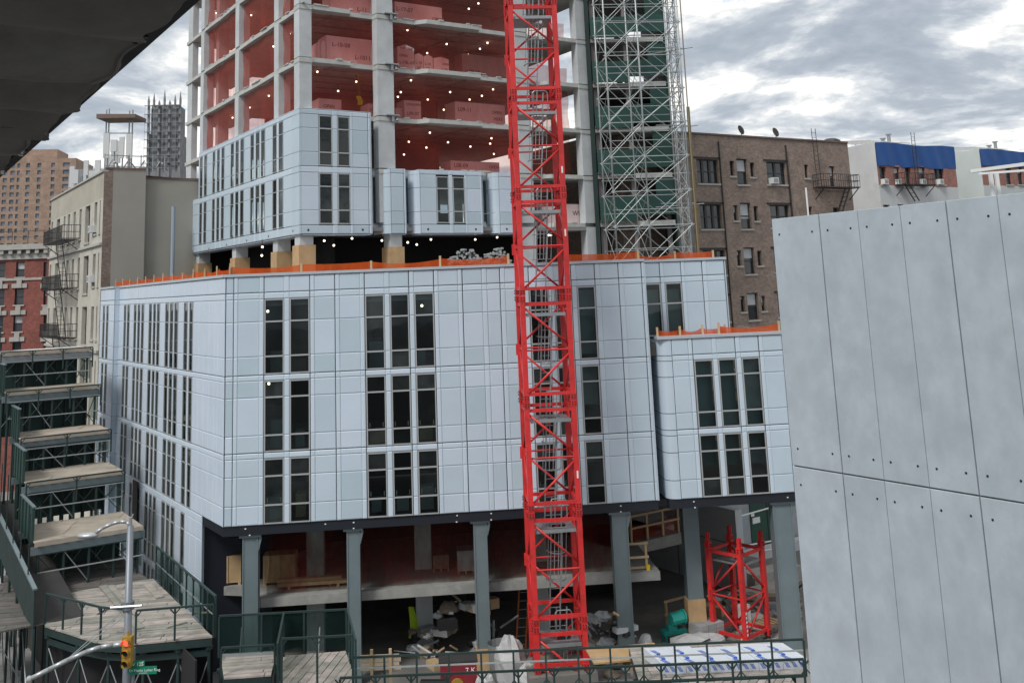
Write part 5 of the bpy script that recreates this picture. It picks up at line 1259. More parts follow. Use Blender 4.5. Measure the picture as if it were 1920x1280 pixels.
m = MB(); sp_ = RFm.S(1478, 350); m.tube(RFm.pt(sp_,.08,ztop-.4), RFm.pt(sp_+.3,.08,GZ), .06, 6); sp2 = RFm.S(1345, 260); m.tube(RFm.pt(sp2,.08,ztop-.4), RFm.pt(sp2+.05,.08,GZ), .05, 6); m.build('downpipe', M_iron, br)
fire_escape(RFm, RFm.S(1525,353), RFm.S(1592,353), RFm.Z(1555,354), .02, 'black iron fire escape with stair on the brown brick house', drop=(RFm.S(1577,353), RFm.S(1560,380), RFm.Z(1565,404)), up=(RFm.S(1527,340), RFm.S(1517,260), ztop+.9))
# hanging lamps of the wall: dishes and a vent hood on the roof
def dish(F, px, py, label):
    s, zz_ = F.S(px, py, -.6), ztop
    t = thing('satellite_dish', F.pt(s,-.6,ztop), label, 'satellite dish'); m = MB(); m.tube(F.pt(s,-.6,ztop), F.pt(s,-.6,ztop+.35), .03, 6); m.build('mast', M_iron, t)
    m = MB(); c = F.pt(s,-.6,ztop+.62); ax = (F.d*.9+Vector((0,-.3,.35))).normalized(); m.tube(c, c+ax*.06, .36, 12, .3); m.build('dish', mat('dish_grey',(.12,.12,.13),.5), t)
dish(RFm, 1390, 252, 'small satellite dish near the middle of the brown brick roof'); dish(RFm, 1455, 256, 'larger satellite dish tilted on the brown brick roof')
p = RFm.pt(RFm.S(1558,262,-1.5),-1.5,ztop); m = MB(); m.ball(p+Vector((0,0,.25)), .75, 12, 6, (1,1,.5)); m.tube(p, p+Vector((0,0,.3)), .3, 10); tag(m.build('roof_vent', mat('vent_black',(.03,.03,.03),.5), None, base=p), 'dark domed roof vent at the right end of the brown brick roof', 'vent')
ac('white air conditioner in the paired window of the brown brick house', RFm, RFm.S(1449,340), RFm.Z(1449,345), 0)
# yellow-brown pipe column at the left corner of the brick house
m = MB(); sx = -1.0; PP = atY(1297, 300, 60); m.tube((PP.x,PP.y,.6),(PP.x,PP.y,10.6), .1, 8); tag(m.build('yellow_pipe', mat('yellow_brown_paint',(.26,.20,.06),.6,noise=.2), None, base=(PP.x,PP.y,.6)), 'ochre steel pipe standing between the scaffold and the brown brick house', 'pipe')
# ---- white house with blue cloth, twice
M_wrend = mat('white_render', (.56,.57,.57), .85, noise=.10, nscale=.5, stain=((.42,.42,.41),.5,.5))
M_wpale = mat('pale_green_render', (.50,.54,.52), .85, noise=.10, nscale=.5)
M_blue = mat('blue_tarp', (.004,.07,.27), .55, noise=.12, nscale=.6, bump=.1, bscale=2)
M_redb = brick('red_brick', (.27,.085,.06), (.34,.12,.085), (.36,.30,.27), RA)
def white_house(px0, px1, Y, yt0, label, wallmat, first):
    F = Frame(atY(px0, 300, Y), RA); s1 = F.S(px1, 300); zt = F.Z(px0, yt0)
    t = thing('tarp_house', F.pt(s1/2,-5,GZ), label, 'building')
    zb = F.Z(px0, 310); zr_ = F.Z(px0, 347)
    hs = []
    wpx = ((1650,1662),(1677,1688),(1698,1708),(1724,1736),(1752,1770)) if first else ((1886,1897),(1908,1918))
    for a, b in wpx: hs.append((F.S(a,330), F.S(b,330), F.Z((a+b)/2,346), F.Z((a+b)/2,313.5)))
    m = MB(); wall_open(m, F, 0, s1, zr_, zb, 0, hs); m.build('brick_band', M_redb, t, fix=False)
    hs2 = [(a, b, c-3.0, d-3.0) for a, b, c, d in hs[:2]]
    m = MB(); wall_open(m, F, 0, s1, GZ, zr_, 0, hs2); m.quad(F.pt(0,0,GZ), F.pt(0,0,zt), F.pt(0,-16,zt+.1), F.pt(0,-16,GZ)); m.quad(F.pt(s1,0,GZ), F.pt(s1,-16,GZ), F.pt(s1,-16,zt), F.pt(s1,0,zt)); m.quad(F.pt(0,0,zt-.05), F.pt(s1,0,zt-.05), F.pt(s1,-16,zt-.05), F.pt(0,-16,zt-.05)); m.quad(F.pt(0,-.3,zb), F.pt(s1,-.3,zb), F.pt(s1,-.3,zt-.1), F.pt(0,-.3,zt-.1)); m.build('wall', wallmat, t, fix=False)
    m = MB(); r = random.Random(px0)
    m.grid(lambda u, v: F.pt(-.02+u*(s1+.04), .05+.05*math.sin(u*19)*(1-v)+.03*math.sin(u*43+v*3), zb-.05+v*(zt-zb+.08)+(.06*math.sin(u*9) if v == 1 else 0)+(.05*math.sin(u*15) if v == 0 else 0)), 40, 4); m.build('blue_tarp', M_blue, t, fix=False, smooth=True)
    for i, (a,b,c,d) in enumerate(hs): sash(t, F, a, b, c, d, 0, shade=.35 if i % 2 else .0, mull=1 if (b-a) > .9 else 0)
    for a,b,c,d in hs2: sash(t, F, a, b, c, d, 0)
    # stair-head roof of metal sheet standing on the roof
    m = MB(); k = zt; 
    for i in range(9): s = .1+i*.62; m.bar(F.pt(s,-6,k+.95), F.pt(s,-.5,k+.25), .06, .06)
    for i in range(7): nn = -6+i*.9; m.bar(F.pt(.1,nn,k+.95-.115*i), F.pt(5.1,nn,k+.95-.115*i), .07, .05)
    for s in (.1, 2.6, 5.1): m.bar(F.pt(s,-6,k), F.pt(s,-6,k+.95), .06, .06)
    m.build('roof_frame', mat('weathered_white_steel',(.55,.55,.54),.7,noise=.25,nscale=2), t)
    for i, (s, h) in enumerate(((s1*.62,1.1),(s1*.7,1.5))): m = MB(); m.tube(F.pt(s,-4,k), F.pt(s,-4,k+h), .16, 8); m.tube(F.pt(s,-4,k+h+.05), F.pt(s,-4,k+h+.15), .26, 8); m.build('flue', M_galv, t)
    return F, s1, zt, hs
WH, ws1, wzt, whs = white_house(1643, 1790, 78, 268, 'white house wrapped at the top in blue tarpaulin beside the brown brick house', M_wrend, True)
fire_escape(WH, WH.S(1677,345), WH.S(1735,345), WH.Z(1705,349), .02, 'black iron fire escape on the white house below the blue tarpaulin', drop=(WH.S(1690,349), WH.S(1708,375), WH.Z(1700,378)), up=(WH.S(1712,345), WH.S(1704,265), wzt+1.0))
for i, ip in enumerate((1656, 1682, 1727, 1760)): ac('white air conditioner in the %s window of the house with blue tarpaulin' % ORD[i], WH, WH.S(ip,341), WH.Z(ip,346), 0, .5)
white_house(1838, 1990, 86, 280, 'farther pale house wrapped in blue tarpaulin at the right edge', M_wpale, False)
# ---- beige house with fire escapes on the left
BO = atY(192, 430, 62); BFm = Frame(BO, BL+180); BS = Frame(BO, AT)
bg_ = thing('beige_house', BFm.pt(-9,-5,GZ), 'tall beige house with black fire escapes and a blank side wall', 'building')
M_bei = mat('beige_stucco', (.43,.40,.33), .88, noise=.14, nscale=.6, stain=((.33,.30,.25),.6,.7))
M_beip = mat('cream_limestone', (.50,.475,.41), .85, noise=.14, nscale=.9, stain=((.33,.31,.27),.55,1.3))
M_taupe = mat('taupe_render', (.35,.335,.295), .9, noise=.07, nscale=.5, stain=((.31,.295,.26),.5,.35))
zt = 8.32; zcor = BFm.Z(190, 372); s_b0 = -19.4
hs = []; bw = []
rows_b = [(BFm.Z(180,480), BFm.Z(180,408)), ]
cols_b = [(96,99),(106,112),(119,122),(126.5,130.5),(137,141),(148,152),(159,168),(176,181),(185.5,187.5)]
FHb = 3.32
for fl_ in range(6):
    for j, (a, b) in enumerate(cols_b):
        s0_, s1_ = BFm.S(a, 430), BFm.S(b, 430); d = zcor-.1-FHb*fl_; c = d-(2.45 if j in (1,6) else 2.05)
        hs.append((s0_, s1_, c, d))
m = MB(); wall_open(m, BFm, s_b0, 0, GZ, zcor, 0, hs, rev=.3); m.build('wall', M_beip, bg_, fix=False)
m = MB(); m.quad(BFm.pt(s_b0,0,zcor), BFm.pt(0,0,zcor), BFm.pt(0,0,zt), BFm.pt(s_b0,0,zt)); m.quad(BFm.pt(s_b0,0,GZ), BFm.pt(s_b0,0,zt), BFm.pt(s_b0,-9,zt), BFm.pt(s_b0,-9,GZ)); m.build('attic_wall', M_bei, bg_, fix=False)
for (a,b,c,d) in hs: sash(bg_, BFm, a, b, c, d, 0, rev=.28, sill=True)
m = MB()
for z in (zcor-FHb+.35, zcor-3*FHb+.4): m.box(BFm, s_b0, 0, 0, .14, z, z+.16)
m.box(BFm, s_b0-.1, .02, -.3, .1, zt, zt+.12); m.build('string_course', M_stone, bg_)
s_x = BS.S(330, 400); s_m = BS.S(274, 320)
m = MB(); m.quad(BS.pt(.55,0,GZ), BS.pt(s_m,0,GZ), BS.pt(s_m,0,zt+.35), BS.pt(.55,0,zt+.2)); m.quad(BS.pt(s_m,0,GZ), BS.pt(s_m,-.4,GZ), BS.pt(s_m,-.4,zt), BS.pt(s_m,0,zt+.35)); m.quad(BS.pt(s_m,-.4,GZ), BS.pt(s_x+3,-.4,GZ), BS.pt(s_x+3,-.4,zt-.35), BS.pt(s_m,-.4,zt-.35))
m.quad(BS.pt(0,-.05,zt), BS.pt(s_x+3,-.5,zt-.4), BS.pt(s_x+3,-9,zt-.4), BS.pt(0,-9,zt)); m.build('side_wall', M_taupe, bg_, fix=False)
m = MB(); m.box(BS, s_m+.05, s_x+3, -.6, -.36, zt-.36, zt-.22); m.box(BS, .1, s_m-.02, -.2, .05, zt+.2, zt+.3); m.build('side_coping', mat('rust_coping',(.2,.13,.11),.8), bg_)
m = MB(); m.quad(BS.pt(0,.004,GZ), BS.pt(.55,.004,GZ), BS.pt(.55,.004,zt+.2), BS.pt(0,.004,zt+.2)); m.build('brick_quoin', brick('quoin_brick',(.19,.13,.10),(.27,.20,.16),(.25,.22,.2),AT), bg_, fix=False)
m = MB(); m.tube(BS.pt(BS.S(322,440),.3,-2), BS.pt(BS.S(322,440),.3,BS.Z(322,388)), .13, 8); tag(m.build('blue_pipe', mat('blue_grey_paint',(.3,.36,.42),.5), None, base=BS.pt(BS.S(322,440),.3,-2)), 'pale blue vertical pipe against the blank taupe wall', 'pipe')
for fl_ in range(3):
    z = zcor-2.15-FHb*fl_; fe = fire_escape(BFm, BFm.S(113,470), BFm.S(150,470), z, .02, '%s black fire escape balcony on the beige house front' % ('upper','middle','lower')[fl_], drop=(BFm.S(125,500), BFm.S(137,560), z-FHb), dep=1.15, grp='fire escapes on the beige house')
for i, (px, y) in enumerate(((176,432),(174,525))): ac(('upper','lower')[i]+' white air conditioner on the beige house front', BFm, BFm.S(px,y), BFm.Z(px,y+4), 0, .7)
# antennas on its roof
def antenna(p, h, w_, label, mount=1.0):
    t = thing('panel_antenna', p, label, 'antenna', 'mobile phone antennas on the beige house')
    m = MB(); m.tube(p, p+Vector((0,0,mount+h)), .045, 6); m.build('mast', M_galv, t)
    m = MB(); q = p+Vector((.0,-.12,mount)); m.wbox(q.x-w_/2, q.x+w_/2, q.y-.1, q.y+.02, q.z, q.z+h); m.build('radome', mat('radome_white',(.55,.56,.56),.6), t)
for i, (px, pyt, pyb, w_) in enumerate(((200,251,297,11),(214,263,285,12),(229,258,297,9),(243,252,298,11))):
    p = atY(px, 318, 64); zt_, zb_ = atY(px,pyt,64).z, atY(px,pyb,64).z; antenna(Vector((p.x,64,zt+.2)), zt_-zb_, w_*64/1850, '%s white panel antenna of the row on the beige house corner' % ORD[i], zb_-zt-.2)
rr = random.Random(5)
for i in range(9):
    s = -3-i*1.75; p = BFm.pt(s, -.8-rr.random(), zt+.1); antenna(p, rr.uniform(.9,1.7), rr.uniform(.25,.5), '%s small antenna from the corner along the beige roof edge' % ORD[i], rr.uniform(.3,.9))
m = MB(); r0 = BS.pt(1.0,-1.2,zt+.2)
for i in range(6): a = BS.pt(.2+i*.75,-1.0,zt+.3); m.bar(a, a+Vector((0,0,1.0)), .05, .05)
for zz_ in (.5, 1.2): m.bar(BS.pt(.2,-1.0,zt+zz_), BS.pt(4.6,-1.0,zt+zz_), .05, .05)
for i in range(8): a = BS.pt(.3+i*.5,-1.0,zt+.3+(i%2)*.5); m.bar(a, BS.pt(.3+(i+1)*.5,-1.6,zt+.4+((i+1)%2)*.6), .06, .06)
tag(m.build('antenna_frame', M_galv, None, base=r0), 'tangle of dark steel framing under the antennas on the beige roof', 'frame')
# rooftop gantry with brown sheet
gp = [atY(x, 300, 66) for x in (200, 205, 243, 249)]; t = thing('roof_gantry', (gp[0].x, 66, zt), 'slim steel gantry with a brown roof sheet above the antennas', 'gantry')
for x, yt_ in ((200,206),(205,204),(243,208),(249,206)): a = atY(x, 300, 66); b = atY(x, yt_, 66); m = MB(); m.tube((b.x,66,zt), (b.x,66,b.z), .05, 5); m.build('post', M_galv, t)
a, b = atY(190,219,66), atY(262,219,66); m = MB(); m.hexa([(a.x,65.2,a.z-.25),(b.x,65.2,b.z-.2),(b.x,67.2,b.z-.2),(a.x,67.2,a.z-.25),(a.x,65.2,a.z+.05),(b.x,65.2,b.z+.05),(b.x,67.2,b.z+.05),(a.x,67.2,a.z+.05)]); m.build('roof_sheet', mat('brown_sheet',(.16,.11,.09),.7), t)
a, b = atY(196,250,66), atY(250,250,66); m = MB(); m.bar(a, b, .06, .06); m.build('crossbar', M_galv, t)
# ---- red brick house, far left
QF = Frame(atY(0, 500, 84), AF+1); q0, q1 = -6.0, QF.S(91, 500); qz = QF.Z(50, 458)
rh = thing('red_brick_house', QF.pt(2,-4,GZ), 'red brick house with a white bracketed cornice at the left edge', 'building')
hs = []
for y0, y1, x0, x1 in ((491,519,30.5,46.5),(541,571,28,45),(591,621,25.5,42.5),(641,671,23.5,40)):
    hs.append((QF.S(x0,y0), QF.S(x1,y0), QF.Z(38,y1), QF.Z(38,y0)))
    hs.append((QF.S(82,y0), QF.S(88,y0), QF.Z(85,y1), QF.Z(85,y0)))
    hs.append((QF.S(x0-36,y0), QF.S(x1-36,y0), QF.Z(38,y1), QF.Z(38,y0)))
m = MB(); zcb = QF.Z(50, 486); wall_open(m, QF, q0, q1, GZ, zcb+.3, 0, hs); m.quad(QF.pt(q1,0,GZ), QF.pt(q1,-9,GZ), QF.pt(q1,-9,qz), QF.pt(q1,0,qz)); m.build('wall', brick('deep_red_brick',(.21,.055,.045),(.27,.08,.06),(.24,.12,.1),AF+1), rh, fix=False)
for i, (a,b,c,d) in enumerate(hs):
    o = sash(rh, QF, a, b, c, d, 0, shade=.5 if i in (0,4,6) else 0)
    if i > 2: q = MB(); q.box(QF, a-.25, b+.25, 0, .1, d+.06, d+.42); q.box(QF, (a+b)/2-.2, (a+b)/2+.2, .1, .16, d+.06, d+.75); q.build('lintel', M_stone, o)
m = MB(); m.box(QF, q0, q1+.3, -.4, .5, qz-.45, qz); m.box(QF, q0, q1+.1, -.2, .15, qz-1.25, qz-.75); m.build('cornice', M_stone, rh)
for i in range(14): s = q0+.4+i*(q1-q0)/14; m = MB(); m.box(QF, s, s+.3, 0, .42, qz-.8, qz-.452); m.build('bracket', M_stone, rh)
m = MB(); m.quad(QF.pt(q0,-.1,zcb+.3), QF.pt(q1,-.1,zcb+.3), QF.pt(q1,-.1,qz), QF.pt(q0,-.1,qz)); m.quad(QF.pt(q0,0,qz-.01), QF.pt(q1,0,qz-.01), QF.pt(q1,-9,qz-.01), QF.pt(q0,-9,qz-.01)); m.build('frieze', M_stone, rh, fix=False)
m = MB(); m.box(QF, q0, q1, 0, .08, QF.Z(50,523)-.1, QF.Z(50,523)+.1); m.build('belt_course', M_stone, rh)
m = MB()
for i in range(8): s = q0+i*1.3; m.bar(QF.pt(s,-1,qz), QF.pt(s,-1,qz+1.2), .04, .04)
m.bar(QF.pt(q0,-1,qz+1.2), QF.pt(q1,-1,qz+1.2), .04, .04); m.bar(QF.pt(q0,-1,qz+.7), QF.pt(q1,-1,qz+.7), .03, .03); m.build('roof_rail', M_iron, rh)
# ---- orange brick slab block far off
OF = Frame(atY(0, 380, 175), AF+4); o1 = OF.S(140, 380); oz = OF.Z(100, 297); o0 = -12
ob = thing('orange_tower_block', OF.pt(2,-8,GZ), 'distant orange brick apartment tower with rows of small windows', 'building')
hs = []
for r_ in range(12):
    for cpx, wpx in ((6,8),(20,8),(31,5),(49,7.5),(70,7),(96,7),(121,13)):
        y0 = 306+r_*13.5; a = OF.S(cpx-wpx/2,400); b = OF.S(cpx+wpx/2,400); d = OF.Z(70,y0); c = OF.Z(70,y0+8); hs.append((a,b,c,d))
m = MB(); wall_open(m, OF, o0, o1, GZ, oz, 0, hs, rev=.3); m.quad(OF.pt(o1,0,GZ), OF.pt(o1,-12,GZ), OF.pt(o1,-12,oz), OF.pt(o1,0,oz)); m.quad(OF.pt(o0,0,oz), OF.pt(o1,0,oz), OF.pt(o1,-12,oz), OF.pt(o0,-12,oz)); m.build('wall', brick('orange_brick',(.33,.225,.165),(.36,.25,.19),(.38,.29,.23),AF+4,bw=1.2,bh=.4), ob, fix=False)
M_og = mat('far_glass', (.13,.16,.19), .1, objvar=.5, spec=.7)
for (a,b,c,d) in hs:
    q = MB(); q.box(OF, a+.002, b-.002, -.28, -.2, c+.002, d-.002); q.build('window', M_og, ob)
m = MB(); m.box(OF, OF.S(20,300), OF.S(98,300), -10, -3, oz, OF.Z(60,276)); m.build('penthouse', MATS['orange_brick'], ob)
# grey louvred screen between
LF = Frame(atY(146, 330, 100), AF); t = thing('roof_screen', LF.pt(1,-1,0), 'grey louvred roof screen beyond the antennas', 'screen')
for i in range(16): s = i*.17; m = MB(); m.box(LF, s*1.0, s+.11, -.1, 0, -2, LF.Z(165,317)); m.build('louvre', M_galv, t)
m = MB(); m.box(LF, -1, 3.2, -3, -.2, -14.6, LF.Z(165,330)); m.build('wall', M_taupe, t)
# ---- gothic church tower, far off and wrapped in scaffold
CF = Frame(atY(276, 250, 330), AF); c1 = CF.S(338, 250); cz = CF.Z(305, 196)
ch = thing('church_tower', CF.pt(c1/2,-5,GZ), 'far gothic stone church tower with pinnacles, wrapped in scaffolding', 'tower')
M_ch = mat('dark_limestone', (.25,.255,.265), .9, noise=.3, nscale=.35, stain=((.12,.125,.135),.7,.5))
m = MB(); m.box(CF, .6, c1-.4, -11, -.6, GZ, CF.Z(305,250)); m.box(CF, 1.1, c1-.9, -10.5, -.62, CF.Z(305,250), cz); m.build('shaft', M_ch, ch)
for i in range(4): s = .3+(c1-.6)*i/3; m = MB(); m.box(CF, s-.35, s+.35, -.65, .0, GZ, cz); m.build('buttress', M_ch, ch)
for z0_, z1_ in ((CF.Z(305,235),CF.Z(305,203)), (CF.Z(305,280),CF.Z(305,245)), (CF.Z(305,322),CF.Z(305,290))):
    for i in range(5): s = .3+(c1-.6)*(i+.5)/5; m = MB(); m.box(CF, s-.28, s+.28, -.64, -.58, z0_, z1_); m.build('lancet_window', mat('far_opening',(.13,.134,.142),.8), ch)
for i in range(7):
    s = .2+(c1-.4)*i/6; h = (3.4,4.2,1.6,5.2,1.6,3.4,4.6)[i]; m = MB(); a = CF.pt(s,-.3,cz); m.tube(a, a+Vector((0,0,h*.35)), .4, 6); m.tube(a+Vector((0,0,h*.35)), a+Vector((0,0,h)), .4, 6, .04); m.build('pinnacle', M_ch, ch)
m = MB()
for py in (199,215,231,248,262,278,292,306): z = CF.Z(290,py); m.box(CF, -.9, c1+.2, .1, .9, z-.06, z+.06)
for i in range(9): s = -.7+i*(c1+.8)/8; m.bar(CF.pt(s,.9,CF.Z(290,330)), CF.pt(s,.9,cz+.5), .07, .07)
tag(m.build('scaffolding', mat('far_scaffold',(.26,.27,.28),.7), ch), kind='stuff')
# ------------------------------------------------------------------ concrete panel wall close by on the right
W0 = atY(1487, 872, 12); WW = Frame(W0, 122.96+180)
M_wall = mat('panel_concrete', (.40,.45,.49), .8, noise=.15, nscale=3.0, objvar=.05, bump=.06, bscale=18, stain=((.33,.375,.41), .6, 2.4), stretch=(1,1,.8))
cwl = thing('concrete_panel_wall', WW.pt(2,-.3,GZ), 'tall pale grey wall of concrete panels with bolt holes at the right edge', 'wall')
S_ = [0, .714, 1.252, 1.792, 2.333, 2.885, 3.43, 3.975, 4.52]; dark = [0, 1, 0, 0, 1, 0, 0, 1, 0]
ZR_ = [.70, -2.146, -4.99, -7.84, -10.69, GZ+.02]
hm_ = MB(); hm_.tube((0,-.0155,0), (0,-.0125,0), .0125, 10); hme = hm_.mesh('bolt_hole', M_black)
for i in range(len(S_)-1):
    gl, gr = (.007 if dark[i] else .003), (.007 if dark[i+1] else .003)
    if i == 0: gl = 0
    for j in range(len(ZR_)-1):
        zt, zb = ZR_[j]-(.0 if j == 0 else .008), ZR_[j+1]+.008; m = MB(); wd = S_[i+1]-S_[i]-gl-gr; x = wd/2; e = .004; h = zt-zb
        b_ = [(-x,.03,0),(x,.03,0),(x,.03,h),(-x,.03,h)]; md = [(-x,-.008,0),(x,-.008,0),(x,-.008,h),(-x,-.008,h)]; f_ = [(-x+e,-.012,e),(x-e,-.012,e),(x-e,-.012,h-e),(-x+e,-.012,h-e)]
        m.quad(*f_)
        for q in range(4): r_ = (q+1) % 4; m.quad(b_[q], b_[r_], md[r_], md[q]); m.quad(md[q], md[r_], f_[r_], f_[q])
        o = place('panel', m.mesh('panel', M_wall), cwl, WW.mat((S_[i]+gl+S_[i+1]-gr)/2, 0, zb))
        if j < 2:
            for sx in (-x+.105, x-.105):
                for zz_ in (.19, h-.19):
                    c = bpy.data.objects.new('bolt_hole', hme); COL.objects.link(c); c.parent = o; c.location = (sx, 0, zz_)
m = MB(); m.box(WW, .01, S_[-1], -.35, -.012, GZ, .68); m.build('wall_core', mat('core_grey',(.16,.165,.17),.9), cwl)  # grey core seen in the joints between the panels
# white steel frame and a pole behind it
t = thing('white_steel_frame', atY(1862, 400, 13.5), 'white painted steel frame rising behind the concrete panel wall', 'frame')
a, b = atY(1822,321,13.5), atY(1960,303,12.6); m = MB(); m.bar(a, b, .05, .045); m.build('top_rail', M_white, t)
a, b = atY(1836,326,13.8), atY(1960,317,13.2); m = MB(); m.bar(a, b, .04, .03); m.build('lower_rail', M_white, t)
for x in (1857, 1868): p, q = atY(x, 325, 13.5), atY(x+5, 420, 13.5); m = MB(); m.bar((p.x,13.5,p.z), (p.x,13.5,q.z-14), .045, .045); m.build('post', M_white, t)
p = atY(1511, 352, 16); m = MB(); m.tube((p.x,16,GZ), (p.x,16,p.z), .014, 6); tag(m.build('white_pole', M_white, None, base=(p.x,16,GZ)), 'thin white pole rising behind the concrete panel wall', 'pole')

# ------------------------------------------------------------------ dark ribbed canopy of the platform overhead
ZK = 1.22
ce = atZ(195, 175, ZK); CAN = Frame(ce, BL+180)      # edge line; n points away from the building
can = thing('platform_canopy', CAN.pt(0,1.5,ZK), 'dark ribbed platform canopy with a torn scalloped edge overhead', 'canopy')
M_can = mat('canopy_board', (.26,.245,.215), .85, noise=.3, nscale=1.6, bump=.5, bscale=6, stain=((.36,.35,.32), .6, 1.1))
M_canb = mat('canopy_black', (.025,.025,.026), .7)
M_torn = mat('torn_foam', (.42,.41,.38), .9, noise=.3, nscale=6)
rr = random.Random(21); S0c, S1c, PIT = -13.0, 7.0, 1.02
def wave(s):
    t = (s/PIT) % 1.0; return -.14*(0.5-0.5*math.cos(2*math.pi*t))**.6
ns = 420
edge = []
for i in range(ns+1):
    s = S0c+(S1c-S0c)*i/ns; t = (s/PIT) % 1.0
    edge.append(.01+.10*abs(math.sin(math.pi*t))**.6 + .03*math.sin(s*5.1)+.02*math.sin(s*17.3)+.012*rr.random())
m = MB(); nv = 14
def cf(u, v):
    i = min(ns, int(round(u*ns))); s = S0c+(S1c-S0c)*u; e = edge[i]; n = -0.02-e*0 + e + v*4.2
    return CAN.pt(s, n, ZK+.10+wave(s)+.012*math.sin(s*9+n*4)+.01*math.sin(n*7+s*2.2))
m.grid(cf, ns, nv); m.build('ribbed_soffit', M_can, can, smooth=True, fix=False)
m = MB(); m.grid(lambda u, v: CAN.pt(S0c+(S1c-S0c)*u, edge[min(ns,int(round(u*ns)))]+.004*math.sin(u*900), ZK+.10+wave(S0c+(S1c-S0c)*u)+.012*math.sin((S0c+(S1c-S0c)*u)*9)-.006+v*.035), ns, 1); m.build('torn_edge', M_torn, can, fix=False)
m = MB(); m.box(CAN, S0c, S1c, -.02, 4.4, ZK+.14, ZK+.18); m.box(CAN, S0c, S1c, -.03, .05, ZK+.08, ZK+.139); m.build('roof_deck', M_canb, can)
for k in range(5):      # cross battens and hangers under the ribs
    s = -9.5+k*3.1; m = MB(); m.box(CAN, S0c, S1c, .75+k*.7, .81+k*.7, ZK+.085, ZK+.138); m.build('purlin', M_canb, can)
for k in range(16):
    s = -8+k*PIT+.5*PIT; m = MB(); m.box(CAN, s-.02, s+.02, .3, .38, ZK-.01, ZK+.1); m.box(CAN, s-.02, s+.02, 1.1, 1.2, ZK-.01, ZK+.1); m.build('hanger', M_canb, can)

# ------------------------------------------------------------------ street light, signals and signs
def text_mesh(s, size, mt, parent, M, ext=.002, name='lettering'):
    me = TXT[s].copy(); me.materials.clear(); me.materials.append(mt); me.name = name
    return place(name, me, parent, M @ Matrix.Rotation(math.pi/2, 4, 'X') @ Matrix.Scale(size, 4))
YP = 28.0; pb, pt_ = atY(237, 1280, YP), atY(246, 985, YP)
M_pole = mat('grey_pole_paint', (.20,.22,.245), .45, .3, noise=.1)
M_arm = mat('galvanised_arm', (.42,.44,.45), .4, .5, noise=.1)
lp = thing('street_lamp', (pb.x, YP, GZ), 'grey street lamp pole with a curved arm at the corner shed', 'street lamp')
px_ = pb.x
m = MB(); m.tube((px_,YP,GZ), (px_,YP,pt_.z), .13, 12, .085); m.build('pole', M_pole, lp, smooth=True)
m = MB(); A = [atY(x, y, YP) for x, y in ((245,988),(238,978),(225,977),(210,981),(195,988),(180,998))]; A = [Vector((px_,YP,pt_.z))]+[Vector((q.x,YP-.02*i,q.z)) for i, q in enumerate(A[1:])]; m.path(A, .045, 8); m.build('arm', M_arm, lp, smooth=True)
e = A[-1]; m = MB(); m.ball(e+Vector((-.18,0,-.05)), .2, 10, 6, (1.5,.8,.45)); m.build('luminaire', M_arm, lp, smooth=True)
m = MB(); m.tube((px_,YP,pt_.z), (px_,YP,pt_.z+.22), .05, 8); m.tube((px_,YP,pt_.z+.05), (px_+.06,YP,pt_.z+.3), .02, 5); m.build('finial', M_arm, lp)
zc_ = atY(243, 1134, YP).z; m = MB(); m.tube((px_-.42,YP-.14,zc_), (px_+.42,YP-.14,zc_+.02), .035, 6); m.build('crossbar', M_arm, lp)
m = MB(); m.tube((px_,YP,zc_-.1), (px_,YP,zc_+.1), .15, 10); m.build('clamp', M_pole, lp)
# mast arm with its guys
za = atY(233, 1206, YP).z; B = [atY(x, y, YP) for x, y in ((236,1207),(215,1206),(195,1207),(172,1213),(140,1226),(108,1241),(76,1256))]
arm = thing('signal_mast_arm', (px_, YP, za), 'curved grey signal mast arm reaching left from the lamp pole', 'mast arm')
m = MB(); B = [Vector((q.x,YP-.1*i,q.z)) for i, q in enumerate(B)]; m.path(B, .06, 8); m.build('arm', M_arm, arm, smooth=True)
m = MB(); m.tube(Vector((px_,YP,zc_)), B[4]+Vector((0,0,.03)), .012, 5); m.tube(Vector((px_,YP,zc_-.2)), B[4]+Vector((.05,0,.05)), .012, 5); m.build('guy_wire', M_arm, arm)
M_yel = mat('signal_yellow', (.36,.21,.03), .5, noise=.15)
def signal(p, label, lit=True, s=1.0, vert=True):
    t = thing('traffic_signal', p, label, 'traffic signal'); hw = .15*s; hh = .32*s
    for i in range(3):
        m = MB(); z = p.z-i*hh; 
        m.wbox(p.x-hw, p.x+hw, p.y-.12, p.y+.1, z-hh+.01, z); m.build('housing', M_yel, t)
        c = Vector((p.x, p.y-.12, z-hh/2)); m = MB(); m.tube(c, c+Vector((0,-.012,0)), hw*.72, 14); m.build('lens', emit('red_signal_light', (1,.03,.015), 4.0) if (i == 0 and lit) else mat('dark_lens',(.02,.02,.02),.3), t)
        m = MB()
        for k in range(8):
            a0, a1 = math.pi*(-.1+1.2*k/8), math.pi*(-.1+1.2*(k+1)/8); r_ = hw*.82
            m.quad(c+Vector((math.cos(a0)*r_,0,math.sin(a0)*r_)), c+Vector((math.cos(a1)*r_,0,math.sin(a1)*r_)), c+Vector((math.cos(a1)*r_,-.2*s,math.sin(a1)*r_)), c+Vector((math.cos(a0)*r_,-.2*s,math.sin(a0)*r_)))
        m.build('visor', M_yel, t, fix=False)
    m = MB(); m.tube((p.x,p.y,p.z), (p.x-.02,p.y,p.z+.16*s), .03, 6); m.build('bracket', M_yel, t)
    return t
sp0 = atY(242, 1190, YP-.25); signal(Vector((sp0.x, YP-.3, sp0.z)), 'yellow traffic signal showing red on the lamp pole', True, .78)
e = B[-1]; signal(Vector((e.x+.05, e.y-.05, e.z-.22)), 'yellow traffic signal hanging at the end of the mast arm', False, .9)
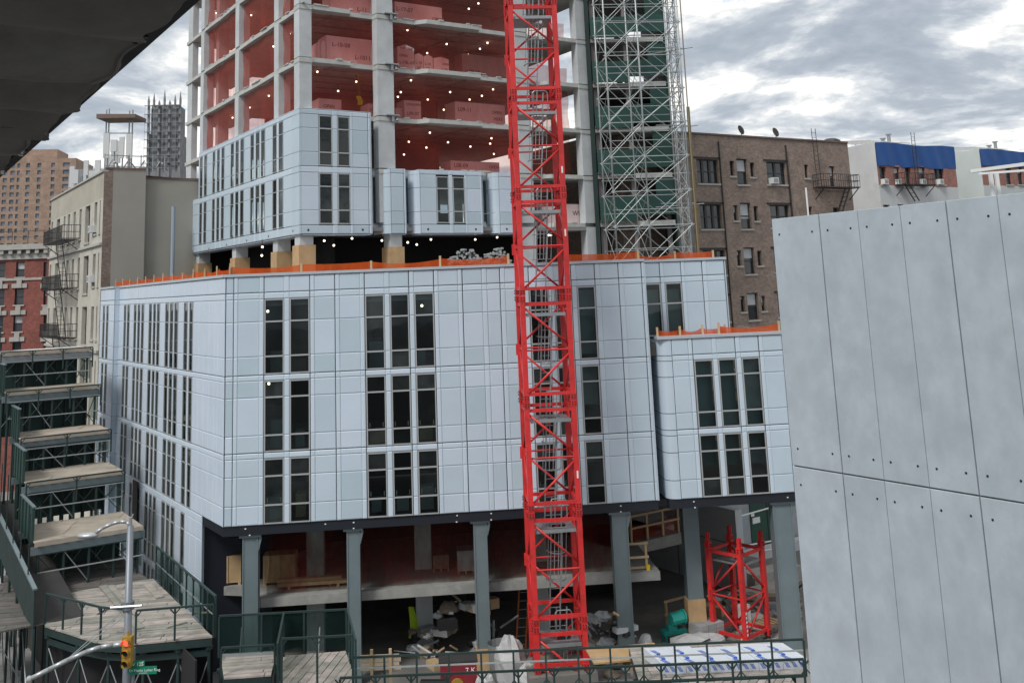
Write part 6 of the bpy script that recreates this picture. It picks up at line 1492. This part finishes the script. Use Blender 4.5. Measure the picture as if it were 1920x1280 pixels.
m = MB(); m.tube(e, e+Vector((.03,-.03,-.2)), .05, 8); m.ball(e, .09, 8, 6); tag(m.build('signal_hanger', M_arm, arm))
m = MB(); m.tube((px_+.22,YP-.12,GZ), (px_+.22,YP-.12,sp0.z-.35), .045, 8); tag(m.build('conduit_post', M_pole, None, base=(px_+.22,YP-.12,GZ)), 'thin grey post close beside the lamp pole', 'post')
M_sign = mat('sign_green', (.0,.20,.11), .45); M_sw = mat('sign_white', (.8,.8,.8), .5)
def sign(px0, py0, px1, py1, lines, label, tilt=0):
    a, b = atY(px0, py0, YP-.2), atY(px1, py1, YP-.2); F = Frame((a.x, YP-.2), 0); wd, ht = b.x-a.x, a.z-b.z
    t = thing('street_sign', (a.x, YP-.2, b.z), label, 'street sign'); m = MB(); m.box(F, 0, wd, 0, .012, b.z, a.z); m.build('plate', M_sign, t)
    for s, x, z, sz in lines:
        text_mesh(s, sz*ht, M_sw, t, F.mat(wd*x, .016, b.z+ht*z))
sign(243, 1238.5, 271, 1249, [('W 125', .06, .2, .82), ('ST', .82, .62, .36)], 'small green street name sign on the lamp pole, upper of the two')
sign(241, 1249.5, 294, 1262, [('Dr Martin Luther King', .03, .38, .47), ('Jr', .91, .6, .3), ('BOULEVARD', .38, .1, .2)], 'long green street name sign on the lamp pole, lower of the two')
# ------------------------------------------------------------------ pink-wrapped material on the tower floors
M_pink = mat('pink_wrap', (.68,.52,.51), .6, noise=.08, nscale=2, objvar=.06)
def pinkbox(px0, px1, pyt, fl, n, label, marks=(), dep=1.0, peak=False, name='wrapped_stack'):
    z = FLZ[fl]; s0, s1 = TF.S(px0, pyt, n), TF.S(px1, pyt, n); zt = TF.Z((px0+px1)/2, pyt, n)
    t = thing(name, TF.pt((s0+s1)/2, n-dep/2, z), label, 'wrapped stack', 'pink stacks on the tower floors')
    m = MB(); h = zt-z
    if peak:
        p = [(s0,z),(s1,z),(s1,zt-.12*h),((s0+s1)/2,zt),(s0,zt-.12*h)]
        m.quad(*[TF.pt(s,n,zz_) for s, zz_ in p]); m.quad(*[TF.pt(s,n-dep,zz_) for s, zz_ in reversed(p)])
        for i in range(5): a, b = p[i], p[(i+1) % 5]; m.quad(TF.pt(a[0],n,a[1]), TF.pt(a[0],n-dep,a[1]), TF.pt(b[0],n-dep,b[1]), TF.pt(b[0],n,b[1]))
    else: m.box(TF, s0, s1, n-dep, n, z+.002, zt)
    m.build('bale', M_pink, t)
    for tx, fx, fz, sz in marks: text_mesh(tx, sz, M_txt, t, TF.mat(s0+(s1-s0)*fx, n+.006, z+h*fz), name='lettering')
    return t
pinkbox(612, 712, 72, 3, -1.0, 'long pink wrapped stack with black numbers beside the second tower column', [('L-10-08', .1, .62, .34), ('L-1011', .52, .22, .34)], 1.2)
pinkbox(602, 611, 76, 3, -1.05, 'narrow pink wrapped stack touching the long pink stack', [], 1.0, True)
pinkbox(595, 601.5, 78, 3, -1.1, 'smallest pink wrapped stack at the left end of its row', [], .9, True)
pinkbox(745, 776, 84, 3, -.9, 'tall pink wrapped stack in two columns right of the second tower column', [('L-10', .1, .22, .26), ('L-07', .56, .22, .26), ('OPEN', .1, .5, .2), ('TOP', .6, .8, .18), ('TOP', .12, .8, .18)], 1.0, True)
pinkbox(777, 793, 100, 3, -1.0, 'low peaked pink stack next to the tall two-column stack', [('L-10', .12, .4, .22), ('07', .3, .12, .22)], .8, True)
pinkbox(794, 811, 103, 3, -1.0, 'second low peaked pink stack from the tall two-column stack', [('L-10', .12, .4, .22), ('08', .3, .12, .22)], .8, True)
pinkbox(813, 841, 107, 3, -1.0, 'low pink stack with a dark square at the right end of its row', [('OPEN', .55, .5, .2), ('L-10', .5, .18, .22)], .8, True)
pinkbox(866, 948, 105, 3, -4.2, 'long dim pink stack deep in the bay left of the crane', [('L09-10', .1, .45, .34), ('OPEN', .78, .35, .28)])
pinkbox(740, 828, 9, 4, -1.0, 'long pink stack at the upper picture edge right of the second column', [('L-17-07', .03, .5, .34), ('OPEN', .78, .2, .3)], 1.2)
pinkbox(620, 708, -6, 4, -1.0, 'pink stack cut by the top picture edge left of the second column', [('L-11', .55, .2, .34)], 1.2)
pinkbox(758, 789, 189, 2, -1.4, 'tall pink stack with black numbers on the third floor plate', [('L09-07', .12, .3, .28), ('OPEN', .1, .75, .2), ('OPEN', .55, .75, .2)])
pinkbox(742, 757, 203, 2, -1.6, 'low pink stack hidden partly by the second tower column', [])
pinkbox(853, 946, 194, 2, -1.6, 'long pink stack marked open here left of the crane', [('L09-11', .05, .6, .34), ('OPEN', .72, .58, .28), ('HERE', .76, .3, .28), ('OPEN', .38, .05, .2)], 1.2)
pinkbox(845, 936, 303, 1, -1.6, 'long pink stack just above the white middle block', [('L08-09', .06, .5, .34), ('OPEN', .78, .5, .26)], 1.2)
pinkbox(1062, 1097, 383, 0, -.9, 'bright pink wrapped stack right of the crane on the lowest open floor', [('WUSE', .3, .42, .42)], 1.2)
pinkbox(1016, 1042, 384, 0, -.9, 'bright pink wrapped stack seen through the crane mast', [], 1.2)
pinkbox(598, 640, 186, 2, -1.6, 'dim pink stack behind the net above the white corner block', [('OPEN', .2, .5, .25)])
pinkbox(690, 708, 195, 2, -1.2, 'small pink stack in the corner by the second tower column', [('OP', .2, .5, .25)])
s, z = TF.hit(673, 187, -1.5); m = MB(); m.grid(lambda u, v: TF.pt(s-.12+.3*u+.05*math.sin(v*5), -1.5+.04*math.sin(u*6+v*4), z-.3+.5*v), 5, 6); m.tube(TF.pt(s,-1.5,z+.2), TF.pt(s,-1.5,FLZ[3]-.24), .01, 4); tag(m.build('hanging_cloth', mat('hivis_yellow',(.55,.52,.02),.7), None, base=TF.pt(s,-1.5,z)), 'yellow cloth hanging in the bay above the white corner block', 'cloth')
# ------------------------------------------------------------------ film-wrapped sheet stack on the foreground shed
xa, xb = atZ(1226,1262,ZF).x, atZ(1498,1250,ZF).x; y0, y1, zt = 34.0, 35.45, ZF+.29
fw = thing('wrapped_sheets', ((xa+xb)/2, 35, ZF), 'long stack wrapped in white film with blue print on the foreground shed', 'wrapped stack')
M_film = mat('white_film', (.62,.66,.72), .3, noise=.08, nscale=3, bump=.12, bscale=3, spec=.6); M_blu = mat('blue_print', (.015,.09,.45), .4)
rr = random.Random(2); nb = 6
for i in range(nb):
    a, b = xa+(xb-xa)*i/nb+.008, xa+(xb-xa)*(i+1)/nb-.008; dz = rr.uniform(-.03,.03)
    m = MB(); o_ = [(a+.25,y0),(b+.25,y0),(b-.15,y1),(a-.15,y1)]; prism(m, o_, ZF+.005, zt+dz); m.build('bale', M_film, fw)
    m = MB()
    for r_ in range(3):
        for c in range(2):
            v = (r_+.08+.4*c)/3.4; u = (.25+.4*c); cx_, cy_ = a+.2-.35*v+(b-a)*u, y0+(y1-y0)*v; k = zt+dz+.004
            if not (a+.3-.4*v < cx_ < b-.1-.35*v): continue
            for l in range(3):
                ox = .06*l; m.quad((cx_+ox,cy_,k),(cx_+ox+.034,cy_,k),(cx_+ox-.16+.04,cy_+.3,k),(cx_+ox-.16,cy_+.3,k))
            m.tube((cx_+.08,cy_-.06,k-.002),(cx_+.08,cy_-.06,k+.001), .075, 10)
    for c in range(3):
        cx_ = a+.25+(b-a)*(.15+.3*c); yy = y0-.004
        for l in range(3): m.quad((cx_+.04*l,yy,ZF+.06),(cx_+.04*l+.025,yy,ZF+.06),(cx_+.04*l-.07,yy,ZF+.22),(cx_+.04*l-.095,yy,ZF+.22))
    tag(m.build('blue_print', M_blu, fw, fix=False), kind='stuff')
# ------------------------------------------------------------------ things on the site floor
def G(px, py): return atZ(px, py, GZ)
def bag(p, r, label, sc=(1,1,1.2), mt=None, seed=0, name='bulk_bag', cat='bag', group=None):
    m = MB(); rnd = random.Random(seed); m.ball(p+Vector((0,0,r*sc[2]*.92)), r, 14, 10, sc, .28, rnd); return tag(m.build(name, mt or mat('white_bag',(.40,.40,.40),.6,noise=.12,nscale=5,bump=.3,bscale=8), None, base=p), label, cat, group)
p = atY(958, 1262, 39.0); p.z = GZ; bag(p, .62, 'tall crumpled white bulk bag left of the crane foot', (.9,.8,1.75), seed=3)
p2 = p+Vector((.75,-.5,0)); bag(p2, .58, 'squat crumpled white bulk bag touching the crane foot', (1.1,1,1.15), seed=4)
p3 = p+Vector((-.9,-.6,0)); bag(p3, .4, 'small white bag beside the plywood-cased column', (1,.9,1.4), seed=5)
q = p+Vector((-.35,1.1,0)); m = MB()
for k in range(16):
    a0, a1 = 2*math.pi*k/16, 2*math.pi*(k+1)/16
    for (r0, z0_, r1, z1_) in ((.42,0,.52,1.5),): m.quad(q+Vector((r0*math.cos(a0),r0*math.sin(a0),z0_)), q+Vector((r0*math.cos(a1),r0*math.sin(a1),z0_)), q+Vector((r1*math.cos(a1),r1*math.sin(a1),z1_)), q+Vector((r1*math.cos(a0),r1*math.sin(a0),z1_)))
tag(m.build('grey_bin', mat('grey_plastic',(.20,.21,.21),.6), None, base=q, fix=False), 'open grey bin behind the white bulk bags', 'bin')
# red machine with a yellow disc
p = atY(862, 1258, 38.6); t = thing('site_generator', (p.x, 38.6, GZ), 'dark red generator with a yellow round guard behind the railing', 'generator'); FG = Frame((p.x, 38.6), AF)
m = MB(); m.box(FG, -.7, .62, -.8, 0, GZ+.35, GZ+1.35); m.build('body', mat('dark_red_paint',(.22,.02,.03),.45,noise=.2), t)
m = MB(); m.tube(FG.pt(-.1,.0,GZ+.62), FG.pt(-.1,.1,GZ+.62), .24, 16); m.build('disc_guard', MATS['signal_yellow'], t)
m = MB(); m.box(FG, -.75, .66, -.85, .04, GZ+1.352, GZ+1.42); m.build('lid', M_dark, t)
for s in (-.5, .45): m = MB(); m.tube(FG.pt(s,.02,GZ+.24), FG.pt(s,.14,GZ+.24), .24, 14); m.build('wheel', M_black, t)
text_mesh('7 K', .26, M_sw, t, FG.mat(.2, .006, GZ+1.0)); text_mesh('0-70', .2, M_sw, t, FG.mat(.18, .006, GZ+.5))
p = atY(812, 1258, 38.4); m = MB(); m.tube((p.x-.45,38.4,GZ+.5),(p.x+.5,38.3,GZ+.5), .42, 14); m.wbox(p.x-.3,p.x+.35,38.1,38.7,GZ,GZ+.15); tag(m.build('black_tank', M_iron, None, base=(p.x,38.4,GZ)), 'round black tank left of the red generator', 'tank')
# heaps of gear in the dark behind
def heap(px, py, Y, n, label, seed, mats_, sp=1.0, hh=1.6):
    p = atY(px, py, Y); rnd = random.Random(seed); t = thing('gear_heap', (p.x, Y, GZ), label, 'gear', 'heaps of gear on the site floor')
    for i in range(n):
        a = Vector((p.x+rnd.uniform(-sp,sp), Y+rnd.uniform(-.6,.6), GZ+rnd.random()**1.6*hh)); k = rnd.random(); m = MB(); mt_ = rnd.choice(mats_)
        if k < .45: d = Vector((rnd.uniform(-1,1), rnd.uniform(-.5,.5), rnd.uniform(-.2,.9)))*rnd.uniform(.3,.9); a.z = max(a.z, GZ+.05+max(0,-d.z)); m.tube(a, a+d, rnd.uniform(.02,.06), 6); nm = 'pipe'
        elif k < .8: f_ = Frame(a, rnd.uniform(0,180)); w_, h_ = rnd.uniform(.15,.5), rnd.uniform(.1,.4); m.box(f_, -w_, w_, -.2, .2, max(GZ,a.z-h_), max(GZ,a.z-h_)+h_); nm = 'box'
        else: m.ball(a, rnd.uniform(.15,.35), 9, 6, (1.2,1,.7), .4, rnd); nm = 'sack'
        m.build(nm, mt_, t)
DM = [M_galv, M_lumber, M_conc, mat('grey_tarp',(.2,.21,.22),.7,noise=.2), mat('brown_sack',(.2,.16,.12),.8,noise=.2), M_iron]
heap(872, 1225, 42.5, 46, 'dark heap of pipes and sacks left of the third steel column', 1, DM, 1.5, 2.4)
heap(1128, 1232, 41.8, 40, 'heap of frames and pipes just right of the crane foot', 2, DM, 1.1, 2.0)
heap(1060, 1255, 40.9, 16, 'low heap of offcuts inside the crane foot', 3, DM, .8, .7)
heap(800, 1215, 43.5, 18, 'small heap of sacks at the inner column foot', 4, DM, .8, 1.2)
heap(1205, 1228, 40.5, 26, 'scattered pipes and boards behind the wrapped white sheets', 6, DM, 1.3, .7)
heap(1350, 1210, 42.0, 22, 'pile of offcuts at the feet of the spare red section', 7, DM, 1.5, .5)
heap(1400, 1190, 47.5, 40, 'mixed scrap lying in the rubble beyond the spare red section', 8, DM+[M_sheet,M_sheet], 2.4, .8)
# high visibility vest hung on the inner column
s, z = FR.hit(773, 1165, -3.4); m = MB(); m.grid(lambda u, v: FR.pt(s-.17+.34*u*(1-.35*v*v)+.05*math.sin(v*4)+.06*v, -3.42+.05*math.sin(u*5+v*3), z-.62+1.2*v), 6, 10); tag(m.build('hivis_vest', mat('hivis_lime',(.42,.62,.03),.6,noise=.15,nscale=6), None, base=FR.pt(s,-3.4,z-.6), fix=False), 'lime high-visibility vest hanging on the dark inner column', 'vest')
# orange ladder leaning in the dark
t = thing('site_ladder', FR.pt(11.3,-3.5,GZ), 'orange ladder leaning behind the crane mast', 'ladder')
for o_ in (0,.4): m = MB(); m.bar(FR.pt(11.3+o_,-2.6,GZ), FR.pt(11.7+o_,-3.4,GZ+3.0), .05, .08); m.build('rail', mat('orange_paint',(.5,.1,.02),.5), t)
for i in range(9): k = (i+.6)/9.6; m = MB(); m.tube(FR.pt(11.3+.4*k,-2.6-.8*k,GZ+3*k), FR.pt(11.7+.4*k,-2.6-.8*k,GZ+3*k), .018, 5); m.build('rung', M_galv, t)
# board sign on two posts
p0, p1 = atY(676, 1262, 35.2), atY(752, 1258, 35.2); t = thing('board_sign', (p0.x, 35.2, GZ), 'pale timber board panel on two posts behind the railing', 'board panel')
zt, zb = atY(714,1226,35.2).z, atY(714,1256,35.2).z
for i in range(4): m = MB(); h = (zt-zb)/4; m.wbox(p0.x, p1.x-(.06 if i % 2 else 0), 35.2, 35.24, zb+h*i+.008, zb+h*(i+1)-.008); m.build('plank', mat('pale_pine',(.46,.37,.28),.8,noise=.15,nscale=4,objvar=.1), t)
for x in (p0.x+.38, p0.x+1.0): m = MB(); m.wbox(x-.045,x+.045,35.12,35.198,GZ,zt+.18); m.build('post', M_lumber, t)
# teal compressor, bucket, sawhorse, brick pallet, tarp
p = G(1270, 1206); FC = Frame(p, 20); t = thing('teal_compressor', p, 'teal motor compressor on a frame left of the cased inner column', 'compressor')
M_teal = mat('teal_paint', (.01,.16,.14), .4, noise=.15)
m = MB(); m.box(FC, -.55, .5, -.5, 0, GZ+.35, GZ+.5); m.build('bed', M_teal, t)
for s in (-.5, .42): 
    for n in (-.45, -.06): m = MB(); m.box(FC, s, s+.07, n, n+.06, GZ, GZ+.348); m.build('leg', M_teal, t)
m = MB(); m.tube(FC.pt(-.1,-.25,GZ+.85), FC.pt(.45,-.25,GZ+.9), .26, 12); m.tube(FC.pt(.45,-.25,GZ+.9), FC.pt(.52,-.25,GZ+.9), .3, 12); m.build('motor', mat('bright_teal',(.02,.30,.25),.4), t)
m = MB(); m.box(FC, -.3, .1, -.4, -.1, GZ+.502, GZ+.7); m.build('pump', M_teal, t)
p = G(1210, 1213); m = MB(); m.tube(p+Vector((0,0,.02)), p+Vector((.05,0,.42)), .36, 16, .2); m.ball(p+Vector((.05,0,.42)), .2, 12, 6, (1,1,.5)); tag(m.build('white_tub', M_white, None, base=p, smooth=True), 'upturned white tub on the site floor', 'tub')
p = G(1250, 1182); FSw = Frame(p, AT); t = thing('timber_frame', p, 'pale timber guard frame left of the cased inner column', 'frame')
for s in (0, 1.5): m = MB(); m.box(FSw, s, s+.09, -.05, .04, GZ, GZ+1.2); m.build('post', M_lumber, t)
for z in (.6, 1.12): m = MB(); m.box(FSw, -.1, 1.75, .042, .08, GZ+z, GZ+z+.1); m.build('rail', M_lumber, t)
m = MB(); m.bar(FSw.pt(.1,.1,GZ+.55), FSw.pt(.75,.5,GZ+.0), .09, .04); m.build('strut', M_lumber, t)
p = G(1338, 1206); FBk = Frame(p, 30); t = thing('block_pallet', p, 'pallet of grey blocks behind the cased inner column', 'pallet')
rnd = random.Random(9)
for i in range(3):
    for j in range(3):
        for k in range(2): m = MB(); m.box(FBk, -.6+i*.41, -.6+i*.41+.39, -.4*k-.39, -.4*k, GZ+.12+j*.21, GZ+.12+j*.21+.2); m.build('concrete_block', mat('block_grey',(.30,.30,.30),.9,noise=.15,objvar=.12), t)
m = MB(); m.box(FBk, -.6, .62, -.85, .05, GZ, GZ+.118); m.build('skid', M_lumber, t)
p = G(1310, 1218); bag(p, .75, 'white plastic bundle with red straps at the foot of the inner column', (1.5,.8,.42), seed=12, name='plastic_bundle', cat='bundle')
p = atY(1185, 1272, 35.5); p.z = GZ; m = MB(); FSd = Frame((p.x,36.5), 8); m.box(FSd, -1.2, 1.3, -1.4, 0, -12.7, -12.65); tag(m.build('plywood_sheet', M_wood, None, base=FSd.pt(0,-.7,-12.5)), 'flat plywood sheet left of the wrapped white sheets', 'plywood')
# scattered bolts, boards and papers on the wood decks
rnd = random.Random(33)
for i, (px, py, l_) in enumerate(((330,1150,1.2),(180,1150,1.0),(120,1150,.8),(350,1165,.7))):
    a = atZ(px, py, ZC+.04); m = MB(); d = Vector((math.cos(i*1.3), math.sin(i*1.3), 0))*l_; m.bar(a, a+d, .1, .04); tag(m.build('loose_board', M_plank, None, base=a), '%s loose board lying on the corner deck' % ('right-hand','middle','left-hand','front-right')[i], 'board', 'loose boards on the corner deck')
# bulbs glowing inside the finished rooms
for px, py, n in ((502,583.5,-1.5),(684,579,-2.0),(791,573,-1.5),(504,719,-1.6),(1212,556,-3.5)):
    s, z = FR.hit(px, py, n); bulb(FR.pt(s, n, z), 'white work bulb glowing behind a window of the panelled podium', 'work bulbs behind the windows')
